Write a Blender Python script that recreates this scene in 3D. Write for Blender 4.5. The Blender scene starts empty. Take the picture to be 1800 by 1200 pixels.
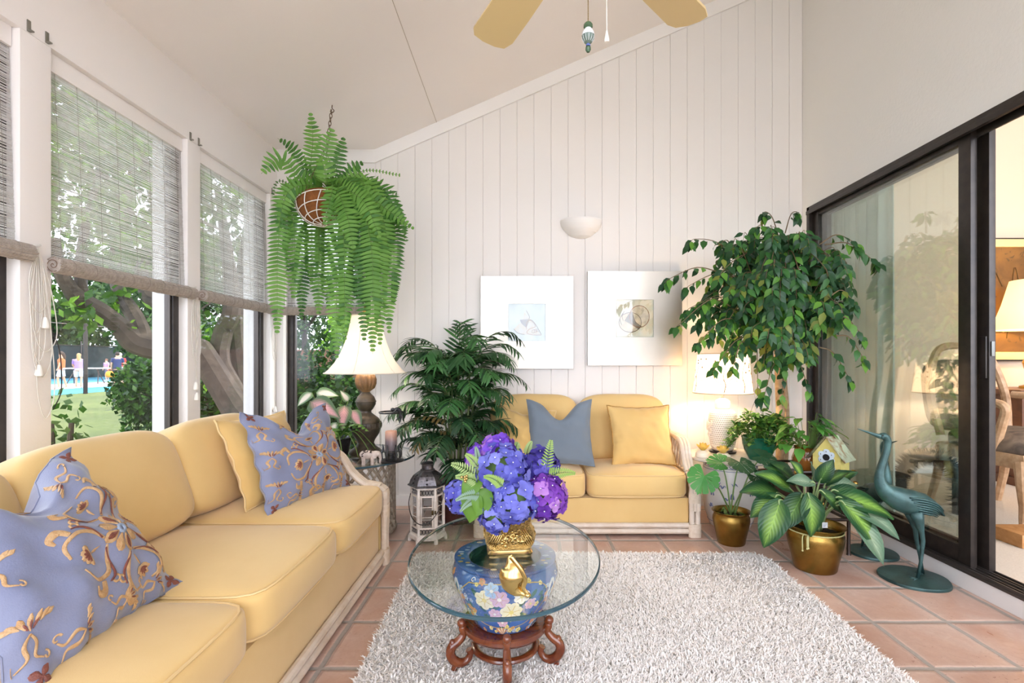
import bpy, bmesh, math, random
import numpy as np
from mathutils import Vector, Matrix

SC = bpy.context.scene
COL = SC.collection
PI = math.pi
R = math.radians

# ------------------------------------------------------------------ camera
cam_data = bpy.data.cameras.new('camera')
cam_data.sensor_width = 36.0
cam_data.lens = 890.0 / 1800.0 * 36.0
cam_data.shift_x = -20.0 / 1800.0
cam_data.shift_y = 35.0 / 1800.0
cam_data.clip_start = 0.05
cam_data.clip_end = 300
cam = bpy.data.objects.new('camera', cam_data)
COL.objects.link(cam)
cam.location = (0, 0, 1.1)
cam.rotation_euler = (R(90), 0, 0)
SC.camera = cam

# ------------------------------------------------------------------ light, sky, exposure
world = bpy.data.worlds.new('sky')
SC.world = world
world.use_nodes = True
_bg = world.node_tree.nodes['Background']
_bg.inputs[0].default_value = (0.845, 0.89, 1.0, 1)
_bg.inputs[1].default_value = 2.6

sun_data = bpy.data.lights.new('sun', 'SUN')
sun_data.energy = 2.0
sun_data.angle = R(1.0)
sun_data.color = (1.0, 0.93, 0.8)
sun = bpy.data.objects.new('sun', sun_data)
COL.objects.link(sun)
sun.rotation_euler = (R(-20), R(42), 0)      # high sun, coming over the house towards the lawn

SC.view_settings.view_transform = 'Standard'
SC.view_settings.look = 'None'
SC.view_settings.exposure = 1.66
SC.view_settings.gamma = 1.0
SC.view_settings.use_curve_mapping = False
SC.cycles.max_bounces = 9
SC.cycles.diffuse_bounces = 5
SC.cycles.glossy_bounces = 4
SC.cycles.transmission_bounces = 6
SC.cycles.transparent_max_bounces = 16
SC.cycles.caustics_reflective = False
SC.cycles.caustics_refractive = False
SC.cycles.sample_clamp_indirect = 6.0

# ------------------------------------------------------------------ colour and node helpers
def lin(h):
    if not isinstance(h, str):
        return tuple(h)[:3]
    h = h.lstrip('#')
    out = []
    for i in (0, 2, 4):
        c = int(h[i:i+2], 16) / 255
        out.append(c / 12.92 if c <= 0.04045 else ((c + 0.055) / 1.055) ** 2.4)
    return tuple(out)

def rgba(h):
    return (*lin(h), 1.0)

class NT:
    """Small helper to wire a node tree."""
    def __init__(self, m):
        self.m = m
        self.t = m.node_tree
        self.t.nodes.clear()
        self.out = self.t.nodes.new('ShaderNodeOutputMaterial')
    def n(self, typ, ins=None, **props):
        nd = self.t.nodes.new('ShaderNode' + typ)
        for k, v in props.items():
            setattr(nd, k, v)
        for k, v in (ins or {}).items():
            self.put(nd.inputs[k], v)
        return nd
    def put(self, sock, v):
        if isinstance(v, bpy.types.NodeSocket):
            self.t.links.new(v, sock)
        elif isinstance(v, bpy.types.Node):
            self.t.links.new(v.outputs[0], sock)
        else:
            if isinstance(v, str):
                v = rgba(v)
            sock.default_value = v
    def math(self, op, a, b=None, c=None, clamp=False):
        nd = self.n('Math', operation=op, use_clamp=clamp)
        self.put(nd.inputs[0], a)
        if b is not None: self.put(nd.inputs[1], b)
        if c is not None: self.put(nd.inputs[2], c)
        return nd.outputs[0]
    def mix(self, f, a, b, blend='MIX'):
        nd = self.t.nodes.new('ShaderNodeMix')
        nd.data_type = 'RGBA'
        nd.blend_type = blend
        nd.clamp_factor = True
        self.put(nd.inputs[0], f)
        self.put(nd.inputs[6], a if isinstance(a, bpy.types.NodeSocket) else rgba(a))
        self.put(nd.inputs[7], b if isinstance(b, bpy.types.NodeSocket) else rgba(b))
        return nd.outputs[2]
    def ramp(self, f, stops, interp='LINEAR'):
        nd = self.t.nodes.new('ShaderNodeValToRGB')
        cr = nd.color_ramp
        cr.interpolation = interp
        while len(cr.elements) < len(stops):
            cr.elements.new(0.5)
        for e, (p, c) in zip(cr.elements, stops):
            e.position = p
            e.color = rgba(c) if not isinstance(c, (int, float)) else (c, c, c, 1)
        self.put(nd.inputs[0], f)
        return nd.outputs[0]
    def coord(self, kind='Object'):
        return self.n('TexCoord').outputs[kind]
    def sep(self, v):
        return self.n('SeparateXYZ', {0: v}).outputs
    def comb(self, x=0, y=0, z=0):
        return self.n('CombineXYZ', {0: x, 1: y, 2: z}).outputs[0]
    def noise(self, scale, detail=3, vec=None, rough=0.55, dist=0.0):
        nd = self.n('TexNoise', {'Scale': scale, 'Detail': detail, 'Roughness': rough, 'Distortion': dist})
        self.put(nd.inputs['Vector'], vec if vec is not None else self.coord())
        return nd.outputs[0]
    def bump(self, h, strength=0.3, dist=0.01, normal=None):
        nd = self.n('Bump', {'Strength': strength, 'Distance': dist, 'Height': h})
        if normal is not None: self.put(nd.inputs['Normal'], normal)
        return nd.outputs[0]
    def pbr(self, **kw):
        nd = self.t.nodes.new('ShaderNodeBsdfPrincipled')
        names = dict(color='Base Color', rough='Roughness', metal='Metallic', normal='Normal', alpha='Alpha', trans='Transmission Weight',
                     ior='IOR', spec='Specular IOR Level', emit='Emission Color', estr='Emission Strength', coat='Coat Weight', sheen='Sheen Weight',
                     sheen_rough='Sheen Roughness', coat_rough='Coat Roughness')
        for k, v in kw.items():
            self.put(nd.inputs[names[k]], v)
        return nd.outputs[0]
    def end(self, shader):
        self.t.links.new(shader, self.out.inputs[0])
        return self.m

def new_mat(name):
    m = bpy.data.materials.new(name)
    m.use_nodes = True
    return NT(m)

def mat(name, c, rough=0.5, metal=0.0, c2=None, vscale=8.0, vdist=0.0, bump=None, spec=None, coat=None, sheen=None):
    """Plain surface: colour (varied by noise towards c2), roughness, optional noise bump (scale, strength)."""
    t = new_mat(name)
    col = rgba(c)
    if c2 is not None:
        f = t.ramp(t.noise(vscale, 4, dist=vdist), [(0.32, 0.0), (0.68, 1.0)])
        col = t.mix(f, c, c2)
    kw = dict(color=col, rough=rough, metal=metal)
    if spec is not None: kw['spec'] = spec
    if coat is not None: kw['coat'] = coat
    if sheen is not None: kw['sheen'] = sheen
    if bump is not None:
        kw['normal'] = t.bump(t.noise(bump[0], 3), bump[1], 0.004)
    return t.end(t.pbr(**kw))

def leaf_mat(name, c, c2=None, rough=0.45, trans=0.3, back=None, vscale=6.0):
    """Leaf: soft gloss plus light that comes through."""
    t = new_mat(name)
    col = rgba(c)
    if c2 is not None:
        col = t.mix(t.ramp(t.noise(vscale, 2), [(0.35, 0.0), (0.65, 1.0)]), c, c2)
    p = t.pbr(color=col, rough=rough, spec=0.35)
    tr = t.n('BsdfTranslucent', {'Color': col}).outputs[0]
    mx = t.n('MixShader', {0: trans, 1: p, 2: tr}).outputs[0]
    return t.end(mx)

def glass_sheet(name, tint=(0.96, 0.98, 0.97), ior=1.5, extra=0.0):
    """Thin pane: lets light straight through and mirrors more the flatter one looks along it (Schlick)."""
    t = new_mat(name)
    tr = t.n('BsdfTransparent', {'Color': (*tint, 1)}).outputs[0]
    gl = t.n('BsdfGlossy', {'Color': (1, 1, 1, 1), 'Roughness': 0.0}).outputs[0]
    g = t.n('NewGeometry').outputs
    dt = t.n('VectorMath', operation='DOT_PRODUCT')
    t.put(dt.inputs[0], g['Incoming']); t.put(dt.inputs[1], g['Normal'])
    c = t.math('ABSOLUTE', dt.outputs['Value'])
    f0 = ((ior - 1) / (ior + 1)) ** 2 + extra
    fr = t.math('MULTIPLY_ADD', t.math('POWER', t.math('SUBTRACT', 1.0, c), 5.0), 1 - f0, f0, clamp=True)
    return t.end(t.n('MixShader', {0: fr, 1: tr, 2: gl}).outputs[0])

# ------------------------------------------------------------------ mesh builder
def V(*a):
    return Vector(a if len(a) > 1 else a[0])

class MB:
    """Collects shapes; build() links them as ONE mesh object."""
    def __init__(self):
        self.v = []; self.f = []; self.m = []; self.u = []
        self.uv = False
    def add(self, verts, faces, mi=0, uvs=None):
        o = len(self.v)
        self.v.extend(tuple(p) for p in verts)
        if uvs is not None:
            self.uv = True
            self.u.extend(uvs)
        else:
            self.u.extend([(0.0, 0.0)] * len(verts))
        self.f.extend([tuple(i + o for i in q) for q in faces])
        if isinstance(mi, int):
            self.m.extend([mi] * len(faces))
        else:
            self.m.extend(mi)
        return o
    def box(self, lo, hi, mi=0, ch=0.0, M=None):
        """Axis box between two corners; ch chamfers every edge."""
        lo = [min(a, b) for a, b in zip(lo, hi)] if False else list(lo); hi = list(hi)
        for i in range(3):
            if lo[i] > hi[i]: lo[i], hi[i] = hi[i], lo[i]
        c = [(a + b) / 2 for a, b in zip(lo, hi)]; h = [(b - a) / 2 for a, b in zip(lo, hi)]
        if ch <= 0:
            vs = [(c[0] + sx*h[0], c[1] + sy*h[1], c[2] + sz*h[2]) for sz in (-1, 1) for sy in (-1, 1) for sx in (-1, 1)]
            fs = [(0, 2, 3, 1), (4, 5, 7, 6), (0, 1, 5, 4), (2, 6, 7, 3), (0, 4, 6, 2), (1, 3, 7, 5)]
        else:
            ch = min(ch, min(h) * 0.98)
            bm = bmesh.new()
            bmesh.ops.create_cube(bm, size=2.0)
            for w in bm.verts:
                w.co = Vector((c[0] + w.co.x*h[0], c[1] + w.co.y*h[1], c[2] + w.co.z*h[2]))
            bmesh.ops.bevel(bm, geom=bm.edges[:], offset=ch, segments=2, profile=0.7, affect='EDGES')
            bm.verts.index_update()
            vs = [tuple(w.co) for w in bm.verts]
            fs = [tuple(w.index for w in q.verts) for q in bm.faces]
            bm.free()
        if M is not None:
            vs = [tuple(M @ Vector(p)) for p in vs]
        return self.add(vs, fs, mi)
    def tube(self, path, r, n=8, closed=False, caps=True, mi=0, up=None, phase=0.0):
        """Tube along a path; r a number, a list, or a list of (side, up) radii."""
        P = [Vector(p) for p in path]
        k = len(P)
        rr = r if isinstance(r, (list, tuple)) else [r] * k
        T = []
        for i in range(k):
            a = P[(i - 1) % k] if (closed or i > 0) else P[i]
            b = P[(i + 1) % k] if (closed or i < k - 1) else P[i]
            t = (b - a)
            T.append(t.normalized() if t.length > 1e-9 else Vector((0, 0, 1)))
        if up is not None:
            S = Vector(up)
        else:
            S = Vector((0, 0, 1)) if abs(T[0].z) < 0.9 else Vector((1, 0, 0))
        vs = []
        N_ = (S - T[0] * S.dot(T[0])).normalized()
        for i in range(k):
            if up is not None:
                N_ = (Vector(up) - T[i] * Vector(up).dot(T[i]))
                N_ = N_.normalized() if N_.length > 1e-6 else Vector((1, 0, 0))
            else:
                N_ = (N_ - T[i] * N_.dot(T[i]))
                N_ = N_.normalized() if N_.length > 1e-6 else T[i].orthogonal().normalized()
            B = T[i].cross(N_)
            q = rr[i]
            ra, rb = q if isinstance(q, (list, tuple)) else (q, q)
            for j in range(n):
                a = 2 * PI * j / n + phase
                vs.append(tuple(P[i] + B * (math.cos(a) * ra) + N_ * (math.sin(a) * rb)))
        fs = []
        m = k if closed else k - 1
        for i in range(m):
            i2 = (i + 1) % k
            for j in range(n):
                j2 = (j + 1) % n
                fs.append((i*n + j, i*n + j2, i2*n + j2, i2*n + j))
        if caps and not closed:
            fs.append(tuple(range(n - 1, -1, -1)))
            fs.append(tuple((k - 1)*n + j for j in range(n)))
        return self.add(vs, fs, mi)
    def lathe(self, prof, n=32, c=(0, 0, 0), mi=0, a0=0.0, a1=2*PI, mod=None, cap0=False, cap1=False, uv=False):
        """Turn a profile of (radius, z) about z; mod(i, angle, r) may change the radius."""
        full = abs(a1 - a0 - 2*PI) < 1e-6
        cols = n if full else n + 1
        vs = []; us = []
        for i, (r, z) in enumerate(prof):
            for j in range(cols):
                a = a0 + (a1 - a0) * j / n
                rj = mod(i, a, r) if mod else r
                vs.append((c[0] + rj*math.cos(a), c[1] + rj*math.sin(a), c[2] + z))
                us.append((j / n, i / max(1, len(prof) - 1)))
        fs = []
        for i in range(len(prof) - 1):
            for j in range(n):
                j2 = (j + 1) % cols
                fs.append((i*cols + j, i*cols + j2, (i+1)*cols + j2, (i+1)*cols + j))
        if cap0: fs.append(tuple(range(cols - 1, -1, -1)))
        if cap1: fs.append(tuple((len(prof) - 1)*cols + j for j in range(cols)))
        return self.add(vs, fs, mi, us if uv else None)
    def prism(self, pts, t, M, mi=0):
        """2D outline in local xy extruded by +-t/2 along local z, then moved by matrix M."""
        k = len(pts)
        vs = [tuple(M @ Vector((x, y, -t/2))) for x, y in pts] + [tuple(M @ Vector((x, y, t/2))) for x, y in pts]
        fs = [tuple(range(k - 1, -1, -1)), tuple(range(k, 2*k))]
        fs += [(i, (i + 1) % k, k + (i + 1) % k, k + i) for i in range(k)]
        return self.add(vs, fs, mi)
    def ball(self, c, r, n=10, m=6, mi=0):
        rx, ry, rz = r if isinstance(r, (list, tuple)) else (r, r, r)
        vs = [(c[0], c[1], c[2] - rz)]
        for i in range(1, m):
            a = -PI/2 + PI*i/m
            for j in range(n):
                b = 2*PI*j/n
                vs.append((c[0] + rx*math.cos(a)*math.cos(b), c[1] + ry*math.cos(a)*math.sin(b), c[2] + rz*math.sin(a)))
        vs.append((c[0], c[1], c[2] + rz))
        fs = [(0, 1 + (j + 1) % n, 1 + j) for j in range(n)]
        for i in range(m - 2):
            for j in range(n):
                a = 1 + i*n; b = 1 + (i+1)*n
                fs.append((a + j, a + (j+1) % n, b + (j+1) % n, b + j))
        e = len(vs) - 1; a = 1 + (m - 2)*n
        fs += [(a + j, a + (j+1) % n, e) for j in range(n)]
        return self.add(vs, fs, mi)
    def cushion(self, c, half, p=6.0, n=10, crown=(0, 0, 0), M=None, mi=0):
        """Rounded box: superellipsoid of exponent p, with faces puffed out by crown."""
        vs = {}; faces = []; lst = []
        def key(i, j, k):
            if (i, j, k) not in vs:
                q = [2*x/n - 1 for x in (i, j, k)]
                e = sum(abs(x)**p for x in q) ** (1/p)
                q = [x / e for x in q]
                w = [(1 - min(1, abs(q[(a+1) % 3]))**2) * (1 - min(1, abs(q[(a+2) % 3]))**2) for a in range(3)]
                pt = Vector([c[a] + q[a]*half[a] + (1 if q[a] > 0 else -1)*crown[a]*w[a]*abs(q[a])**2 for a in range(3)])
                if M is not None: pt = M @ pt
                vs[(i, j, k)] = len(lst); lst.append(tuple(pt))
            return vs[(i, j, k)]
        for i in range(n):
            for j in range(n):
                faces.append((key(i, j, 0), key(i, j+1, 0), key(i+1, j+1, 0), key(i+1, j, 0)))
                faces.append((key(i, j, n), key(i+1, j, n), key(i+1, j+1, n), key(i, j+1, n)))
                faces.append((key(i, 0, j), key(i+1, 0, j), key(i+1, 0, j+1), key(i, 0, j+1)))
                faces.append((key(i, n, j), key(i, n, j+1), key(i+1, n, j+1), key(i+1, n, j)))
                faces.append((key(0, i, j), key(0, i, j+1), key(0, i+1, j+1), key(0, i+1, j)))
                faces.append((key(n, i, j), key(n, i+1, j), key(n, i+1, j+1), key(n, i, j+1)))
        return self.add(lst, faces, mi)
    def leaf(self, p, d, nrm, L, W, droop=0.4, fold=0.2, seg=4, mi=0, prof=None, wave=0.0):
        """One leaf blade: three columns, bent downwards along its length."""
        p = Vector(p); d = Vector(d).normalized(); nrm = Vector(nrm)
        s = d.cross(nrm)
        s = s.normalized() if s.length > 1e-6 else d.orthogonal().normalized()
        nrm = s.cross(d)
        pos = p.copy(); vs = []; us = []
        for i in range(seg + 1):
            t = i / seg
            a = droop * t
            dd = d*math.cos(a) - nrm*math.sin(a); nn = nrm*math.cos(a) + d*math.sin(a)
            if i: pos = pos + dd * (L / seg)
            w = W/2 * (prof(t) if prof else math.sin(PI * min(1, t*0.94 + 0.04)) ** 0.75)
            k = fold * w + (wave * w * math.sin(t * 14) if wave else 0)
            vs += [tuple(pos - s*w + nn*k), tuple(pos), tuple(pos + s*w + nn*k)]
            us += [(0, t), (0.5, t), (1, t)]
        fs = []
        for i in range(seg):
            a = 3*i
            fs += [(a, a+1, a+4, a+3), (a+1, a+2, a+5, a+4)]
        self.add(vs, fs, mi, us)
        return pos
    def build(self, name, mats, parent=None, smooth=35, loc=None, hide=False):
        me = bpy.data.meshes.new(name)
        me.from_pydata(self.v, [], self.f)
        if not isinstance(mats, (list, tuple)): mats = [mats]
        for m in mats: me.materials.append(m)
        if len(mats) > 1:
            me.polygons.foreach_set('material_index', self.m)
        if self.uv:
            lay = me.uv_layers.new(name='UVMap')
            idx = np.empty(len(me.loops), dtype=np.int32)
            me.loops.foreach_get('vertex_index', idx)
            lay.data.foreach_set('uv', np.array(self.u, dtype=np.float32)[idx].ravel())
        if smooth:
            me.polygons.foreach_set('use_smooth', [True] * len(me.polygons))
            if smooth < 180:
                me.set_sharp_from_angle(angle=R(smooth))
        me.update()
        o = bpy.data.objects.new(name, me)
        COL.objects.link(o)
        if parent is not None: o.parent = parent
        if loc is not None: o.location = loc
        return o

def thing(name, label, cat, loc=(0, 0, 0), rz=0.0, group=None):
    o = bpy.data.objects.new(name, None)
    o.empty_display_size = 0.05
    COL.objects.link(o)
    o.location = loc
    o.rotation_euler = (0, 0, rz)
    return tag(o, label, cat, group)

def tag(o, label, cat, group=None, kind=None):
    o['label'] = label
    o['category'] = cat
    if group: o['group'] = group
    if kind: o['kind'] = kind
    return o

def struct(mb, name, mats, parent=None, smooth=35):
    o = mb.build(name, mats, parent, smooth)
    if parent is None: o['kind'] = 'structure'
    return o

def copy_tree(o, parent=None):
    c = o.copy()
    COL.objects.link(c)
    if parent is not None: c.parent = parent
    for ch in list(o.children):
        copy_tree(ch, c)
    return c

def spline(pts, n=8, closed=False):
    """Catmull-Rom curve through the points."""
    P = [Vector(p) for p in pts]
    k = len(P); out = []
    for i in range(k if closed else k - 1):
        if closed:
            a, b, c, d = P[(i-1) % k], P[i], P[(i+1) % k], P[(i+2) % k]
        else:
            a = P[i-1] if i > 0 else P[i]*2 - P[i+1]
            b, c = P[i], P[i+1]
            d = P[i+2] if i + 2 < k else P[i+1]*2 - P[i]
        for j in range(n):
            t = j / n
            out.append(0.5*((2*b) + (c - a)*t + (2*a - 5*b + 4*c - d)*t*t + (3*b - a - 3*c + d)*t**3))
    if not closed: out.append(P[-1])
    return out

def lerp_list(vals, n):
    """Resample a list of numbers to n values."""
    k = len(vals) - 1
    out = []
    for i in range(n):
        x = i / (n - 1) * k
        a = min(int(x), k - 1)
        out.append(vals[a] + (vals[a+1] - vals[a]) * (x - a))
    return out

def frame(o, x, y):
    """Matrix with origin o, local x along x, local y near y, local z their cross."""
    x = Vector(x).normalized()
    z = x.cross(Vector(y)).normalized()
    y = z.cross(x)
    return Matrix(((x.x, y.x, z.x, o[0]), (x.y, y.y, z.y, o[1]), (x.z, y.z, z.z, o[2]), (0, 0, 0, 1)))

def np_obj(name, verts, faces_n, mats, parent=None, midx=None, smooth=False):
    """Mesh from numpy arrays: verts (k,3), faces_n = corners per face, faces use consecutive vertices."""
    me = bpy.data.meshes.new(name)
    nv = len(verts); nf = nv // faces_n
    me.vertices.add(nv)
    me.vertices.foreach_set('co', np.asarray(verts, dtype=np.float32).ravel())
    me.loops.add(nv)
    me.loops.foreach_set('vertex_index', np.arange(nv, dtype=np.int32))
    me.polygons.add(nf)
    me.polygons.foreach_set('loop_start', np.arange(0, nv, faces_n, dtype=np.int32))
    if not isinstance(mats, (list, tuple)): mats = [mats]
    for m in mats: me.materials.append(m)
    if midx is not None:
        me.polygons.foreach_set('material_index', np.asarray(midx, dtype=np.int32))
    me.update(calc_edges=True)
    me.validate()
    o = bpy.data.objects.new(name, me)
    COL.objects.link(o)
    if parent is not None: o.parent = parent
    return o

def leaf_cloud(name, centres, radii, count, size, mats, parent=None, seed=1, aspect=0.5, hang=0.3, shell=0.5):
    """Many small pointed leaves spread through a set of ellipsoids; one mesh."""
    rg = np.random.default_rng(seed)
    cs = np.asarray(centres, float); rs = np.asarray(radii, float)
    if rs.ndim == 1: rs = np.repeat(rs[:, None], 3, 1)
    vol = rs.prod(1) ** (2/3)
    pick = rg.choice(len(cs), count, p=vol / vol.sum())
    d = rg.normal(size=(count, 3)); d /= np.linalg.norm(d, axis=1, keepdims=True)
    rad = (shell + (1 - shell) * rg.random(count)) ** 0.6
    p = cs[pick] + d * rad[:, None] * rs[pick]
    ax = rg.normal(size=(count, 3)); ax[:, 2] -= hang
    ax /= np.linalg.norm(ax, axis=1, keepdims=True)
    nr = rg.normal(size=(count, 3)); nr[:, 2] += 0.8
    sd = np.cross(ax, nr); sd /= np.maximum(np.linalg.norm(sd, axis=1, keepdims=True), 1e-6)
    s = size * (0.6 + 0.8 * rg.random(count))[:, None]
    q = np.stack([p, p + ax*s*0.5 + sd*s*aspect*0.5, p + ax*s, p + ax*s*0.5 - sd*s*aspect*0.5], 1).reshape(-1, 3)
    k = len(mats) if isinstance(mats, (list, tuple)) else 1
    return np_obj(name, q, 4, mats, parent, rg.integers(0, k, count))
# ------------------------------------------------------------------ shared materials
M_wall = mat('white wall paint', '#ebe6e3', 0.6, bump=(140, 0.08))
M_ceil = mat('ceiling paint', '#efeae7', 0.75, bump=(160, 0.1))
M_stucco = mat('textured wall paint', '#e9e8e6', 0.65, bump=(55, 0.35))
M_plank = mat('painted plank', '#e6e2df', 0.5, bump=(30, 0.04))
M_trim = mat('white gloss trim', '#ebe8e6', 0.4)
M_dark = mat('dark bronze frame', '#26211f', 0.35, c2='#352e2a', vscale=20, metal=0.3)
M_track = mat('grey track', '#57504d', 0.4, metal=0.6)
M_pane = glass_sheet('window glass', (0.80, 0.81, 0.82), 1.3)
M_doorpane = glass_sheet('door glass', (0.86, 0.89, 0.87), 1.75, 0.05)

def tile_material():
    t = new_mat('terracotta tile')
    x, y, z = t.sep(t.coord())[0:3]
    wob = t.math('MULTIPLY', t.math('SUBTRACT', t.noise(9, 2), 0.5), 0.03)
    fx = t.math('ADD', t.math('DIVIDE', t.math('ADD', x, 0.728 + 20*0.3143), 0.3143), wob)
    fy = t.math('ADD', t.math('DIVIDE', t.math('ADD', y, -2.1376 + 30*0.325), 0.325), wob)
    ix, iy = t.math('FLOOR', fx), t.math('FLOOR', fy)
    def edge(f):
        g = t.math('FRACT', f)
        return t.math('MINIMUM', g, t.math('SUBTRACT', 1.0, g))
    e = t.math('MINIMUM', edge(fx), edge(fy))
    grout = t.math('LESS_THAN', e, 0.032)
    soft = t.ramp(e, [(0.015, 0.0), (0.06, 1.0)])
    wn = t.n('TexWhiteNoise', {'Vector': t.comb(ix, iy, 3.0)}, noise_dimensions='3D').outputs
    base = t.ramp(wn[0], [(0.0, '#b58a77'), (0.35, '#c9a08b'), (0.7, '#c0957f'), (1.0, '#d2b09c')])
    n1 = t.ramp(t.noise(5.5, 5, dist=0.6), [(0.3, 0.0), (0.72, 1.0)])
    c = t.mix(t.math('MULTIPLY', n1, 0.62), base, '#dccabf')
    n2 = t.ramp(t.noise(2.2, 4), [(0.45, 0.0), (0.75, 1.0)])
    c = t.mix(t.math('MULTIPLY', n2, 0.5), c, '#b38873')
    worn = t.ramp(e, [(0.03, 1.0), (0.13, 0.0)])
    c = t.mix(t.math('MULTIPLY', worn, t.math('MULTIPLY', t.noise(12, 3), 0.6)), c, '#dfcdc2')
    fine = t.ramp(t.noise(38, 5, dist=1.0), [(0.35, 0.0), (0.7, 1.0)])
    c = t.mix(t.math('MULTIPLY', fine, 0.22), c, '#a97a66')
    pits = t.math('MULTIPLY', t.ramp(t.noise(46, 2, dist=1.8), [(0.66, 0.0), (0.70, 1.0)]), t.ramp(t.noise(3.1, 2), [(0.45, 0.0), (0.6, 1.0)]))
    c = t.mix(t.math('MULTIPLY', pits, 0.55), c, '#7d4f3a')
    g = t.mix(t.noise(60, 3), '#9a9087', '#b5aba2')
    col = t.mix(grout, c, g)
    rough = t.math('ADD', t.math('MULTIPLY', n1, 0.2), t.math('ADD', t.math('MULTIPLY', grout, 0.35), 0.27))
    h = t.math('ADD', soft, t.math('MULTIPLY', t.noise(22, 5), 0.45))
    nrm = t.bump(h, 0.6, 0.007)
    return t.end(t.pbr(color=col, rough=rough, normal=nrm, spec=0.45))
M_tile = tile_material()

# ------------------------------------------------------------------ measures of the room (metres)
XL, XR, YB = -1.883, 2.133, 3.87        # window wall, door wall, back wall
XK, ZK, SL = -1.13, 2.714, 0.437        # where the ceiling starts to rise, its low height, its slope
YF = -1.6                               # the wall behind the camera
def zc(x): return ZK + max(0.0, x - XK) * SL

mb = MB(); mb.box((XL - 0.2, YF, -0.05), (XR + 0.14, YB + 0.15, 0.0)); struct(mb, 'floor', M_tile)

# ceiling: a flat strip along the windows, then a slope up to the door wall
mb = MB()
x0, x1 = XL - 0.75, XR + 0.14
for ya, yb in [(YF - 0.3, YB + 0.5)]:
    pr = [(x0, ZK), (XK, ZK), (x1, zc(x1)), (x1, zc(x1) + 0.15), (XK, ZK + 0.15), (x0, ZK + 0.15)]
    k = len(pr)
    vs = [(x, ya, z) for x, z in pr] + [(x, yb, z) for x, z in pr]
    fs = [tuple(range(k)), tuple(range(2*k - 1, k - 1, -1))] + [(i, k + i, k + (i+1) % k, (i+1) % k) for i in range(k)]
    mb.add(vs, fs)
struct(mb, 'ceiling', M_ceil)
mb = MB()   # joint between the ceiling boards
xs = -0.66
mb.box((xs - 0.0015, YF, zc(xs) - 0.002), (xs + 0.0015, YB, zc(xs) + 0.004)); struct(mb, 'trim_5', mat('joint', '#b9aca0', 0.8))

# window wall
SILL, HEAD = 0.30, 2.35
WINS = [(-0.85, -0.02), (0.10, 0.93), (1.045, 1.894), (2.02, 2.84), (2.952, 3.766)]
mb = MB()
mb.box((XL - 0.2, YF, 0), (XL, YB + 0.15, SILL))
mb.box((XL - 0.2, YF, HEAD), (XL, YB + 0.15, ZK))
edges = [YF] + [q for w in WINS for q in w] + [YB + 0.15]
for a, b in zip(edges[0::2], edges[1::2]):
    mb.box((XL - 0.2, a, SILL), (XL, b, HEAD), ch=0.004)
struct(mb, 'wall_left', M_wall)

def window_unit(name, a, b, axis):
    """Dark frame with sash and pane in a wall opening; axis 'y' on the window wall, 'x' on the back wall."""
    mb = MB(); gl = MB(); cs = MB()
    def bx(m, u0, u1, d0, d1, z0, z1, ch=0.002):
        if axis == 'y': m.box((XL - d1, u0, z0), (XL - d0, u1, z1), ch=ch)
        else: m.box((u0, YB + d0, z0), (u1, YB + d1, z1), ch=ch)
    w = 0.045
    for (u0, u1, z0, z1) in [(a, a + w, SILL, HEAD), (b - w, b, SILL, HEAD), (a + w, b - w, SILL, SILL + w), (a + w, b - w, HEAD - w, HEAD)]:
        bx(mb, u0, u1, 0.05, 0.10, z0, z1)
    bx(gl, a + w, b - w, 0.072, 0.078, SILL + w, HEAD - w, 0)
    g = w + 0.012
    for (u0, u1, z0, z1) in [(a + w, a + g, SILL + w, HEAD - w), (b - g, b - w, SILL + w, HEAD - w)]:
        bx(cs, u0, u1, 0.06, 0.09, z0, z1)
    f = struct(mb, name, M_dark)
    struct(gl, 'glass_pane', M_pane, f, 0)
    struct(cs, 'window_gasket', M_track, f)
    return f
for i, (a, b) in enumerate(WINS[2:] + WINS[:2]):
    window_unit('window_%d' % (i + 1), a, b, 'y')

# back wall: short smooth piece with a window, then vertical planks up to the slope
W4 = (-1.826, -1.215)
mb = MB()
mb.box((XL, YB, 0), (W4[0], YB + 0.2, ZK)); mb.box((W4[1], YB, 0), (XK, YB + 0.2, ZK))
mb.box((W4[0], YB, 0), (W4[1], YB + 0.2, SILL)); mb.box((W4[0], YB, HEAD), (W4[1], YB + 0.2, ZK))
x1 = XR + 0.14
k = 0
mb.add([(XK, YB + 0.005, 0), (x1, YB + 0.005, 0), (x1, YB + 0.005, zc(x1)), (XK, YB + 0.005, zc(XK)),
        (XK, YB + 0.2, 0), (x1, YB + 0.2, 0), (x1, YB + 0.2, zc(x1)), (XK, YB + 0.2, zc(XK))],
       [(0, 1, 2, 3), (7, 6, 5, 4), (0, 4, 5, 1), (3, 2, 6, 7), (1, 5, 6, 2), (0, 3, 7, 4)])
rw = random.Random(4)
px = [XK] + [-0.309 + 0.13 * i for i in range(-6, 19) if -0.309 + 0.13 * i < XR - 0.02] + [XR]
for a, b in zip(px[:-1], px[1:]):
    if b - a < 0.01: continue
    g, c = 0.0007, 0.0022 + 0.0015 * rw.random()
    d = rw.random() * 0.0012
    yf, yr = YB - d, YB + 0.005
    za, zb = zc(a), zc(b)
    vs = [(a + g, yr, 0), (a + g + c, yf, 0), (b - g - c, yf, 0), (b - g, yr, 0), (a + g, yr, za), (a + g + c, yf, za), (b - g - c, yf, zb), (b - g, yr, zb)]
    mb.add(vs, [(0, 1, 5, 4), (1, 2, 6, 5), (2, 3, 7, 6), (4, 5, 6, 7)])
struct(mb, 'wall_back', M_plank, smooth=0)
window_unit('window_6', W4[0], W4[1], 'x')

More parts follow.
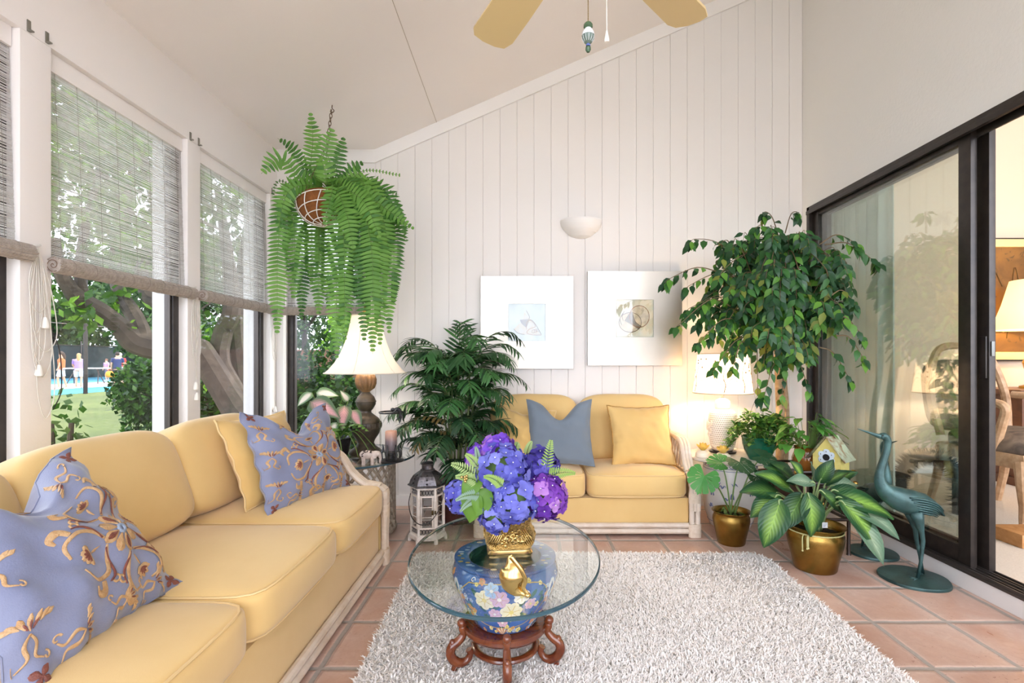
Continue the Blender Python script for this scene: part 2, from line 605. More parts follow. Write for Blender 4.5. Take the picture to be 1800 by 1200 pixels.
mb = MB()   # sloped board under the ceiling
pts = [(XK, zc(XK) - 0.10), (XR, zc(XR) - 0.105), (XR, zc(XR)), (XK, zc(XK))]
mb.prism(pts, 0.016, Matrix(((1, 0, 0, 0), (0, 0, 1, YB - 0.010), (0, 1, 0, 0), (0, 0, 0, 1)))); struct(mb, 'trim_1', M_trim)
mb = MB(); mb.box((XL, YB - 0.018, ZK - 0.10), (XK, YB, ZK), ch=0.002); struct(mb, 'trim_2', M_trim)
mb = MB(); mb.box((W4[1] + 0.002, YB - 0.016, SILL - 0.05), (W4[1] + 0.05, YB, HEAD), ch=0.003); struct(mb, 'trim_3', M_trim)
mb = MB(); mb.box((XL + 0.001, YB - 0.012, SILL - 0.05), (W4[0] - 0.002, YB, HEAD), ch=0.003); struct(mb, 'trim_4', M_trim)
mb = MB(); mb.box((XK, YB - 0.013, 0), (XR, YB, 0.08), ch=0.002); struct(mb, 'baseboard_back', M_trim)

# door wall with the wide opening
DY0, DY1, DZ0, DZ1 = 1.22, 3.80, 0.085, 2.25
mb = MB()
th = 0.14
def wall_x(y0, y1, z0, z1): mb.box((XR, y0, z0), (XR + th, y1, z1))
wall_x(YF, DY0, 0, zc(XR)); wall_x(DY1, YB + 0.15, 0, zc(XR)); wall_x(DY0, DY1, DZ1, zc(XR))
struct(mb, 'wall_right', M_stucco)
mb = MB(); mb.box((XR - 0.004, YF, 0), (XR + th, YB, DZ0), ch=0.004); struct(mb, 'baseboard_right', M_trim)

# sliding door
mb = MB()
mb.box((XR - 0.008, DY1 - 0.035, DZ0), (XR + 0.12, DY1 + 0.002, DZ1), ch=0.003)
mb.box((XR - 0.008, DY0, DZ0), (XR + 0.12, DY0 + 0.035, DZ1), ch=0.003)
mb.box((XR - 0.008, DY0, DZ1 - 0.03), (XR + 0.12, DY1, DZ1), ch=0.003)
mb.box((XR - 0.014, DY0, DZ1 - 0.055), (XR + 0.01, DY1, DZ1 - 0.028), ch=0.003)
mb.box((XR + 0.045, DY0, DZ1 - 0.075), (XR + 0.055, DY1, DZ1 - 0.028), ch=0.002)
door = struct(mb, 'door_1', M_dark)
mb = MB()
mb.box((XR - 0.012, DY0, DZ0 - 0.002), (XR + 0.13, DY1, DZ0 + 0.010))
for q in (0.0, 0.022, 0.052, 0.075, 0.105): mb.box((XR - 0.008 + q, DY0, DZ0 + 0.01), (XR - 0.002 + q, DY1, DZ0 + 0.024))
struct(mb, 'door_track', M_track, door)
def door_panel(name, x, y0, y1):
    mb = MB(); s = 0.07
    z0, z1 = DZ0 + 0.014, DZ1 - 0.03
    mb.box((x, y0, z0), (x + 0.032, y0 + s, z1), ch=0.004); mb.box((x, y1 - s, z0), (x + 0.032, y1, z1), ch=0.004)
    mb.box((x + 0.002, y0 + s, z0), (x + 0.03, y1 - s, z0 + 0.095), ch=0.004); mb.box((x + 0.002, y0 + s, z1 - 0.05), (x + 0.03, y1 - s, z1), ch=0.004)
    p = struct(mb, name, M_dark, door)
    g = MB(); g.box((x + 0.014, y0 + s, z0 + 0.095), (x + 0.018, y1 - s, z1 - 0.05))
    struct(g, 'door_glass', M_doorpane, p, 0)
    return p
door_panel('door_panel', XR + 0.018, 2.435, DY1 - 0.035)
p2 = door_panel('door_panel', XR + 0.075, 2.40, DY1 - 0.05)
mb = MB()
mb.box((XR + 0.066, 2.408, 1.02), (XR + 0.076, 2.452, 1.22), ch=0.003)
struct(mb, 'door_handle', M_dark, p2)
mb = MB(); mb.box((XR + 0.082, 2.394, 1.125), (XR + 0.098, 2.401, 1.195), ch=0.002); struct(mb, 'door_latch', mat('latch metal', '#6f716f', 0.4, 0.8), p2)

# wall behind the camera: posts between unglazed openings, unseen, widened to let in daylight
mb = MB()
mb.box((XL - 0.2, YF - 0.15, 0), (XR + th, YF, 0.35))
for a in (XL - 0.2, -0.75, 0.55, XR - 0.1): mb.box((a, YF - 0.15, 0.35), (a + 0.24, YF, 2.62))
mb.box((XL - 0.2, YF - 0.15, 2.55), (XR + th, YF, 2.68))
for a in (-0.75, 0.55, XR - 0.1): mb.box((a, YF - 0.15, 2.68), (a + 0.12, YF, zc(a) + 0.02))     # gable left open above the beam for more sky light
struct(mb, 'wall_front', M_wall)


# small brackets left on the header of the window wall
M_nickel = mat('dull nickel', '#8f8d86', 0.4, 0.8)
BRK = ['small metal bracket at the end of the cut off blind, above the first post', 'small metal bracket above the first post, beside the wide lawn window blind', 'small metal bracket at the far end of the wide lawn window blind',
       'small metal bracket beside the top of the narrower second blind', 'small metal bracket high in the window corner behind the hanging fern']
for i, (y, z) in enumerate([(1.926, 2.375), (2.00, 2.378), (2.862, 2.372), (2.935, 2.372), (3.79, 2.375)]):
    mb = MB(); mb.box((XL, y - 0.007, z - 0.022), (XL + 0.004, y + 0.007, z + 0.022), ch=0.001); mb.box((XL, y - 0.006, z - 0.022), (XL + 0.018, y + 0.006, z - 0.017))
    tag(mb.build('blind_bracket', M_nickel), BRK[i], 'bracket', 'brackets above the window posts')
# ------------------------------------------------------------------ outdoors
def grass_material():
    t = new_mat('lawn')
    c = t.mix(t.ramp(t.noise(0.5, 5), [(0.35, 0.0), (0.65, 1.0)]), '#4a5420', '#636c30')
    c = t.mix(t.ramp(t.noise(9, 3), [(0.4, 0.0), (0.7, 0.5)]), c, '#3a4a1a')
    return t.end(t.pbr(color=c, rough=0.9, normal=t.bump(t.noise(60, 3), 0.6, 0.02)))
M_lawn = grass_material()
GZ = -0.2
mb = MB(); mb.box((-18.0, -30, GZ - 0.1), (-3.6, 60, GZ)); mb.box((-3.6, 5.2, GZ - 0.1), (9, 40, GZ)); mb.box((-3.6, -30, GZ - 0.1), (9, -9, GZ))
struct(mb, 'ground_lawn', M_lawn)
mb = MB(); mb.box((-3.6, -9, GZ - 0.1), (XL - 0.1, 5.2, GZ + 0.01)); mb.box((XL - 0.1, YB + 0.1, GZ - 0.1), (9, 5.2, GZ + 0.01)); mb.box((XL - 0.1, -9, GZ - 0.1), (9, YF - 0.1, GZ + 0.01))  # unseen pale ground added in place of lawn for neutral bounce light
struct(mb, 'ground_bounce', mat('pale bounce ground', '#ddd6cd', 0.85, c2='#cfc6bb', vscale=3))
mb = MB(); mb.box((-21.5, -30, GZ - 0.1), (-18.0, 60, GZ + 0.01)); struct(mb, 'court_surface', mat('teal court', '#2f8290', 0.8, c2='#388c98', vscale=2))['kind'] = 'structure'
mb = MB(); mb.box((-26.5, -30, GZ - 0.1), (-21.5, 60, GZ + 0.012)); struct(mb, 'court_sunlit_band', mat('sunlit court', '#b5a9a4', 0.8, c2='#a8938b', vscale=1))['kind'] = 'structure'  # lighter strip of court: sunlight painted into its colour
mb = MB(); mb.box((-60, -30, GZ - 0.1), (-26.5, 60, GZ + 0.01)); struct(mb, 'court_play_area', mat('blue court', '#3f7f96', 0.8))['kind'] = 'structure'

M_bark = mat('crape bark', '#574a3e', 0.8, c2='#3a3028', vscale=7, vdist=1.0, bump=(22, 0.5))
G1 = leaf_mat('garden leaf', '#345a1e', '#4d7826', 0.5, 0.4)
G2 = leaf_mat('garden leaf bright', '#6f9c30', '#86b23c', 0.5, 0.5)
G3 = leaf_mat('garden leaf dark', '#1c3616', '#28481e', 0.5, 0.3)
G4 = leaf_mat('far leaf', '#263f1e', '#3a5a2c', 0.6, 0.3)
G5 = leaf_mat('far leaf olive', '#445f2c', '#5d7a3c', 0.6, 0.35)

def limb(mb, pts, radii, n=9):
    p = spline(pts, 6)
    mb.tube(p, lerp_list(radii, len(p)), n=n)

def D(px, py, d):
    """The spot an image pixel projects back to at an assumed distance d."""
    return ((px - 920) * d / 890, d, 1.1 + (635 - py) * d / 890)  # image coordinates turned into a scene position, depth estimated

# crape myrtle just outside the windows
t = thing('crape_myrtle_tree', 'old crape myrtle with bare forking trunks and a leafy crown close outside the windows', 'tree', (-2.62, 5.0, GZ))
L0 = Vector(t.location)
mb = MB()
def W(pts): return [Vector(p) - L0 for p in pts]
limb(mb, W([(-2.6, 4.95, GZ), D(440, 760, 4.9), D(412, 715, 5.0), D(362, 632, 5.0), D(345, 612, 5.0), D(310, 618, 4.9), D(285, 612, 4.8), D(240, 600, 4.7), D(213, 575, 4.6), D(180, 548, 4.5), D(150, 533, 4.4), D(124, 508, 4.3), D(104, 470, 4.2), D(96, 420, 4.1)]),
     [0.17, 0.15, 0.13, 0.12, 0.11, 0.12, 0.125, 0.115, 0.085, 0.075, 0.085, 0.06, 0.05, 0.035])
limb(mb, W([D(252, 598, 4.72), D(246, 575, 4.75), D(232, 548, 4.8), D(212, 515, 4.9), D(200, 470, 5.0), D(215, 380, 5.1), D(240, 270, 5.2)]), [0.085, 0.075, 0.07, 0.06, 0.05, 0.045, 0.03])
limb(mb, W([D(430, 740, 5.05), D(412, 690, 5.1), D(385, 635, 5.15), D(392, 585, 5.2), D(408, 540, 5.2), D(400, 450, 5.3), D(382, 330, 5.4)]), [0.12, 0.10, 0.10, 0.09, 0.085, 0.06, 0.03])
limb(mb, W([D(436, 745, 5.2), D(425, 660, 5.4), D(416, 560, 5.5), D(430, 460, 5.6), D(445, 330, 5.7)]), [0.11, 0.1, 0.09, 0.07, 0.04])
limb(mb, W([D(300, 614, 4.85), D(300, 575, 5.0), D(290, 540, 5.1), D(262, 520, 5.2), D(250, 470, 5.3), D(290, 360, 5.4), D(330, 250, 5.5)]), [0.09, 0.08, 0.075, 0.07, 0.06, 0.05, 0.03])
limb(mb, W([D(150, 533, 4.4), D(146, 515, 4.4), D(140, 480, 4.4), D(150, 400, 4.5), D(175, 300, 4.6)]), [0.05, 0.045, 0.04, 0.035, 0.02])
limb(mb, W([D(245, 400, 5.1), D(200, 330, 4.9), D(150, 260, 4.7), D(110, 200, 4.5)]), [0.035, 0.03, 0.025, 0.015])
limb(mb, W([D(222, 430, 5.0), D(260, 380, 5.0), D(300, 300, 4.9)]), [0.03, 0.025, 0.015])
mb.build('trunk', M_bark, t)
rg = random.Random(8)
cl, rd = [], []
for i in range(64):
    d = rg.uniform(4.0, 7.0)
    p = Vector(D(rg.uniform(40, 470), rg.uniform(60, 440), d)) - L0
    if p.x + L0.x > -2.5: continue
    cl.append(p); rd.append(rg.uniform(0.18, 0.42))
for q in [D(110, 520, 4.3), D(150, 560, 4.3), D(128, 545, 4.2), D(215, 580, 4.6), D(225, 530, 4.9), D(268, 600, 4.9), D(365, 560, 5.3), D(372, 600, 5.5), D(380, 680, 5.6), D(205, 520, 4.8)]:
    cl.append(Vector(q) - L0); rd.append(0.13)
leaf_cloud('foliage', [tuple(p) for p in cl], rd, 7500, 0.10, [G1, G2, G1], t, 3, 0.55, 0.5, 0.1)

def shrub(name, label, c, r, n, size, mats, seed, trunk=True, shell=0.75):
    t = thing(name, label, 'bush', (c[0], c[1], GZ))
    cs, rs = [], []
    g = random.Random(seed)
    for i in range(16):
        a, b = g.uniform(0, 2*PI), g.uniform(-0.9, 1.0)
        q = math.sqrt(max(0, 1 - b*b))
        cs.append((math.cos(a)*q*r[0]*0.55, math.sin(a)*q*r[1]*0.55, c[2] - GZ + b*r[2]*0.55)); rs.append([x*0.5 for x in r])
    cs.append((0, 0, c[2] - GZ)); rs.append([x*0.82 for x in r])
    leaf_cloud('foliage', cs, rs, n, size, mats, t, seed, 0.6, 0.0, shell)
    mb = MB()
    for i in range(5):
        a = i*1.26
        limb(mb, [(0.05*math.cos(a), 0.05*math.sin(a), 0), (0.3*r[0]*math.cos(a), 0.3*r[1]*math.sin(a), (c[2] - GZ)*0.6), (0.5*r[0]*math.cos(a), 0.5*r[1]*math.sin(a), (c[2] - GZ) + 0.3*r[2])], [0.03, 0.02, 0.008], 6)
    mb.build('stem', M_bark, t)
    return t
shrub('boxwood_bush', 'tall rounded clipped bush at the edge of the lawn beside the leaning trunk', (-5.0, 7.3, 0.55), (0.78, 0.8, 0.78), 9000, 0.075, [G1, G3, G3, G1], 11)
shrub('garden_bush', 'dark bush in the shade behind the forked tree trunks', (-3.55, 6.3, 0.45), (0.7, 0.7, 0.75), 4000, 0.09, [G3, G1, G3], 12)
shrub('garden_bush', 'low ragged shrub right under the window behind the long sofa', (-2.78, 3.36, 0.16), (0.30, 0.34, 0.30), 2400, 0.055, [G3, G1, G1], 13)
shrub('garden_bush', 'small wispy shrub outside the window near the tangled blind cords', (-2.62, 2.84, 0.62), (0.16, 0.16, 0.45), 150, 0.05, [G1, G5], 14, shell=0.2)
shrub('garden_bush', 'dense dark shrub outside the corner window behind the bell shaded lamp', (-2.3, 5.75, 0.55), (0.55, 0.5, 0.75), 5200, 0.075, [G3, G3, G1], 15)
shrub('garden_bush', 'second dark shrub outside the corner window next to the planked wall', (-1.05, 5.75, 0.5), (0.5, 0.5, 0.75), 4200, 0.075, [G3, G1, G3], 16)
shrub('hedge_bush', 'bright sunlit hedge bush showing above the brown fence past the corner window', (-1.9, 7.4, 1.35), (1.1, 0.45, 0.55), 5000, 0.08, [G2, G2, G1], 17)
shrub('hedge_bush', 'second sunlit hedge bush over the brown fence, close to the planked wall side', (0.35, 7.5, 1.3), (0.9, 0.45, 0.55), 3600, 0.08, [G2, G1, G2], 18)
t = thing('wooden_fence', 'reddish brown board fence between shrubs beyond the corner window', 'fence', (-1.4, 6.6, GZ))
mb = MB()
for i in range(24): mb.box((-1.8 + i*0.15, -0.012, 0.05), (-1.657 + i*0.15, 0.012, 1.45), ch=0.004)
mb.build('board', mat('fence board', '#9a6f5c', 0.8, c2='#7d5544', vscale=3), t)
mb = MB()
for z in (0.3, 1.15): mb.box((-1.8, 0.012, z), (1.8, 0.05, z + 0.08))
mb.build('rail', M_bark, t)

# trees far behind the court
far = [(-50, 40, 11, 7.0), (-28, 40, 9, 5.5), (-36, 46, 10, 6.0), (-39, 36, 9, 5.0), (-44, 47, 12, 6.5), (-33, 52, 13, 6.5), (-46, 26, 11, 6.0), (-24, 55, 13, 6.5), (-40, 12, 11, 6.0), (-15, 48, 12, 6.0), (-6, 44, 11, 5.5), (4, 46, 11, 5.5)]
fl = ['wide dark tree far past the court behind the tall fence post', 'bushy tree past the court just above the clipped bush', 'dense tree beyond the court behind the crape myrtle branch', 'broad shady tree behind the court wall, beyond the group of people', 'tall tree far behind the court, crown between two trunks', 'tall full tree beyond the court, seen above the clipped bush',
      'wide tree beyond the court towards the first post', 'large distant tree behind the forked crape myrtle', 'distant tree beyond the court, seen through the cut off blind', 'tall distant tree seen through the second narrow blind',
      'distant tree behind the hanging fern', 'distant tree standing behind the brown fence and hedge']
for i, ((x, y, h, r), lb) in enumerate(zip(far, fl)):
    t = thing('shade_tree', lb, 'tree', (x, y, GZ), group='trees beyond the court')
    g = random.Random(30 + i)
    mb = MB()
    limb(mb, [(0, 0, 0), (0.2, 0.1, h*0.3), (-0.1, 0.2, h*0.75)], [0.35, 0.28, 0.1])
    for k in range(6):
        a = k*1.05; limb(mb, [(0.1, 0.1, h*0.35), (r*0.35*math.cos(a), r*0.35*math.sin(a), h*0.55), (r*0.7*math.cos(a), r*0.7*math.sin(a), h*0.7)], [0.16, 0.1, 0.03], 6)
    mb.build('trunk', M_bark, t)
    cs, rs = [], []
    for k in range(26):
        a, b, q = g.uniform(0, 2*PI), g.uniform(0.12, 1.0), g.uniform(0.2, 1)
        w = math.sin(PI*min(1, b*0.95))**0.6
        cs.append((q*r*0.8*w*math.cos(a), q*r*0.8*w*math.sin(a), h*b)); rs.append(g.uniform(0.9, 1.9))
    leaf_cloud('foliage', cs, rs, 5200, 0.5, [G4, G5, G4], t, 50 + i, 0.6, 0.2, 0.3)

# canopy trees added over the lawn, trunks out of view, to shade the garden
for i, (x, y, h, r, lb) in enumerate([(-7.6, 9.5, 7.4, 3.0, 'tall lawn tree added for shade, its high crown hanging over the clipped bush'), (-12.5, 14.0, 8.8, 3.6, 'spreading lawn tree added for shade, its high crown by the court edge'), (-6.0, 1.2, 7.6, 3.0, 'leafy lawn tree added for shade, its crown beyond the cut off window')]):
    bx, by = [(-8.9, 13.5), (-13.6, 13.9), (-6.0, 1.2)][i]      # foot of the trunk
    t = thing('added_lawn_tree', lb, 'tree', (bx, by, GZ))
    o = Vector((x, y, GZ)) - Vector(t.location)
    g = random.Random(70 + i)
    mb = MB(); limb(mb, [(0, 0, 0), (0.1, 0.0, h*0.35), (o.x*0.5, o.y*0.5, h*0.62), (o.x, o.y, h*0.9)], [0.2, 0.16, 0.12, 0.04]); mb.build('trunk', M_bark, t)
    cs, rs = [], []
    for k in range(22):
        a, q = g.uniform(0, 2*PI), math.sqrt(g.random())
        cs.append((o.x + q*r*math.cos(a), o.y + q*r*math.sin(a), h - 0.4 + g.uniform(-1.3, 1.2)*(1 - 0.5*q))); rs.append(g.uniform(0.6, 1.1))
    leaf_cloud('foliage', cs, rs, 5200, 0.2, [G1, G2, G4], t, 80 + i, 0.55, 0.3, 0.2)

# court fence, its tall post and the dark screen wall behind
t = thing('court_fence', 'tall dark court fence post with thin rails at the lawn edge', 'fence', (-17.6, 20.35, GZ))
mb = MB(); mb.tube([(0, 0, 0), (0, 0, 5.2)], 0.075, 10); mb.build('post', M_dark, t)
mb = MB()
for z in (2.75, 5.1): mb.tube([(0, -14, z), (0, 14, z)], 0.02, 6)
mb.build('rail', M_track, t)
for y in (-11, 11, 5.5):
    mb = MB(); mb.tube([(0, y, 0), (0, y, 5.2)], 0.06, 8); mb.build('post', M_dark, t)
t = thing('screen_wall', 'long dark windscreen fence behind the people on the court', 'fence', (-35, 30, GZ))
mb = MB(); mb.box((-0.05, -34, 0), (0.05, 30, 2.5)); mb.build('screen', mat('windscreen cloth', '#2e3a3d', 0.9, c2='#3a474a', vscale=1.5), t)
for i in range(16):
    mb = MB(); mb.tube([(0.08, -34 + 4*i, 0), (0.08, -34 + 4*i, 2.9)], 0.05, 6); mb.build('post', M_track, t)
mb = MB(); mb.tube([(0.08, -34, 2.55), (0.08, 30, 2.55)], 0.04, 6); mb.build('rail', M_track, t)

# people on the court (small in the view)
M_skin = mat('skin', '#c99a7c', 0.6)
M_shoe = mat('shoe', '#d9d7d2', 0.7)
def person(label, x, y, h, rz, shirt, shorts, hair, long_hair=False, stride=0.12, reach=0.0, back_number=False, bent=0.0):
    z0 = GZ + 0.012
    t = thing('person', label, 'person', (x, y, z0), rz)
    s = h / 1.75
    me = bpy.data.meshes.new('body')
    hip, kn = 0.92, 0.5
    J = {'pelvis': (0, 0, hip), 'waist': (0, -0.01, 1.12), 'chest': (0, bent*0.5, 1.36), 'neck': (0, bent, 1.5), 'head': (0, bent + 0.02, 1.6), 'top': (0, bent + 0.02, 1.72),
         'hl': (-0.10, 0, 0.88), 'kl': (-0.11, stride, kn), 'al': (-0.11, stride*0.6, 0.09), 'tl': (-0.12, stride*0.6 + 0.14, 0.035),
         'hr': (0.10, 0, 0.88), 'kr': (0.11, -stride*0.6, kn), 'ar': (0.11, -stride*1.5, 0.09), 'tr': (0.12, -stride*1.5 + 0.14, 0.035),
         'sl': (-0.19, bent*0.8, 1.42), 'el': (-0.25, bent + 0.02 + reach*0.3, 1.16), 'wl': (-0.23, bent + 0.1 + reach*0.7, 0.94 + reach*0.3), 'fl': (-0.22, bent + 0.15 + reach*0.9, 0.86 + reach*0.35),
         'sr': (0.19, bent*0.8, 1.42), 'er': (0.26, bent + 0.0, 1.16), 'wr': (0.25, bent + 0.08, 0.92), 'fr': (0.24, bent + 0.11, 0.83)}
    rad = {'pelvis': 0.13, 'waist': 0.115, 'chest': 0.135, 'neck': 0.055, 'head': 0.085, 'top': 0.07, 'hl': 0.085, 'hr': 0.085, 'kl': 0.056, 'kr': 0.056, 'al': 0.038, 'ar': 0.038, 'tl': 0.035, 'tr': 0.035,
           'sl': 0.06, 'sr': 0.06, 'el': 0.042, 'er': 0.042, 'wl': 0.03, 'wr': 0.03, 'fl': 0.034, 'fr': 0.034}
    nm = list(J); ix = {k: i for i, k in enumerate(nm)}
    E = [('pelvis', 'waist'), ('waist', 'chest'), ('chest', 'neck'), ('neck', 'head'), ('head', 'top'), ('pelvis', 'hl'), ('hl', 'kl'), ('kl', 'al'), ('al', 'tl'), ('pelvis', 'hr'), ('hr', 'kr'), ('kr', 'ar'), ('ar', 'tr'),
         ('chest', 'sl'), ('sl', 'el'), ('el', 'wl'), ('wl', 'fl'), ('chest', 'sr'), ('sr', 'er'), ('er', 'wr'), ('wr', 'fr')]
    me.from_pydata([tuple(c*s for c in J[k]) for k in nm], [(ix[a], ix[b]) for a, b in E], [])
    o = bpy.data.objects.new('body', me); COL.objects.link(o); o.parent = t
    o.modifiers.new('skin', 'SKIN')
    for i, k in enumerate(nm):
        sv = me.skin_vertices[0].data[i]; sv.radius = (rad[k]*s, rad[k]*s); sv.use_root = (k == 'pelvis')
    sd = o.modifiers.new('smooth', 'SUBSURF'); sd.levels = sd.render_levels = 1
    o.modifiers['skin'].use_smooth_shade = True
    me.materials.append(M_skin)
    def q(k): return Vector(J[k]) * s
    mb = MB()
    mb.tube([q('pelvis'), q('waist'), q('chest'), q('chest')*0.5 + q('neck')*0.5], [(0.18*s, 0.14*s), (0.165*s, 0.135*s), (0.2*s, 0.15*s), (0.11*s, 0.09*s)], 12, up=(0, 1, 0))
    for a, b in (('sl', 'el'), ('sr', 'er')): mb.tube([q('chest')*0.4 + q(a)*0.6, q(a), q(a)*0.35 + q(b)*0.65], [0.085*s, 0.08*s, 0.065*s], 8)
    mb.build('shirt', mat('shirt', shirt, 0.8), t)
    mb = MB()
    mb.tube([q('waist')*0.4 + q('pelvis')*0.6, q('pelvis')], [(0.17*s, 0.14*s), (0.18*s, 0.15*s)], 12, up=(0, 1, 0))
    for a, b in (('hl', 'kl'), ('hr', 'kr')): mb.tube([q(a), q(a)*0.2 + q(b)*0.8], [0.115*s, 0.09*s], 8)
    mb.build('shorts', mat('shorts', shorts, 0.8), t)
    mb = MB()
    c = q('top')*0.6 + q('head')*0.4
    mb.ball((c.x, c.y - 0.02*s, c.z + 0.01*s), (0.095*s, 0.11*s, 0.10*s))
    if long_hair: mb.tube([c + Vector((0, -0.06*s, 0.02)), c + Vector((0, -0.12*s, -0.12*s)), c + Vector((0, -0.13*s, -0.32*s))], [0.08*s, 0.075*s, 0.03*s], 8)
    mb.build('hair', mat('hair', hair, 0.7), t)
    for a in ('tl', 'tr'):
        mb = MB(); p = q(a); mb.ball((p.x, p.y - 0.05*s, 0.045*s), (0.045*s, 0.12*s, 0.045*s)); mb.build('shoe', M_shoe, t)
    return t
person('person in orange top with dark hair near the corner of the court', -21.9, 24.0, 1.74, 2.2, '#c46b3e', '#b7bcc4', '#3b2a20', True)
person('person with long blond hair in lavender shirt and pale shorts on the court', -21.6, 24.6, 1.66, 0.6, '#a58ad0', '#cfd6e2', '#b08c5c', True, reach=0.4)
person('person in navy shirt and dark shorts walking at the grass edge', -20.6, 25.7, 1.74, 0.9, '#27325a', '#272a38', '#3a2a20', stride=0.16)
person('person in red shirt and white shorts standing behind the one in navy', -22.3, 28.0, 1.74, 0.9, '#e03c31', '#e4e4e4', '#d7c9b6')
person('small person in pink shirt walking behind the white table', -27.5, 33.4, 1.45, 2.9, '#b98db8', '#4a4f66', '#6e4b3b', stride=0.16)
t = thing('folding_table', 'long white folding table on the court among the people', 'table', (-25.4, 29.4, GZ + 0.012), 0.15)
mb = MB(); mb.box((-1.1, -0.4, 0.86), (1.1, 0.4, 0.92), ch=0.01); mb.build('tabletop', mat('white table', '#eeeae6', 0.5), t)
for x in (-0.8, 0.8):
    for y in (-0.3, 0.3):
        mb = MB(); mb.tube([(x, y, 0), (x*0.75, -y*0.3, 0.86)], 0.025, 6); mb.build('leg', M_track, t)
t = thing('tote_bag', 'orange and yellow bag carried by the person in navy shirt', 'bag', (-20.87, 25.60, GZ + 0.012), 0.4)
mb = MB(); mb.cushion((0, 0, 0.64), (0.2, 0.13, 0.17), 3.0, 8); mb.build('bag_body', mat('yellow bag', '#f2b134', 0.6, c2='#e8752b', vscale=4), t)
mb = MB(); mb.tube(spline([(-0.12, 0, 0.78), (-0.06, 0, 0.88), (0.06, 0, 0.88), (0.12, 0, 0.78)], 5), 0.015, 6); mb.build('handle', mat('bag strap', '#e8752b', 0.7), t)
# ------------------------------------------------------------------ the room behind the sliding door
RX0, RX1, RY0, RY1, RZ0, RZ1 = XR + 0.14, 7.2, YF, 4.62, 0.085, 3.5
M_beige = mat('beige wall paint', '#dcc8b2', 0.7)
mb = MB(); mb.box((RX0 - 0.01, RY0, -0.05), (RX1, RY1, RZ0)); struct(mb, 'floor_next_room', mat('cream carpet', '#d9cdbd', 0.95, c2='#cdbfae', vscale=120, bump=(300, 0.5)))
mb = MB(); mb.box((RX0 - 0.13, RY1, 0), (RX1 + 0.1, RY1 + 0.1, RZ1 + 0.9)); struct(mb, 'wall_next_room_back', M_beige)
mb = MB(); mb.box((RX1, RY0, 0), (RX1 + 0.1, RY1, RZ1 + 0.9)); struct(mb, 'wall_next_room_side', M_beige)
mb = MB(); mb.box((RX0 - 0.1, YB + 0.15, 0), (RX0, RY1, RZ1 + 0.9)); struct(mb, 'wall_next_room_stub', M_beige)
mb = MB(); mb.box((RX0 - 0.05, RY0, RZ1 + 0.85), (RX1 + 0.1, RY1 + 0.1, RZ1 + 0.95)); struct(mb, 'ceiling_next_room', M_ceil)
mb = MB(); mb.box((RX0, RY1 - 0.02, RZ0), (RX1, RY1, RZ0 + 0.1)); struct(mb, 'baseboard_next_room', M_trim)

# sheer drape pulled to the side behind the fixed pane
t = thing('curtain', 'pale blue-green sheer curtain gathered behind the fixed glass pane', 'curtain', (2.40, 3.72, RZ0))
mb = MB()
n = 90; vs = []; fs = []
for i in range(n + 1):
    u = i / n
    x = 0.035*math.sin(u*46) + 0.012*math.sin(u*101 + 1)
    y = -0.42 + 0.84*u
    for z, k in ((0.01, 1.15), (0.7, 1.0), (1.5, 0.9), (2.3, 0.75)):
        vs.append((x*k, y, z))
for i in range(n):
    for j in range(3):
        fs.append((4*i + j, 4*i + 4 + j, 4*i + 5 + j, 4*i + 1 + j))
mb.add(vs, fs)
mb.build('drape', leaf_mat('sheer cloth', '#c3d6d0', '#d5e2dc', 0.8, 0.4), t, 180)
mb = MB(); mb.tube([(0, -1.4, 2.33), (0, 0.86, 2.33)], 0.014, 10); mb.build('curtain_rod', M_dark, t)

# gilt-ground painting
t = thing('framed_painting', 'large gold landscape painting in a cream frame in the next room', 'picture', (4.72, RY1 - 0.03, 1.66))
mb = MB(); w, h = 0.62, 0.545
for a, b in (((-w, -0.02, -h), (w, 0.03, -h + 0.07)), ((-w, -0.02, h - 0.07), (w, 0.03, h)), ((-w, -0.02, -h + 0.07), (-w + 0.07, 0.03, h - 0.07)), ((w - 0.07, -0.02, -h + 0.07), (w, 0.03, h - 0.07))): mb.box(a, b, ch=0.008)
mb.build('frame', mat('cream frame', '#d9bd8a', 0.4), t)
mb = MB(); mb.box((-w - 0.012, -0.01, h), (w + 0.012, 0.03, h + 0.012)); mb.box((-w - 0.012, -0.01, -h - 0.012), (w + 0.012, 0.03, -h)); mb.build('frame_edge', M_dark, t)
tm = new_mat('gold leaf painting')
c = tm.mix(tm.ramp(tm.noise(3.0, 6, dist=1.0), [(0.3, 0.0), (0.7, 1.0)]), '#5c3f18', '#875f28')
c = tm.mix(tm.ramp(tm.noise(9, 5, dist=2.0), [(0.58, 0.0), (0.66, 0.8)]), c, '#4f3a1a')
mb = MB(); mb.box((-w + 0.07, 0.0, -h + 0.07), (w - 0.07, 0.02, h - 0.07)); mb.build('canvas', tm.end(tm.pbr(color=c, rough=0.45, metal=0.2)), t)
mb = MB()
g = random.Random(5)
for i in range(7):
    x = -0.5 + i*0.16
    mb.tube(spline([(x, -0.003, -0.35), (x + 0.03, -0.003, -0.1), (x + g.uniform(-0.05, 0.1), -0.003, 0.1 + g.random()*0.2), (x + 0.12, -0.003, 0.12)], 5), 0.004, 5)
mb.build('painted_reeds', mat('painted ink', '#5a4016', 0.6), t)
mb = MB()
for i in range(22): mb.ball((g.uniform(-0.52, 0.5), -0.003, -0.24 + g.uniform(-0.05, 0.05)), (0.016, 0.003, 0.014), 7, 4)
mb.build('painted_blossoms', mat('painted ochre', '#d9a53c', 0.6), t)

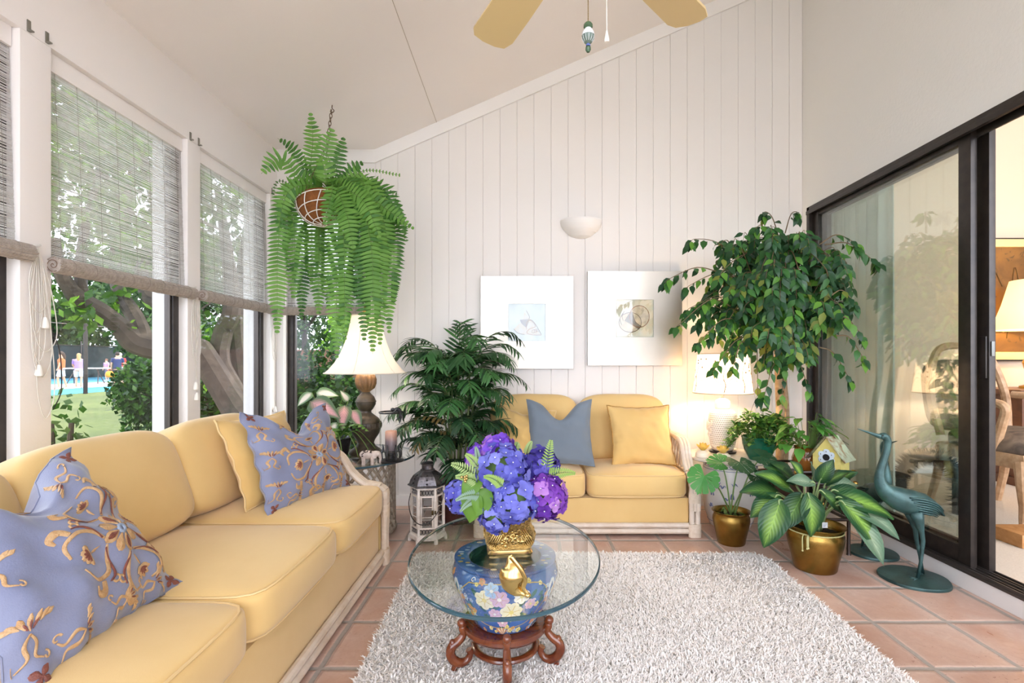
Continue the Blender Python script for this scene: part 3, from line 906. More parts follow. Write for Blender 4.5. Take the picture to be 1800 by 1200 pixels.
# chest with a lamp
M_cherry = mat('cherry wood', '#6b3f22', 0.35, c2='#542f18', vscale=6, vdist=2)
t = thing('wooden_chest', 'dark cherry wood chest against the wall of the next room', 'cabinet', (4.5, 4.32, RZ0))
mb = MB(); mb.box((-0.48, -0.24, 0.06), (0.48, 0.26, 0.74), ch=0.006); mb.build('body', M_cherry, t)
mb = MB(); mb.box((-0.53, -0.28, 0.74), (0.53, 0.28, 0.785), ch=0.012); mb.build('top', M_cherry, t)
mb = MB(); mb.box((-0.5, -0.25, 0), (0.5, 0.27, 0.07), ch=0.006); mb.build('plinth', M_cherry, t)
for z in (0.1, 0.32, 0.53):
    mb = MB(); mb.box((-0.44, -0.255, z), (0.44, -0.24, z + 0.19), ch=0.005); d = mb.build('drawer', M_cherry, t)
    for x in (-0.22, 0.22):
        mb = MB(); mb.ball((x, -0.27, z + 0.1), 0.016); mb.build('knob', mat('brass knob', '#b08a3c', 0.3, 1.0), d)
def shade_mat(name, c, glow, strength):
    """Cloth shade: passes the bulb's light; the lit cloth itself gives off a little."""
    t = new_mat(name)
    p = t.pbr(color=c, rough=0.8, emit=glow, estr=strength)
    tr = t.n('BsdfTranslucent', {'Color': c}).outputs[0]
    return t.end(t.n('MixShader', {0: 0.35, 1: p, 2: tr}).outputs[0])
def bulb(loc, watts, color, parent, r=0.03):
    l = bpy.data.lights.new('bulb_light', 'POINT'); l.energy = watts; l.color = color; l.shadow_soft_size = r
    o = bpy.data.objects.new('bulb_light', l); COL.objects.link(o); o.parent = parent; o.location = loc
    return o
t = thing('table_lamp', 'table lamp with pleated cream shade on the cherry chest', 'lamp', (4.33, 4.30, RZ0 + 0.785))
mb = MB(); mb.lathe([(0.0, 0), (0.09, 0), (0.09, 0.02), (0.03, 0.04), (0.05, 0.14), (0.07, 0.22), (0.03, 0.32), (0.015, 0.36), (0.012, 0.52), (0, 0.52)], 24); mb.build('base', mat('brass lamp', '#b58c3e', 0.3, 1.0), t)
mb = MB(); mb.lathe([(0.27, 0.50), (0.20, 0.72), (0.15, 0.92)], 64, mod=lambda i, a, r: r*(1 + 0.012*math.sin(32*a))); mb.lathe([(0.148, 0.92), (0.198, 0.72), (0.268, 0.50)], 64)
mb.build('lamp_shade', shade_mat('pleated shade', '#efe2c2', '#ffdd9a', 0.3), t)
bulb((0, 0, 0.68), 6, (1.0, 0.72, 0.40), t)

# carved armchair
M_carved = mat('bleached carved wood', '#c9a684', 0.5, c2='#a9845f', vscale=25)
M_uph = mat('faded floral cloth', '#7d6a58', 0.9, c2='#4e4238', vscale=9, vdist=1.5)
t = thing('armchair', 'carved bleached wood armchair with faded dark floral seat in next room', 'armchair', (3.24, 3.32, RZ0), 0.12)
def cab(x, y, s, q=1):
    return spline([(x, y, 0.40), (x + s*0.035, y - q*0.03, 0.30), (x + s*0.01, y - q*0.012, 0.15), (x - s*0.01, y + q*0.01, 0.05), (x + s*0.02, y - q*0.03, 0.0)], 5)
for s in (-1, 1):
    mb = MB(); pp = cab(s*0.29, -0.27, s); mb.tube(pp, lerp_list([0.05, 0.042, 0.028, 0.022, 0.028], len(pp)), 10); mb.build('leg', M_carved, t)
    mb = MB(); mb.tube([(s*0.26, 0.27, 0.42), (s*0.27, 0.31, 0.2), (s*0.28, 0.36, 0.0)], [0.032, 0.026, 0.022], 8); mb.build('leg', M_carved, t)
    mb = MB(); pp = spline([(s*0.27, 0.25, 0.78), (s*0.31, 0.05, 0.77), (s*0.33, -0.12, 0.76), (s*0.335, -0.2, 0.73), (s*0.31, -0.16, 0.62), (s*0.29, -0.1, 0.46)], 6)
    mb.tube(pp, [0.026]*len(pp), 10); mb.build('arm', M_carved, t)
    mb = MB(); mb.cushion((s*0.30, 0.08, 0.80), (0.03, 0.1, 0.022), 3, 6); mb.build('arm_pad', M_uph, t)
mb = MB(); mb.tube([(-0.31, -0.28, 0.41), (0.31, -0.28, 0.41), (0.28, 0.28, 0.41), (-0.28, 0.28, 0.41)], [(0.025, 0.045)]*4, 8, closed=True); mb.build('seat_rail', M_carved, t)
mb = MB(); mb.cushion((0, -0.01, 0.49), (0.31, 0.29, 0.075), 4, 10, (0, 0, 0.02)); mb.build('seat', M_uph, t)
mb = MB(); mb.cushion((0, 0.3, 0.82), (0.26, 0.05, 0.26), 4, 10, M=Matrix.Rotation(R(-8), 4, 'X')); mb.build('backrest', M_uph, t)
mb = MB(); pp = spline([(-0.27, 0.28, 0.5), (-0.3, 0.33, 0.8), (-0.2, 0.38, 1.08), (0, 0.4, 1.13), (0.2, 0.38, 1.08), (0.3, 0.33, 0.8), (0.27, 0.28, 0.5)], 6); mb.tube(pp, 0.026, 8); mb.build('back_frame', M_carved, t)

mb = MB(); mb.box((2.70, 2.74, RZ0), (2.95, 2.93, RZ0 + 0.075), ch=0.008)
tag(mb.build('wood_block', mat('pale pine', '#c08d5a', 0.5, c2='#a8743f', vscale=10, vdist=2)), 'plain light wood block on the carpet below the carved armchair', 'block')

t = thing('bristle_arch', 'black bristly arched brush standing on the carpet behind the sliding glass', 'brush', (2.74, 3.42, RZ0), -0.3)
arc = [(0.16*math.cos(a), 0, 0.22 + 0.16*math.sin(a)) for a in [PI*i/14 for i in range(15)]]
arc = [(0.16, 0, 0.0)] + arc + [(-0.16, 0, 0.0)]
M_blackb = mat('black bristle', '#17181a', 0.7)
mb = MB(); mb.tube(arc, 0.03, 10); mb.build('core', M_blackb, t)
g = random.Random(3); mb = MB()
for i in range(1500):
    k = g.randrange(len(arc) - 1); f = g.random()
    p = Vector(arc[k]).lerp(Vector(arc[k + 1]), f); tg = (Vector(arc[k + 1]) - Vector(arc[k])).normalized()
    a = g.uniform(0, 2*PI); nn = tg.orthogonal().normalized(); d = nn*math.cos(a) + tg.cross(nn)*math.sin(a)
    e = p + d*0.075
    if e.z < 0.002: continue
    sd = tg*0.003
    mb.add([tuple(p - sd), tuple(p + sd), tuple(e)], [(0, 1, 2)])
mb.build('bristles', M_blackb, t, 0)
# ------------------------------------------------------------------ matchstick blinds
M_stick = leaf_mat('white matchstick', '#f2f1f0', '#e6e3e0', 0.6, 0.55, vscale=40)
M_roll = mat('weathered matchstick', '#bdb4ad', 0.7, c2='#a2978e', vscale=60)
M_string = mat('blind string', '#8d867e', 0.8)
M_cord = mat('white cord', '#d8d4cd', 0.7)
M_cord_dark = mat('dark cord', '#2a2624', 0.7)
M_pull = mat('white plastic pull', '#efece6', 0.4)

def blind(label, a, b, axis, seed, zroll=1.483):
    """Rolled-up matchstick blind over an opening from a to b (along the wall)."""
    mid = (a + b) / 2
    loc = (XL, mid, zroll) if axis == 'y' else (mid, YB, zroll)
    t = thing('matchstick_blind', label, 'blind', loc)
    # local: u along the wall, w out into the room, z up
    def P(u, w, z): return (w, u, z) if axis == 'y' else (u, -w, z)
    g = random.Random(seed)
    h = (b - a) / 2
    def stick(mb, u0, u1, w, z, rr, tilt):
        c = [(w - rr, -rr), (w + rr, -rr), (w + rr, rr), (w - rr, rr)]
        vs = [P(u0, q, z + e) for q, e in c] + [P(u1, q, z + tilt + e) for q, e in c]
        mb.add(vs, [(0, 1, 5, 4), (1, 2, 6, 5), (2, 3, 7, 6), (3, 0, 4, 7), (3, 2, 1, 0), (4, 5, 6, 7)])
    mb = MB(); z = 0.03; top = HEAD - zroll - 0.075
    while z < top:
        stick(mb, -h + 0.006, h - 0.006, -0.012 - 0.026*z/top + g.uniform(-0.001, 0.001), z, g.uniform(0.00095, 0.0017), g.uniform(-0.002, 0.002))
        z += g.uniform(0.0042, 0.0062)
    mb.build('slats', M_stick, t, 0)
    mb = MB()
    lo, hi = P(-h + 0.004, -0.046, top), P(h - 0.004, -0.028, top + 0.0745)
    mb.box([min(x, y) for x, y in zip(lo, hi)], [max(x, y) for x, y in zip(lo, hi)], ch=0.002); mb.build('head_rail', M_wall, t)
    mb = MB()
    k = max(4, int(round(2*h / 0.1)))
    for i in range(k):
        u = -h + 0.05 + (2*h - 0.1) * i / (k - 1)
        mb.tube([P(u, -0.034, top), P(u + 0.002, -0.018, 0.4), P(u, -0.006, 0.03)], 0.0009, 4)
    mb.build('strings', M_string, t)
    # the roll: sticks laid round a spiral
    mb = MB()
    e = h + 0.02
    nst = 34
    for i in range(nst):
        an = 2*PI*i/nst; r = 0.030
        c0 = P(-e + g.uniform(0, 0.008), 0.022 + r*math.cos(an), r*math.sin(an)); c1 = P(e - g.uniform(0, 0.008), 0.022 + r*math.cos(an) + g.uniform(-0.001, 0.001), r*math.sin(an) + g.uniform(-0.0015, 0.0015))
        mb.tube([c0, c1], 0.0031, 5)
    mb.tube([P(-e + 0.006, 0.022, 0), P(e - 0.006, 0.022, 0)], 0.0285, 16)
    r = mb.build('roll', M_roll, t)
    mb = MB()
    for sgn in (-1, 1):
        sp = [P(sgn*(e - 0.003), 0.022 + 0.0022*q*math.cos(q*0.9), 0.0022*q*math.sin(q*0.9)) for q in np.arange(0, 13, 0.4)]
        mb.tube(sp, 0.0013, 4)
    mb.build('roll_end_spiral', mat('roll end', '#7c5f4d', 0.8), r)
    mb = MB()
    for i in range(k):
        u = -h + 0.05 + (2*h - 0.1) * i / (k - 1)
        mb.tube([P(u, 0.022 + 0.0345*math.cos(q), 0.0345*math.sin(q)) for q in [2*PI*j/16 for j in range(16)]], 0.0011, 4, closed=True)
    mb.build('tie_string', M_string, r)
    return t, P

def hang_cords(t, P, u, w, loops, pulls, dark=None):
    """Cords hung on the post at the blind's end: loops are (width, drop, lean); pulls are (du, z)."""
    mb = MB(); g = random.Random(int(abs(u)*1000))
    for wd, dp, ln in loops:
        z0 = 0.03
        mb.tube(spline([P(u, w, z0), P(u - wd*0.6 + ln, w + 0.004, z0 - dp*0.45), P(u - wd*0.5 + ln, w + 0.006, z0 - dp*0.85), P(u + ln, w + 0.006, z0 - dp), P(u + wd*0.5 + ln, w + 0.006, z0 - dp*0.82), P(u + wd*0.4 + ln*0.5, w + 0.005, z0 - dp*0.4), P(u + 0.004, w, z0)], 7), 0.0018, 5)
    for du, z in pulls:
        mb.tube(spline([P(u, w, 0.03), P(u + du*0.6 + 0.006, w + 0.004, z*0.45), P(u + du, w + 0.006, z)], 8), 0.0016, 5)
    mb.tube([P(u, XL*0 + 0.0, 0.035), P(u, w + 0.012, 0.04)], 0.004, 6)
    mb.build('pull_cord', M_cord, t)
    for du, z in pulls:
        mb = MB(); c = P(u + du, w + 0.006, z - 0.045)
        mb.lathe([(0, 0.045), (0.006, 0.044), (0.010, 0.03), (0.014, 0.008), (0.013, 0.001), (0, 0)], 12, c); mb.build('cord_pull', M_pull, t)
    if dark:
        mb = MB(); mb.tube(spline([P(*q) for q in dark], 8), 0.0022, 5); mb.build('dark_cord', M_cord_dark, t)

t, P = blind('matchstick blind half rolled up on the cut off window, tangle of cords at its end', WINS[2][0], WINS[2][1], 'y', 1, 1.508)
h = (WINS[2][1] - WINS[2][0]) / 2
hang_cords(t, P, h + 0.06, 0.008, [(0.05, 0.44, 0.0), (0.075, 0.50, 0.015), (0.09, 0.40, 0.03), (0.06, 0.25, 0.0), (0.07, 0.66, 0.03), (0.04, 0.33, -0.01)], [(0.0, -0.42), (0.025, -0.235)],
           [(h + 0.11, 0.012, -0.28), (h + 0.145, 0.014, -0.36), (h + 0.155, 0.014, -0.47), (h + 0.15, 0.014, -0.54), (h + 0.12, 0.012, -0.60)])
t, P = blind('wide matchstick blind half rolled up over the window with the lawn view', WINS[3][0], WINS[3][1], 'y', 2)
hang_cords(t, P, (WINS[3][1] - WINS[3][0]) / 2 + 0.045, 0.008, [(0.05, 0.36, 0.0), (0.07, 0.42, 0.012), (0.04, 0.28, 0.01)], [(0.005, -0.50), (0.012, -0.56)])
t, P = blind('matchstick blind half rolled up between the lawn window and the corner', WINS[4][0], WINS[4][1], 'y', 3)
hang_cords(t, P, (WINS[4][1] - WINS[4][0]) / 2 + 0.035, 0.008, [(0.05, 0.34, 0.0), (0.06, 0.40, 0.0)], [(0.01, -0.72)])
blind('narrow matchstick blind on the corner window, hidden partly by the hanging fern', W4[0], W4[1], 'x', 4)
# ------------------------------------------------------------------ sofas
def fabric(name, c, c2, weave=420, bump=0.15):
    t = new_mat(name)
    co = t.coord()
    x, y, z = t.sep(co)[0:3]
    f = t.ramp(t.noise(3.0, 4, co), [(0.3, 0.0), (0.7, 1.0)])
    col = t.mix(f, c, c2)
    w = t.noise(weave, 2, co)
    st = t.noise(1.0, 3, t.comb(t.math('MULTIPLY', x, 60), t.math('MULTIPLY', y, 60), t.math('MULTIPLY', z, 500)))
    col = t.mix(t.math('MULTIPLY', st, 0.18), col, c2)
    big = t.noise(7, 3, co)
    nrm = t.bump(t.math('ADD', t.math('MULTIPLY', w, 0.3), t.math('MULTIPLY', big, 0.8)), bump, 0.006)
    return t.end(t.pbr(color=col, rough=0.75, normal=nrm, sheen=0.3, spec=0.25))
M_yellow = fabric('yellow sofa cloth', '#e0c083', '#d8b576')
M_yellow2 = fabric('yellow pillow cloth', '#d9b677', '#cfa966')
M_piping = mat('yellow piping', '#dfc08a', 0.7)
M_rattan = mat('whitewashed rattan', '#dccfc0', 0.45, c2='#cbb8a4', vscale=9, vdist=1.0, bump=(40, 0.08))
M_wrap = mat('rattan binding', '#dccdbb', 0.55, c2='#cdb9a3', vscale=50, bump=(160, 0.3))

def rounded_loop(x0, x1, y0, y1, r, n=6):
    pts = []
    for cx, cy, a0 in ((x1 - r, y1 - r, 0), (x0 + r, y1 - r, 90), (x0 + r, y0 + r, 180), (x1 - r, y0 + r, 270)):
        for i in range(n + 1):
            a = R(a0 + 90*i/n); pts.append((cx + r*math.cos(a), cy + r*math.sin(a)))
    return pts

def make_sofa(name, label, cat, loc, rz, n, cw, k, zs, h, zb):
    """n seats of width cw; local x along the sofa, the front at y=0 and the back towards +y; k scales the depth, zs is the seat height."""
    t = thing(name, label, cat, loc, rz)
    W = n*cw; x0 = -W/2
    # upholstered base
    mb = MB(); mb.box((x0 - 0.005, 0.005, 0.055), (-x0 + 0.005, 0.80*k, zs - 0.165), ch=0.012); mb.build('base', M_yellow, t)
    mb = MB(); mb.cushion((0, 0.80*k, 0.40), (W/2 + 0.01, 0.06, 0.30), 8, 12); mb.build('back_frame', M_yellow, t)
    # seat cushions
    for i in range(n):
        cx = x0 + cw*(i + 0.5)
        mb = MB()
        d = 0.70*k + 0.02
        M = Matrix.Translation((cx, d/2 - 0.035, zs - 0.085))
        mb.cushion((0, 0, 0), (cw/2 - 0.002, d/2, 0.075), 9, 14, (0.0, 0.012, 0.030), M)
        sc = mb.build('seat_cushion', M_yellow, t, 180)
        mb = MB()
        for zz in (0.066, -0.066):
            lp = []
            for q in range(72):
                ca, sa = math.cos(2*PI*q/72), math.sin(2*PI*q/72); e = (abs(ca)**9 + abs(sa)**9)**(1/9)/0.962
                lp.append((cw/2*ca/e, d/2*sa/e + 0.010*(1 - (ca/e)**2)*(1 if sa > 0 else -1)*abs(sa/e)**2))
            mb.tube([(cx + a, d/2 - 0.035 + b, zs - 0.085 + zz) for a, b in lp], 0.0042, 6, closed=True)
        mb.build('piping', M_piping, sc)
        # back cushion, leaning, with a soft dome and sagging corners
        mb = MB()
        th = 0.105
        ln = R(20)
        Mb = Matrix.Translation((cx, 0.685*k + 0.005, zs + zb)) @ Matrix.Rotation(-ln, 4, 'X')
        o = len(mb.v)
        mb.cushion((0, 0, 0), (cw/2 + 0.006, th, h), 6.5, 18, (0.0, 0.030, 0.012))
        for j in range(o, len(mb.v)):
            x, y, z = mb.v[j]
            u, w = x / (cw/2), z / h
            z -= 0.022*abs(u)**4 * max(0, w)          # corners lower than the middle
            y += 0.02*math.sin(u*7 + i)*max(0, abs(w) - 0.75)*0.6
            x *= 1 - 0.05*max(0, w)**3
            mb.v[j] = tuple(Mb @ Vector((x, y, z)))
        bc = mb.build('back_cushion', M_yellow, t, 180)
    # rattan: rail along the bottom, two arms with posts
    mb = MB()
    for zz, rr in ((0.072, 0.017), (0.036, 0.018)): mb.tube([(x0 - 0.03, -0.012, zz), (-x0 + 0.03, -0.012, zz)], rr, 10)
    mb.build('bottom_rail', M_rattan, t)
    for s in (-1, 1):
        xa = s*(W/2 + 0.033)
        arm = MB()
        for dx in (-0.021, 0.0, 0.021):
            q = 0.002 if dx == 0 else 0.0
            pth = spline([(xa + dx, 0.86*k, zs + 0.165 + q), (xa + dx, 0.55*k, zs + 0.175 + q), (xa + dx, 0.30*k + 0.02, zs + 0.172 + q), (xa + dx, 0.225*k, zs + 0.14), (xa + dx, 0.16*k, zs + 0.05), (xa + dx, 0.085*k, zs - 0.015),
                          (xa + dx, 0.02, zs - 0.03 + q), (xa + dx, -0.022, zs - 0.055), (xa + dx, -0.024, zs - 0.12), (xa + dx, -0.024, zs - 0.24)], 6)
            arm.tube(pth, 0.0155, 10)
        am = arm.build('arm', M_rattan, t)
        w = MB()
        w.tube([(xa, 0.36*k + 0.02, zs + 0.173), (xa, 0.27*k + 0.02, zs + 0.163)], [(0.041, 0.0215), (0.041, 0.0235)], 16, up=(0, 0, 1))
        w.build('binding', M_wrap, am); w = MB()
        w.tube([(xa, 0.075*k, zs - 0.017), (xa, 0.005, zs - 0.032), (xa, -0.020, zs - 0.052), (xa, -0.024, zs - 0.085)], [(0.040, 0.021), (0.041, 0.022), (0.041, 0.0225), (0.040, 0.021)], 16, up=(0, 1, 0.4))
        w.build('binding', M_wrap, am)
        p = MB()
        for dx in (-0.018, 0.018): p.tube([(xa + dx, -0.020, 0.0), (xa + dx, -0.022, zs - 0.10)], 0.0165, 10)
        po = p.build('post', M_rattan, t)
        w = MB()
        w.tube([(xa, -0.021, 0.002), (xa, -0.021, 0.085)], [(0.040, 0.024)]*2, 16, up=(0, 1, 0)); w.build('binding', M_wrap, po); w = MB(); w.tube([(xa, -0.022, zs - 0.19), (xa, -0.022, zs - 0.125)], [(0.039, 0.023)]*2, 16, up=(0, 1, 0))
        w.build('binding', M_wrap, po)
        p = MB()
        for dx in (-0.018, 0.018): p.tube([(xa + dx, 0.82*k, 0.0), (xa + dx, 0.84*k, zs + 0.17)], 0.0165, 10)
        p.build('post', M_rattan, t)
        # lattice of thin canes under the arm and the yellow side panel
        lt = MB(); nn = 7
        for i in range(nn):
            ya = 0.30*k + (0.52*k) * i / nn; yb = ya + 0.52*k/nn
            for (a, b) in ((ya, yb), (yb, ya)):
                lt.tube([(xa - 0.004, a, zs - 0.02), (xa + 0.004, b, zs + 0.16)], 0.006, 6)
        for zz in (zs - 0.03, zs - 0.06): lt.tube([(xa, 0.0, zz), (xa, 0.83*k, zz)], 0.014, 8)
        lt.build('cane_lattice', M_rattan, am)
        sp = MB(); sp.box((xa - 0.012, 0.0, 0.055), (xa + 0.012, 0.82*k, zs - 0.07), ch=0.006); sp.build('side_panel', M_yellow, t)
        rl = MB()
        for zz in (0.036, 0.072): rl.tube([(xa + s*0.014, -0.01, zz), (xa + s*0.014, 0.83*k, zz)], 0.0165, 8)
        rl.build('bottom_rail', M_rattan, t)
    return t

sofa = make_sofa('sofa', 'long yellow three-seat sofa with rattan arms along the windows', 'sofa', (-0.775, 1.745, 0), R(90), 3, 0.655, 1.0, 0.45, 0.198, 0.178)
loveseat = make_sofa('loveseat', 'yellow two-seat sofa with rattan arms against the planked wall', 'sofa', (0.40, 3.19, 0), 0.0, 2, 0.64, 0.80, 0.405, 0.236, 0.205)

# ------------------------------------------------------------------ throw pillows
class Pillow:
    """Square pillow: a point of the front face for u, v in -1..1, sewn corners, an optional chop in the top edge."""
    def __init__(s, w, h, t, M, chop=0.0, seed=0, wrinkle=0.004, pw=0.5):
        s.w, s.h, s.t, s.M, s.chop, s.wr, s.pw = w, h, t, M, chop, wrinkle, pw
        g = random.Random(seed)
        s.ph = [g.uniform(0, 6) for _ in range(8)]
    def local(s, u, v, side=1, off=0.0):
        x = s.w/2 * u * (1 - 0.10*(1 - v*v))
        y = s.h/2 * v * (1 - 0.10*(1 - u*u))
        c = math.exp(-(u/0.42)**2) * max(0.0, (v + 0.25)/1.25)**2
        y -= s.chop * c
        a = max(0.0, (1 - u*u) * (1 - v*v))
        z = s.t/2 * a**s.pw
        z *= 1 - 0.45*c*(1 if s.chop else 0)
        p = s.ph
        wr = s.wr * (math.sin(5*u + 7*v + p[0]) + math.sin(11*u - 4*v + p[1]) * 0.7 + math.sin(3*u + 13*v + p[2])*0.6 + math.sin(19*u + 9*v + p[5])*0.35) * min(1, a*4)
        ed = s.wr * 1.2 * math.sin(17*u + p[3]) * (abs(v)**6) + s.wr * 1.2 * math.sin(15*v + p[4]) * (abs(u)**6)
        return Vector((x, y, side*(z + wr*0.8 + off) + ed))
    def pt(s, u, v, side=1, off=0.0):
        return s.M @ s.local(u, v, side, off)
    def mesh(s, mb, n=30):
        def grid(side):
            vs = [tuple(s.pt(2*i/n - 1, 2*j/n - 1, side)) for j in range(n + 1) for i in range(n + 1)]
            fs = []
            for j in range(n):
                for i in range(n):
                    a = j*(n+1) + i; q = (a, a+1, a+n+2, a+n+1)
                    fs.append(q if side > 0 else q[::-1])
            mb.add(vs, fs)
        grid(1); grid(-1)
    def seam(s, mb, r, n=24):
        path = [(2*i/n - 1, -1) for i in range(n)] + [(1, 2*i/n - 1) for i in range(n)] + [(1 - 2*i/n, 1) for i in range(n)] + [(-1, 1 - 2*i/n) for i in range(n)]
        mb.tube([s.pt(u, v) for u, v in path], r, 6, closed=True)
    def ribbon(s, mb, pts, w, mi=0, off=0.0022):
        """A flat stitched band along uv points; w may be a list that swells and tapers."""
        P = spline([(a, b, 0) for a, b in pts], 6)
        k = len(P); ww = lerp_list(w, k) if isinstance(w, (list, tuple)) else [w]*k
        vs = []
        for i in range(k):
            a = P[max(0, i-1)]; b = P[min(k-1, i+1)]
            d = (b - a); d = d.normalized() if d.length > 1e-9 else Vector((1, 0, 0)); q = Vector((-d.y, d.x, 0)) * ww[i]
            for f in (-1, -0.5, 0, 0.5, 1):
                e = P[i] + q*f
                u, v = max(-0.985, min(0.985, e.x)), max(-0.985, min(0.985, e.y))
                vs.append(tuple(s.pt(u, v, 1, off * (1 if abs(f) < 1 else 0.3))))
        fs = [(5*i + j, 5*i + j + 1, 5*i + 6 + j, 5*i + 5 + j) for i in range(k - 1) for j in range(4)]
        mb.add(vs, fs, mi)
    def petal(s, mb, c, ang, L, W, mi=0, off=0.003, tip=0.6):
        ca, sa = math.cos(ang), math.sin(ang)
        pts = [(c[0] + ca*L*q, c[1] + sa*L*q) for q in (0, 0.25, 0.5, 0.75, 1.0)]
        s.ribbon(mb, pts, [0.15*W, 0.6*W, W, W*0.9, W*0.25 * (tip + 0.4)], mi, off)

M_blue = fabric('slate blue pillow silk', '#858ba6', '#777e9b', 300, 0.25)
M_blue.node_tree.nodes['Principled BSDF'].inputs['Roughness'].default_value = 0.42
M_gold_th = mat('gold stitching', '#b48c5e', 0.5, c2='#c7a67c', vscale=60, bump=(300, 0.5))
M_red_th = mat('maroon stitching', '#6b3b34', 0.5, c2='#84493a', vscale=60, bump=(300, 0.5))
M_blue_th = mat('pale blue stitching', '#93a3bb', 0.5, bump=(300, 0.4))
def spiral(c, r0, r1, a0, a1, n=7):
    return [(c[0] + (r0 + (r1 - r0)*i/n)*math.cos(a0 + (a1 - a0)*i/n), c[1] + (r0 + (r1 - r0)*i/n)*math.sin(a0 + (a1 - a0)*i/n)) for i in range(n + 1)]
def embroider(p, parent, c=(0.12, 0.0), S=1.0):
    """Medallion of petals and scrolls, leafy sprays along the border."""
    g = MB()      # 0 gold, 1 maroon, 2 pale blue
    for i in range(8):
        a = i*PI/4 + 0.2
        p.petal(g, (c[0] + 0.06*S*math.cos(a), c[1] + 0.06*S*math.sin(a)), a, 0.19*S, 0.062*S, 0, 0.003)
        p.petal(g, (c[0] + 0.09*S*math.cos(a), c[1] + 0.09*S*math.sin(a)), a, 0.13*S, 0.042*S, 1 if i % 2 == 0 else 0, 0.0042)
    p.ribbon(g, spiral(c, 0.04*S, 0.04*S, 0, 2*PI, 12), 0.022*S, 2, 0.0046)
    for i in range(4):
        a = i*PI/2 + 0.2
        def at(r, b): return (c[0] + S*r*math.cos(a + b), c[1] + S*r*math.sin(a + b))
        for sg in (-1, 1):
            p.ribbon(g, [at(0.24, sg*0.15), at(0.36, sg*0.5), at(0.52, sg*0.52), at(0.64, sg*0.35), at(0.62, sg*0.12)], [0.012, 0.024, 0.026, 0.018, 0.012], 0, 0.0028)
            p.ribbon(g, [at(0.26, sg*0.2), at(0.38, sg*0.58), at(0.50, sg*0.68), at(0.58, sg*0.62)], [0.006, 0.014, 0.016, 0.006], 1, 0.0036)
            p.ribbon(g, [at(0.60, sg*0.50), at(0.68, sg*0.58), at(0.74, sg*0.48), at(0.70, sg*0.40)], [0.03, 0.045, 0.03, 0.01], 0, 0.003)
            q = at(0.52, sg*0.72); p.ribbon(g, spiral(q, 0.05*S, 0.015*S, a, a + sg*5.0), 0.011*S, 0, 0.003)
        for j in range(5):
            b = a + (j - 2)*0.55
            p.petal(g, at(0.44, 0), b, 0.12*S, 0.036*S, 0, 0.003)
            p.petal(g, at(0.46, 0), b, 0.075*S, 0.02*S, 1, 0.0042)
        p.petal(g, at(0.30, 0), a, 0.12*S, 0.014*S, 0, 0.003)
    # sprays along the border: small acanthus fans with curls
    def spray(u, v, a, k):
        ca, sa = math.cos(a), math.sin(a)
        def q(x, y): return (u + ca*x - sa*y, v + sa*x + ca*y)
        for j in range(-3, 4): p.petal(g, q(0.02*abs(j), 0.035*j), a + 0.34*j, (0.13 - 0.018*abs(j))*k, 0.024*k, 0, 0.003)
        for j in (-1, 0, 1): p.petal(g, q(0.01, 0.02*j), a + 0.5*j, 0.07*k, 0.014*k, 1, 0.0042)
        for sg in (-1, 1):
            p.ribbon(g, [q(-0.02, 0), q(-0.10*k, sg*0.06*k), q(-0.20*k, sg*0.03*k), q(-0.25*k, sg*0.10*k)], [0.007, 0.02*k, 0.014*k, 0.005], 0, 0.0028)
            p.ribbon(g, spiral(q(-0.24*k, sg*0.13*k), 0.045*k, 0.012*k, a, a + sg*4.8), 0.008, 0, 0.003)
    for v in (-0.55, 0.05, 0.6): spray(-0.84, v, 1.35, 0.9)
    for v in (-0.5, 0.35): spray(0.88, v, 1.7, 0.8)
    for u in (-0.45, 0.1, 0.6): spray(u, -0.84, 0.1, 0.85)
    for u in (-0.35, 0.35): spray(u, 0.82, 2.9, 0.9)
    for u, v in ((-0.86, 0.9), (0.86, 0.9), (-0.88, -0.9), (0.88, -0.9)):
        for j in range(4): p.petal(g, (u, v), j*1.57 + 0.6, 0.09, 0.03, 1, 0.003)
    g.build('embroidery_pattern', [M_gold_th, M_red_th, M_blue_th], parent, 180)

def pillow(label, o, x, y, w, h, t, m, chop=0.0, seed=0, embroidered=False, piping=None, wrinkle=0.004, group=None, medallion=(0.12, 0.0), S=1.0, pw=0.5):
    root = thing('throw_pillow', label, 'pillow', o, 0.0, group)
    p = Pillow(w, h, t, frame((0, 0, 0), x, y), chop, seed, wrinkle, pw)
    mb = MB(); p.mesh(mb); mb.build('pillow_cover', m, root, 180)
    mb = MB(); p.seam(mb, 0.0045 if piping else 0.0022); mb.build('seam_piping', piping or m, root, 180)
    if embroidered: embroider(p, root, medallion, S)
    return root
pillow('big slate blue pillow with gold scroll embroidery, nearest the camera on the long sofa', (-1.135, 1.215, 0.640), (-0.055, 0.46, 0.0), (-0.29, 0.0, 0.40), 0.53, 0.51, 0.19, M_blue, 0.13, 3, True, wrinkle=0.009, medallion=(0.36, -0.16), S=1.05)
pillow('slate blue pillow with embroidered medallion at the far end of the long sofa', (-1.075, 2.435, 0.655), (0.17, 0.55, 0.0), (-0.13, 0.06, 0.40), 0.57, 0.47, 0.16, M_blue, 0.12, 5, True, wrinkle=0.008, medallion=(0.14, -0.14), S=1.15)
pillow('plain yellow piped pillow tucked behind the embroidered pillow on the long sofa', (-1.215, 2.40, 0.65), (0.10, 0.42, 0.0), (-0.17, 0.04, 0.40), 0.44, 0.42, 0.14, M_yellow2, 0.0, 6, False, M_piping)
pillow('yellow piped pillow slumped against the arm by the palm on the two-seat sofa', (0.00, 3.46, 0.59), (0.38, -0.06, -0.02), (0.02, 0.17, 0.38), 0.42, 0.40, 0.15, M_yellow2, 0.03, 7, False, M_piping, 0.006)
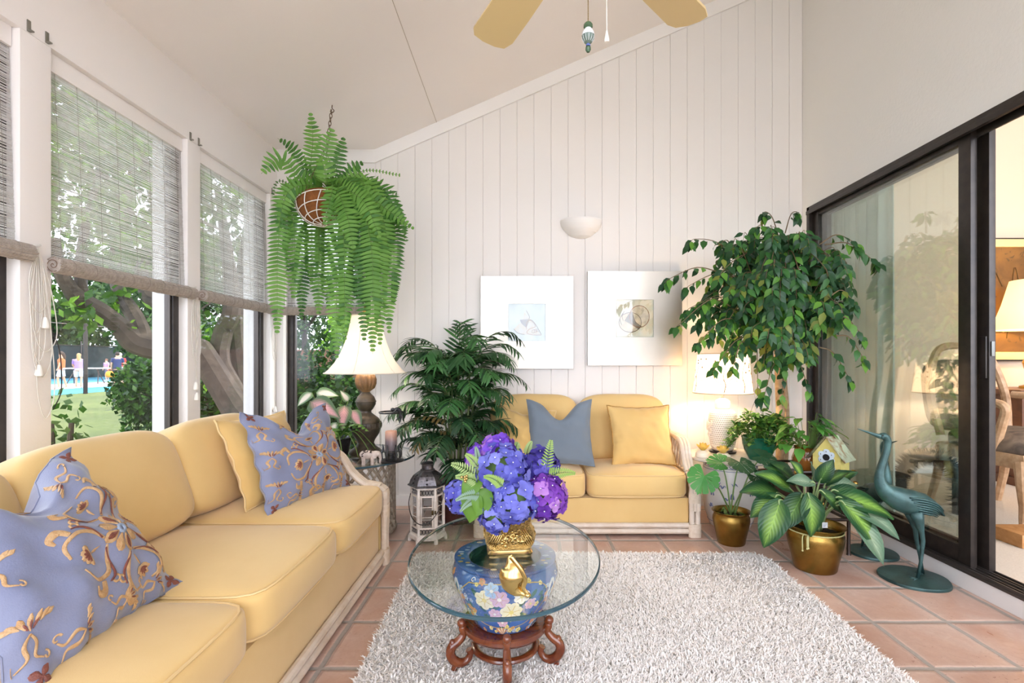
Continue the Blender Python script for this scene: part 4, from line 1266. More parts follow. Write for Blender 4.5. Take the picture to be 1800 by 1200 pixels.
pillow('plain grey blue pillow with a chopped top on the two-seat sofa', (0.245, 3.40, 0.625), (0.40, 0.0, 0.0), (0.0, 0.15, 0.40), 0.45, 0.46, 0.16, fabric('dusty blue cloth', '#75808c', '#6b7682', 300, 0.2), 0.13, 8, False)
pillow('square yellow piped pillow in the corner by the lamp on the two-seat sofa', (0.80, 3.44, 0.60), (0.42, 0.03, 0.0), (-0.01, 0.16, 0.40), 0.44, 0.42, 0.15, M_yellow2, 0.0, 9, False, mat('gold cord', '#b98b3d', 0.6, c2='#8e6428', vscale=200), 0.004)
# ------------------------------------------------------------------ shag rug
def shag_rug():
    c = [(-0.53, 0.35), (1.255, 0.35), (1.345, 2.845), (-0.60, 2.835)]       # corners, going round
    t = thing('shag_rug', 'cream shag rug on the tile floor under the oval glass table', 'rug', (0.38, 1.6, 0))
    o = Vector(t.location)
    pts = []
    for i in range(4):                                                       # rounded corners
        a, b, d = Vector((*c[i-1], 0)), Vector((*c[i], 0)), Vector((*c[(i+1) % 4], 0))
        u, w = (a - b).normalized(), (d - b).normalized(); r = 0.12 if i == 2 else 0.05
        for k in range(6):
            f = k/5; pts.append(b + u*r*(1-f)**2 + w*r*f**2)
    mb = MB()
    P = [(p.x - o.x, p.y - o.y) for p in pts]
    mb.prism(P, 0.014, Matrix.Translation((0, 0, 0.009))); mb.build('backing', mat('rug backing', '#e6e0d8', 0.9), t)
    rg = np.random.default_rng(2)
    N_ = 150000
    q = rg.random((N_*2, 2)) * [2.1, 2.6] + [-0.66, 0.3]
    poly = np.array([(p.x, p.y) for p in pts])
    ins = np.zeros(len(q), bool); j = len(poly) - 1
    for i in range(len(poly)):
        a, b = poly[i], poly[j]
        ins ^= ((a[1] > q[:, 1]) != (b[1] > q[:, 1])) & (q[:, 0] < (b[0] - a[0])*(q[:, 1] - a[1])/(b[1] - a[1] + 1e-12) + a[0]); j = i
    q = q[ins][:N_]; n = len(q)
    base = np.column_stack([q[:, 0] - o.x, q[:, 1] - o.y, np.full(n, 0.012)])
    an = rg.random(n)*2*PI + 0.0
    flow = 1.2*np.sin(q[:, 0]*3.1 + 1) + 1.4*np.cos(q[:, 1]*2.3 + q[:, 0]*1.7)      # the pile lies in swirls
    an = np.where(rg.random(n) < 0.55, flow + rg.normal(size=n)*0.8, an)
    ln = 0.009 + 0.016*rg.random(n); h = 0.013 + 0.012*rg.random(n)
    d = np.column_stack([np.cos(an), np.sin(an), np.zeros(n)]); s = np.column_stack([-np.sin(an), np.cos(an), np.zeros(n)])
    w = (0.0016 + 0.0014*rg.random(n))[:, None]
    z = np.array([0, 0, 1.0])
    mid = base + d*(ln*0.35)[:, None] + z*(h*0.75)[:, None]; tip = base + d*ln[:, None] + z*h[:, None]
    quad = np.stack([base - s*w, base + s*w, mid + s*w*1.1, mid - s*w*1.1], 1).reshape(-1, 3)
    quad2 = np.stack([mid - s*w*1.1, mid + s*w*1.1, tip + s*w*0.5, tip - s*w*0.5], 1).reshape(-1, 3)
    mi = rg.integers(0, 4, n)
    ms = [mat('rug wool', a, 0.95, sheen=0.2) for a in ('#f3efec', '#efeae6', '#f6f3f0', '#e6dfda')]
    pl = np_obj('pile', np.concatenate([quad, quad2]), 4, ms, t, np.concatenate([mi, mi]))
    pl['kind'] = 'stuff'
shag_rug()

# ------------------------------------------------------------------ coffee table: stand, bowl, oval glass
TX, TY = -0.066, 1.84
RUG = 0.024
M_rose = mat('polished rosewood', '#5a2416', 0.22, c2='#7c4222', vscale=7, vdist=2, coat=0.5)
t = thing('carved_wood_stand', 'carved dark red wood stand with five curled legs under the porcelain bowl', 'stand', (TX, TY, RUG))
mb = MB(); mb.lathe([(0, 0.108), (0.135, 0.108), (0.146, 0.113), (0.152, 0.122), (0.150, 0.130), (0.156, 0.134), (0.155, 0.141), (0.146, 0.143), (0.142, 0.138), (0, 0.137)], 56); mb.build('top_disc', M_rose, t)
for k in range(5):
    a = R(-86) + k*2*PI/5
    mb = MB()
    pr = spline([(0.150, 0, 0.158), (0.160, 0, 0.140), (0.156, 0, 0.118), (0.172, 0, 0.098), (0.196, 0, 0.082), (0.203, 0, 0.058), (0.190, 0, 0.032), (0.165, 0, 0.018), (0.142, 0, 0.024), (0.131, 0, 0.044), (0.137, 0, 0.060)], 6)
    Mx = Matrix.Rotation(a, 4, 'Z')
    rr = lerp_list([0.009, 0.014, 0.013, 0.015, 0.017, 0.017, 0.017, 0.016, 0.013, 0.012, 0.012], len(pr))
    mb.tube([Mx @ p for p in pr], [(q, q*0.95) for q in rr], 12, up=(-math.sin(a), math.cos(a), 0))
    mb.tube([Mx @ Vector(p) for p in ((0.18, 0, 0.024), (0.188, 0, 0.010), (0.190, 0, 0.0))], [0.013, 0.010, 0.011], 10)
    p = Mx @ Vector((0.163, 0, 0.157)); mb.ball(p, 0.016, 12, 8)
    p = Mx @ Vector((0.196, 0, 0.092)); mb.ball(p, (0.012, 0.012, 0.016), 10, 6)
    mb.build('leg', M_rose, t)
mb = MB(); mb.tube([(0.112*math.cos(q), 0.112*math.sin(q), 0.052) for q in [2*PI*i/40 for i in range(40)]], [(0.014, 0.010)]*40, 10, closed=True); mb.build('ring_stretcher', M_rose, t)

BZ = RUG + 0.1385
BP = [(0.104, 0.0), (0.112, 0.008), (0.128, 0.035), (0.150, 0.075), (0.172, 0.120), (0.188, 0.165), (0.191, 0.190), (0.184, 0.210), (0.174, 0.221)]
def bowl_r(z):
    for (r0, z0), (r1, z1) in zip(BP[:-1], BP[1:]):
        if z <= z1: return r0 + (r1 - r0) * max(0, z - z0) / (z1 - z0)
    return BP[-1][0]
tb = thing('porcelain_bowl', 'large blue porcelain fish bowl painted with flowers, under the oval glass', 'bowl', (TX, TY, BZ))
def porcelain():
    m = new_mat('blue porcelain')
    c = m.mix(m.ramp(m.noise(14, 4), [(0.35, 0.0), (0.65, 1.0)]), '#3f62a0', '#5279b4')
    return m.end(m.pbr(color=c, rough=0.12, coat=0.4, spec=0.5))
M_porc = porcelain()
mb = MB()
prof = [(0.0, 0.0)] + BP + [(0.176, 0.226), (0.184, 0.231), (0.183, 0.237), (0.172, 0.2385), (0.136, 0.2385), (0.130, 0.235), (0.132, 0.222), (0.15, 0.20), (0.165, 0.16), (0.13, 0.06), (0.09, 0.02), (0, 0.018)]
mb.lathe(spline([(r, 0, z) for r, z in prof], 1) and prof, 72); mb.build('bowl_body', M_porc, tb, 50)
mb = MB(); mb.lathe([(0.1295, 0.234), (0.1315, 0.222), (0.149, 0.20), (0.164, 0.16), (0.129, 0.061), (0.089, 0.0215), (0, 0.0195)], 56); mb.build('bowl_inside', mat('green glaze inside', '#2c5a5c', 0.2), tb)
PC = ['#ece5c9', '#d9b7cc', '#a9c4e0', '#3d6b5f', '#c7a95d', '#e9d98c', '#f2efe6', '#d99a72', '#2c4a86']
PM = [mat('enamel ' + n, c, 0.2) for n, c in zip(('cream', 'pink', 'pale blue', 'green', 'gold', 'yellow', 'white', 'coral', 'dark blue'), PC)]
def bowl_art():
    mb = MB(); g = random.Random(21)
    def pt(s, z, off):                        # s = arc length measured on a 0.18 m circle from the front
        z = max(0.004, min(0.219, z))
        a = R(-90) + s/0.18; r = bowl_r(z) + off
        return (r*math.cos(a), r*math.sin(a), z + off*0.3)
    def blob(s, z, rx, rz, mi, off, n=12, wob=0.0, k=5, rot=0.0):
        vs = [pt(s, z, off)]
        for ring in (0.5, 1.0):
            for i in range(n):
                a = 2*PI*i/n; q = ring*(1 + wob*math.cos(k*a))
                x, y = rx*q*math.cos(a), rz*q*math.sin(a)
                vs.append(pt(s + x*math.cos(rot) - y*math.sin(rot), z + x*math.sin(rot) + y*math.cos(rot), off))
        fs = [(0, 1 + i, 1 + (i+1) % n) for i in range(n)] + [(1 + i, 1 + n + i, 1 + n + (i+1) % n, 1 + (i+1) % n) for i in range(n)]
        mb.add(vs, fs, mi)
    def line(pts, w, mi, off=0.0012):
        P = spline([(a, b, 0) for a, b in pts], 6); vs = []
        for i, p in enumerate(P):
            d = P[min(len(P)-1, i+1)] - P[max(0, i-1)]; q = Vector((-d.y, d.x, 0)).normalized()*w
            vs += [pt(p.x - q.x, p.y - q.y, off), pt(p.x + q.x, p.y + q.y, off)]
        mb.add(vs, [(2*i, 2*i+1, 2*i+3, 2*i+2) for i in range(len(P) - 1)], mi)
    def flower(s, z, r, mi, ci, n=6):
        for i in range(n):
            a = 2*PI*i/n + s*9
            blob(s + 0.6*r*math.cos(a), z + 0.6*r*math.sin(a), r*0.5, r*0.46, mi, 0.0014 + 0.0001*i, 9, rot=a)
            line([(s + 0.25*r*math.cos(a), z + 0.25*r*math.sin(a)), (s + 0.8*r*math.cos(a), z + 0.8*r*math.sin(a))], r*0.025, 4, 0.0025)
        blob(s, z, r*0.24, r*0.24, ci, 0.0026, 9)
    for rep in range(3):
        o = rep*2*PI*0.18/3
        # gold cartouche
        line([(o - 0.12, 0.20), (o - 0.165, 0.15), (o - 0.14, 0.09), (o - 0.10, 0.05), (o, 0.035), (o + 0.10, 0.05), (o + 0.14, 0.09), (o + 0.165, 0.15), (o + 0.12, 0.20), (o, 0.208), (o - 0.12, 0.20)], 0.0016, 4)
        flower(o - 0.062, 0.150, 0.034, 0, 5); flower(o - 0.012, 0.158, 0.030, 1, 6); flower(o - 0.036, 0.187, 0.024, 2, 6)
        flower(o + 0.028, 0.106, 0.038, 5 if rep else 0, 5, 7); flower(o - 0.032, 0.098, 0.022, 1, 6); flower(o + 0.06, 0.165, 0.026, 6, 5); flower(o + 0.095, 0.13, 0.02, 1, 5); flower(o - 0.005, 0.062, 0.02, 1, 6)
        for (x, z, a) in ((-0.03, 0.125, 0.3), (-0.075, 0.118, 2.2), (0.06, 0.135, 0.8), (0.075, 0.09, -0.4), (-0.06, 0.085, 2.8), (0.005, 0.08, 1.3), (0.10, 0.165, 0.9), (-0.095, 0.17, 2.2)):
            blob(o + x, z, 0.020, 0.008, 3, 0.001, 10, rot=a)
        line([(o - 0.10, 0.06), (o - 0.06, 0.10), (o - 0.03, 0.13), (o - 0.04, 0.17)], 0.0011, 3); line([(o + 0.02, 0.05), (o + 0.04, 0.09), (o + 0.06, 0.14), (o + 0.05, 0.19)], 0.0011, 3)
        # pale scrolls at the sides, fan at the foot
        for sg in (-1, 1):
            line([(o + sg*0.185, 0.10), (o + sg*0.172, 0.15), (o + sg*0.19, 0.19), (o + sg*0.205, 0.17), (o + sg*0.195, 0.15)], 0.005, 2, 0.001)
            line([(o + sg*0.185, 0.10), (o + sg*0.172, 0.15), (o + sg*0.19, 0.19), (o + sg*0.205, 0.17), (o + sg*0.195, 0.15)], 0.002, 6, 0.0014)
        for i in range(7):
            a = PI/2 + (i - 3)*0.26
            blob(o - 0.01 + 0.020*math.cos(a), 0.004 + 0.020*math.sin(a), 0.017, 0.0038, 0 if i % 2 else 7, 0.0012 + 0.0001*i, 9, rot=a)
    for i in range(420):
        s = g.uniform(-PI, PI)*0.18; z = g.uniform(0.01, 0.212)
        q = (s + 0.188) % 0.377 - 0.188
        if abs(q) < 0.10 and z > 0.05 and z < 0.2 : continue
        r = g.uniform(0.006, 0.012); mi = g.choice([7, 5, 2, 7, 6, 8, 3])
        if mi in (7, 5, 2): 
            for k in range(5): blob(s + 0.7*r*math.cos(k*1.257), z + 0.7*r*math.sin(k*1.257), r*0.5, r*0.5, mi, 0.0010, 6)
            blob(s, z, r*0.3, r*0.3, 4, 0.0015, 6)
        elif mi == 6: line(spiral((s, z), 0.009, 0.002, 0, 6), 0.0012, 6, 0.001)
        else: blob(s, z, r*1.3, r*0.6, mi, 0.0009, 8, rot=g.uniform(0, 3))
    mb.build('painted_flowers', PM, tb, 180)
    mb = MB()
    for i in range(46):                       # patches on the flat rim
        a = 2*PI*i/46 + g.uniform(-0.03, 0.03); r = g.uniform(0.143, 0.170); w = g.uniform(0.006, 0.013)
        n = 7; vs = [(r*math.cos(a), r*math.sin(a), 0.2391)]
        for k in range(n): vs.append((r*math.cos(a) + w*math.cos(k*2*PI/n), r*math.sin(a) + w*0.7*math.sin(k*2*PI/n), 0.2391))
        mb.add(vs, [(0, 1 + k, 1 + (k+1) % n) for k in range(n)], g.choice([0, 2, 2, 3, 8, 4]))
    mb.build('rim_painting', PM, tb, 0)
bowl_art()

GZT = BZ + 0.2405
def glass_top_mats(n1):
    a = glass_sheet(n1, (0.955, 0.98, 0.97), 1.55)
    e = new_mat(n1 + ' edge')
    e.end(e.pbr(color='#2c4f5c', rough=0.08, spec=0.7, trans=0.2, ior=1.5))
    return a, e.m
M_gt, M_ge = glass_top_mats('table glass')
def glass_slab(name, rx, ry, h, t, parent):
    """Clear sheet (upper face and lower face) with a polished greenish rim as its own part."""
    n = 112
    mb = MB()
    for z, rev in ((h, False), (0.0, True)):
        vs = [(0, 0, z)] + [(rx*0.985*math.cos(2*PI*i/n), ry*0.985*math.sin(2*PI*i/n), z) for i in range(n)]
        fs = [(0, 1 + i, 1 + (i+1) % n) for i in range(n)]
        mb.add(vs, [f[::-1] for f in fs] if rev else fs)
    s = mb.build(name, M_gt, parent, 0)
    mb = MB(); vs = []
    pr = [(0.985, 0.0), (0.996, 0.001), (1.0, 0.25*h), (1.0, 0.75*h), (0.996, h - 0.001), (0.985, h)]
    for f, z in pr: vs += [(rx*f*math.cos(2*PI*i/n), ry*f*math.sin(2*PI*i/n), z) for i in range(n)]
    mb.add(vs, [(k*n + i, k*n + (i+1) % n, (k+1)*n + (i+1) % n, (k+1)*n + i) for k in range(len(pr) - 1) for i in range(n)])
    mb.build('polished_edge', M_ge, parent)
    return s
t = thing('glass_tabletop', 'oval clear glass tabletop lying on the blue porcelain bowl', 'table', (TX, TY + 0.0, GZT))
glass_slab('glass_sheet', 0.338, 0.490, 0.012, 0.012, t)
GT = GZT + 0.012

# ------------------------------------------------------------------ gold planter, ornament and bouquet on the glass
def gold(name, c='#cdb072', rough=0.22, bump=None):
    m = new_mat(name)
    kw = {}
    if bump:
        v = m.n('TexVoronoi', {'Scale': bump}, feature='SMOOTH_F1').outputs[0]
        kw['normal'] = m.bump(m.math('ADD', v, m.math('MULTIPLY', m.noise(bump*1.5, 3), 0.6)), 0.9, 0.01)
    return m.end(m.pbr(color=c, rough=rough, metal=1.0, **kw))
M_gold = gold('polished gold')
M_goldr = gold('embossed gold', rough=0.25, bump=55)
t = thing('gold_planter', 'embossed gold planter with rolled sides on the oval glass, holding the bouquet', 'planter', (-0.052, 1.845, GT), R(6))
def loft(mb, rows, p=5.0, n=48, mi=0):
    """Rounded-rectangle rings: rows of (half x, half y, z)."""
    vs = []
    for hx, hy, z in rows:
        for i in range(n):
            a = 2*PI*i/n; ca, sa = math.cos(a), math.sin(a)
            e = (abs(ca)**p + abs(sa)**p)**(1/p)
            vs.append((hx*ca/e, hy*sa/e, z))
    fs = [(k*n + i, k*n + (i+1) % n, (k+1)*n + (i+1) % n, (k+1)*n + i) for k in range(len(rows) - 1) for i in range(n)]
    return mb.add(vs, fs, mi)
mb = MB(); loft(mb, [(0.0, 0.0, 0.0), (0.080, 0.062, 0.0), (0.081, 0.063, 0.006), (0.076, 0.058, 0.012), (0.074, 0.056, 0.016)], 9); mb.build('foot', M_gold, t)
mb = MB(); loft(mb, [(0.072, 0.055, 0.016), (0.078, 0.061, 0.024), (0.087, 0.070, 0.042), (0.090, 0.073, 0.062), (0.087, 0.070, 0.082), (0.078, 0.062, 0.098), (0.074, 0.058, 0.106), (0.078, 0.062, 0.124), (0.080, 0.064, 0.130), (0.076, 0.060, 0.131), (0.07, 0.054, 0.118), (0.06, 0.045, 0.05), (0, 0, 0.045)], 8); mb.build('body', M_goldr, t)
mb = MB(); g = random.Random(4)
for sx in (-1, 1):
    for q in range(5):
        pth = [(sx*(0.055 + 0.006*q) - sx*0.004*k, -0.068 - 0.006*math.sin(k*0.5), 0.035 + 0.007*k + 0.003*q) for k in range(8)]
        mb.tube(spline(pth, 3), 0.0022, 5)
for i in range(46):
    x, z = g.gauss(0, 0.026), g.gauss(0.063, 0.012)
    if abs(x) < 0.065 and 0.03 < z < 0.095: mb.ball((x, -0.0715 + abs(z - 0.062)*0.16, z), g.uniform(0.004, 0.0075), 8, 6)
for s in range(6):
    c = (g.uniform(-0.06, 0.06), 0.064); P = spiral(c, 0.014, 0.003, s, s + 5, 9); mb.tube([(a, -0.0735, b) for a, b in P], 0.0022, 5)
for sx in (-1, 1):
    for s in range(3):
        P = spiral((-0.03 + 0.03*s, 0.062), 0.016, 0.003, s, s + 5, 9); mb.tube([(sx*0.0905, a, b) for a, b in P], 0.0022, 5)
mb.build('relief', M_gold, t)

t = thing('gold_ornament', 'smooth polished gold curled fish ornament standing on the glass near its front edge', 'figurine', (-0.030, 1.475, GT), R(-8))
mb = MB()
pr = spline([(0.040, 0, 0.006), (0.028, 0, 0.012), (0.012, 0, 0.020), (0.0, 0, 0.038), (-0.004, 0, 0.062), (-0.002, 0, 0.084), (-0.006, 0, 0.100), (-0.008, 0, 0.114), (-0.002, 0, 0.122)], 5)
mb.tube(pr, [(a*0.75, a) for a in lerp_list([0.005, 0.008, 0.020, 0.034, 0.038, 0.029, 0.015, 0.007, 0.003], len(pr))], 18, up=(1, 0, 0))
for k in range(len(mb.v)):
    x, y, z = mb.v[k]
    if x > 0.01 and y < 0: mb.v[k] = (x - 0.006*math.sin(z*60), y*0.85, z)
mb.build('body', M_gold, t, 180)
mb = MB(); mb.tube(spline([(-0.006, -0.006, 0.118), (0.014, -0.012, 0.098), (0.028, -0.013, 0.078), (0.036, -0.008, 0.055), (0.030, -0.004, 0.03), (0.042, -0.002, 0.010)], 6), [(0.004, 0.008)]*31, 8); mb.build('fin_ridge', M_gold, t, 180)
mb = MB(); mb.ball((0.043, 0, 0.0075), (0.010, 0.009, 0.0075), 10, 8); mb.build('mouth', M_gold, t, 180)

# ------------------------------------------------------------------ wall pictures
def picture(label, x, z, seed, w=0.702, art=0):
    t = thing('framed_picture', label, 'picture', (x, YB - 0.002, z))
    h = w/2; ih = 0.143
    M_silver = new_mat('brushed silver leaf')
    n = M_silver.noise(3, 4)
    xx, yy, zz = M_silver.sep(M_silver.coord())[0:3]
    stv = M_silver.noise(1, 3, M_silver.comb(M_silver.math('MULTIPLY', xx, 6), 0.0, M_silver.math('MULTIPLY', zz, 160)))
    M_s = M_silver.end(M_silver.pbr(color=M_silver.mix(n, '#c2bbb1', '#b3aba0'), rough=0.33, metal=0.9, normal=M_silver.bump(stv, 0.08, 0.002)))
    mb = MB()
    d0, d1 = -0.030, 0.0
    for a, b in (((-h, d0, -h), (h, d1, -ih)), ((-h, d0, ih), (h, d1, h)), ((-h, d0, -ih), (-ih, d1, ih)), ((ih, d0, -ih), (h, d1, ih))): mb.box(a, b)
    mb.build('wide_frame', M_s, t, 0)
    mb = MB(); mb.box((-ih, -0.022, -ih), (ih, -0.012, ih)); mb.build('print', mat('print paper', '#cfd6c9' if art else '#b9c4c4', 0.7, c2='#dccfae' if art else '#9fb0b0', vscale=9), t)
    mb = MB(); d = -0.0225
    ink = mat('shell ink', '#6d5a4a', 0.7); pale = mat('shell fill', '#d9cdb2' if art else '#b3b6b4', 0.7, c2='#b4ab96', vscale=30); dk = mat('shell shade', '#6f6a60' if art else '#6b6f80', 0.7, c2='#8d8778', vscale=30); rust = mat('shell rim', '#8e5a32', 0.7)
    def poly(P, mi, e): mb.add([(a, d - e, b) for a, b in P], [tuple(range(len(P)))], mi)
    def ln(P, r, mi=0): mb.tube([(p.x, d - 0.002, p.y) for p in spline([(a, b, 0) for a, b in P], 6)], r, 5, mi=mi)
    if art:
        big = [(0.035 + 0.075*math.cos(a), 0.015 + 0.082*math.sin(a)) for a in [2*PI*i/32 for i in range(32)]]
        low = [(-0.035 + 0.085*math.cos(a), -0.03 + 0.075*math.sin(a)) for a in [2*PI*i/32 for i in range(32)]]
        poly(low, 1, 0.0004); ln(low + [low[0]], 0.0022)
        poly(big, 1, 0.0008); ln(big + [big[0]], 0.0024, 3)
        poly([(-0.075, -0.02), (-0.035, 0.045), (-0.02, 0.04), (0.0, -0.02), (0.05, -0.062), (0.03, -0.085), (-0.02, -0.05)], 2, 0.0014)
        ln([(-0.078, -0.02), (-0.03, 0.05), (-0.015, 0.03), (0.005, -0.025), (0.055, -0.066)], 0.0016)
        ln([(-0.09, 0.04), (-0.112, 0.0), (-0.10, -0.05)], 0.003, 2); ln([(-0.08, 0.055), (-0.095, 0.02), (-0.088, -0.02)], 0.0018)
    else:
        poly([(-0.10, -0.05), (-0.03, 0.02), (-0.02, 0.08), (0.03, 0.02), (0.07, -0.04), (0.10, -0.09), (0.0, -0.095), (-0.06, -0.08)], 1, 0.0005)
        poly([(-0.055, 0.02), (0.005, 0.025), (0.015, 0.005), (-0.005, -0.04), (-0.04, -0.01)], 2, 0.0011)
        ln([(-0.10, -0.05), (-0.07, -0.08), (-0.02, -0.092)], 0.002); ln([(-0.005, 0.09), (0.02, 0.04), (0.01, 0.02), (0.04, 0.015), (0.075, -0.03), (0.108, -0.09)], 0.0018)
        ln([(-0.005, -0.05), (0.0, 0.0), (0.03, 0.015), (0.065, -0.03), (0.02, -0.05), (0.0, -0.08), (0.05, -0.095), (0.11, -0.095)], 0.0016, 3)
        for i in range(3): ln(spiral((0.05 + 0.018*i, -0.072 + 0.006*i), 0.02 - 0.004*i, 0.003, i, i + 7, 12), 0.0012, 3 if i % 2 else 0)
    mb.build('shell_drawing', [ink, pale, dk, rust], t, 0)
    gm = MB(); gm.add([(-ih, -0.0285, -ih), (ih, -0.0285, -ih), (ih, -0.0285, ih), (-ih, -0.0285, ih)], [(0, 1, 2, 3)]); gm.build('glass', glass_sheet('picture glass', (0.98, 0.99, 0.98), 1.6, 0.02), t, 0)
    mb = MB()
    for sx in (-1, 1): mb.box((sx*ih - 0.0015, -0.0295, -ih), (sx*ih + 0.0015, -0.028, ih)); mb.box((-ih, -0.0295, sx*ih - 0.0015), (ih, -0.028, sx*ih + 0.0015))
    mb.build('glass_bead', M_nickel, t, 0)
picture('silver framed picture of a spiral whelk shell, nearer the palm', 0.027, 1.396, 1, 0.702, 0)
picture('silver framed picture of a round open shell, nearer the ficus', 0.846, 1.426, 2, 0.715, 1)

# plaster half-bowl sconce
t = thing('wall_sconce', 'white plaster half bowl sconce with stepped rings on planked wall', 'lamp', (0.440, YB, 2.12))
mb = MB()
prof = [(0.0, -0.085), (0.03, -0.083), (0.075, -0.068), (0.10, -0.048), (0.108, -0.040), (0.112, -0.041), (0.128, -0.022), (0.131, -0.024), (0.146, 0.0), (0.155, 0.02), (0.160, 0.045), (0.158, 0.053), (0.150, 0.053), (0.14, 0.02), (0.0, -0.03)]
mb.lathe(prof, 36, a0=PI, a1=2*PI, mod=None)
for i in range(len(mb.v)):
    x, y, z = mb.v[i]; mb.v[i] = (x, y*0.8, z)
mb.build('bowl', M_trim, t, 20)
mb = MB(); mb.box((-0.05, -0.01, -0.04), (0.05, 0.0, 0.05)); mb.build('back_plate', M_trim, t)

# ------------------------------------------------------------------ ceiling fan (hub above the picture, blades and pulls hang into it)
FX, FY, FZ = 0.165, 1.414, 2.36
t = thing('ceiling_fan', 'ceiling fan with pale yellow blades on a long rod', 'fan', (FX, FY, FZ))
M_blade = mat('pale yellow fan blade', '#e6cf9a', 0.4)
M_fan = mat('cream fan metal', '#e4d7b8', 0.35)
for k in range(5):
    a = R(45.5 + 72*k)
    mb = MB()
    out = [(0.17, -0.055), (0.22, -0.062), (0.45, -0.075), (0.60, -0.080), (0.648, -0.066), (0.662, -0.03), (0.664, 0.02), (0.652, 0.062), (0.62, 0.078), (0.45, 0.075), (0.22, 0.062), (0.17, 0.055)]
    mb.prism(out, 0.008, Matrix.Rotation(a, 4, 'Z') @ Matrix.Rotation(R(9), 4, 'X')); bl = mb.build('blade', M_blade, t)
    mb = MB()
    Mx = Matrix.Rotation(a, 4, 'Z')
    mb.tube([Mx @ Vector(p) for p in ((0.08, 0, 0.03), (0.14, 0, 0.012), (0.22, 0, 0.008))], [(0.02, 0.006), (0.016, 0.005), (0.03, 0.004)], 8); mb.build('blade_iron', M_fan, bl)
zr = zc(FX)
mb = MB(); mb.lathe([(0, -0.07), (0.05, -0.068), (0.07, -0.05), (0.105, -0.02), (0.115, 0.02), (0.11, 0.07), (0.07, 0.10), (0.03, 0.12), (0, 0.12)], 36); mb.build('motor_housing', M_fan, t)
mb = MB(); mb.tube([(0, 0, 0.11), (0, 0, zr - FZ)], 0.012, 10); mb.lathe([(0.02, zr - FZ - 0.12), (0.06, zr - FZ - 0.08), (0.075, zr - FZ + 0.03), (0, zr - FZ + 0.03)], 24); mb.build('down_rod', M_fan, t)
M_chain = mat('brass chain', '#8f7a52', 0.35, 0.8)
mb = MB()
z = -0.07
cx, cy = 0.012, -0.03
while z > -0.335: mb.ball((cx, cy, z), 0.0019, 6, 4); z -= 0.0042
pc = mb.build('pull_chain', M_chain, t, 180)
zt = -0.335
mb = MB(); n = 24
mb.lathe([(0, 0), (0.009, -0.001), (0.0125, -0.006), (0.0125, -0.012), (0.009, -0.016)], n, (cx, cy, zt), 0); mb.lathe([(0.009, -0.016), (0.012, -0.020), (0.0165, -0.028), (0.0175, -0.036)], n, (cx, cy, zt), 1)
mb.lathe([(0.0175, -0.036), (0.016, -0.044), (0.010, -0.054), (0.005, -0.058)], n, (cx, cy, zt), 2); mb.lathe([(0.005, -0.058), (0.006, -0.061), (0.006, -0.064)], n, (cx, cy, zt), 3); mb.lathe([(0.003, -0.064), (0.007, -0.067), (0.0075, -0.074), (0.004, -0.080), (0, -0.081)], n, (cx, cy, zt), 0)
for i in range(12):
    a = 2*PI*i/12; mb.tube([(cx + r*math.cos(a), cy + r*math.sin(a), zt + q) for r, q in ((0.0172, -0.038), (0.0158, -0.045), (0.0105, -0.053))], 0.0007, 4, mi=1)
mb.build('ceramic_drop', [mat('dark green glaze', '#3f5a41', 0.2), mat('white glaze', '#dfe4ea', 0.2), mat('grey green glaze', '#5d6f66', 0.25), mat('blue glaze', '#5b6fb0', 0.2)], pc)
mb = MB(); cx2 = 0.062; mb.tube([(cx2, cy, -0.05), (cx2 + 0.001, cy, -0.36)], 0.0016, 6); mb.ball((cx2, cy, -0.225), (0.0024, 0.0024, 0.004), 6, 4); pc = mb.build('pull_cord', M_cord, t)
mb = MB(); mb.lathe([(0, 0.022), (0.002, 0.021), (0.0045, 0.008), (0.0072, -0.004), (0.006, -0.010), (0, -0.011)], 14, (cx2 + 0.001, cy, -0.378)); mb.build('cord_pull', M_pull, pc)
# ------------------------------------------------------------------ side table by the corner window
STX, STY, STZ = -1.15, 3.285, 0.482
t = thing('side_table', 'round glass-topped side table on a woven twig drum in the window corner', 'table', (STX, STY, 0))
M_twig = mat('whitewashed twig', '#b9aa98', 0.7, c2='#8f8172', vscale=40, bump=(80, 0.3))
mb = MB()
for k in range(26):
    for s in (-1, 1):
        a0 = 2*PI*k/26; P = []
        for i in range(9):
            f = i/8; a = a0 + s*f*1.25; r = 0.295 + 0.012*math.cos(f*PI*2)
            P.append((r*math.cos(a) , r*math.sin(a), 0.02 + f*(STZ - 0.04)))
        mb.tube(P, 0.0075, 6)
mb.build('twig_lattice', M_twig, t)
for z, r in ((0.018, 0.305), (STZ - 0.017, 0.30)):
    mb = MB(); mb.tube([(r*math.cos(2*PI*i/48), r*math.sin(2*PI*i/48), z) for i in range(48)], 0.017, 10, closed=True); mb.build('twig_ring', M_twig, t)
for k in range(4):
    a = k*PI/2 + 0.35; mb = MB(); mb.tube([(0.30*math.cos(a), 0.30*math.sin(a), 0), (0.298*math.cos(a), 0.298*math.sin(a), STZ)], 0.016, 8); mb.build('post', M_twig, t)
gt = bpy.data.objects.new('glass_top', None)
bpy.data.objects.remove(gt)
n = 96; mb = MB()
for z, rev in ((STZ + 0.012, False), (STZ, True)):
    vs = [(0, 0, z)] + [(0.436*math.cos(2*PI*i/n), 0.436*math.sin(2*PI*i/n), z) for i in range(n)]; fs = [(0, 1 + i, 1 + (i+1) % n) for i in range(n)]
    mb.add(vs, [f[::-1] for f in fs] if rev else fs)
g_ = mb.build('glass_top', M_gt, t, 0)
mb = MB(); mb.lathe([(0.436, STZ), (0.4395, STZ + 0.001), (0.441, STZ + 0.006), (0.4395, STZ + 0.011), (0.436, STZ + 0.012)], 96); mb.build('polished_edge', M_ge, g_)
TT = STZ + 0.012

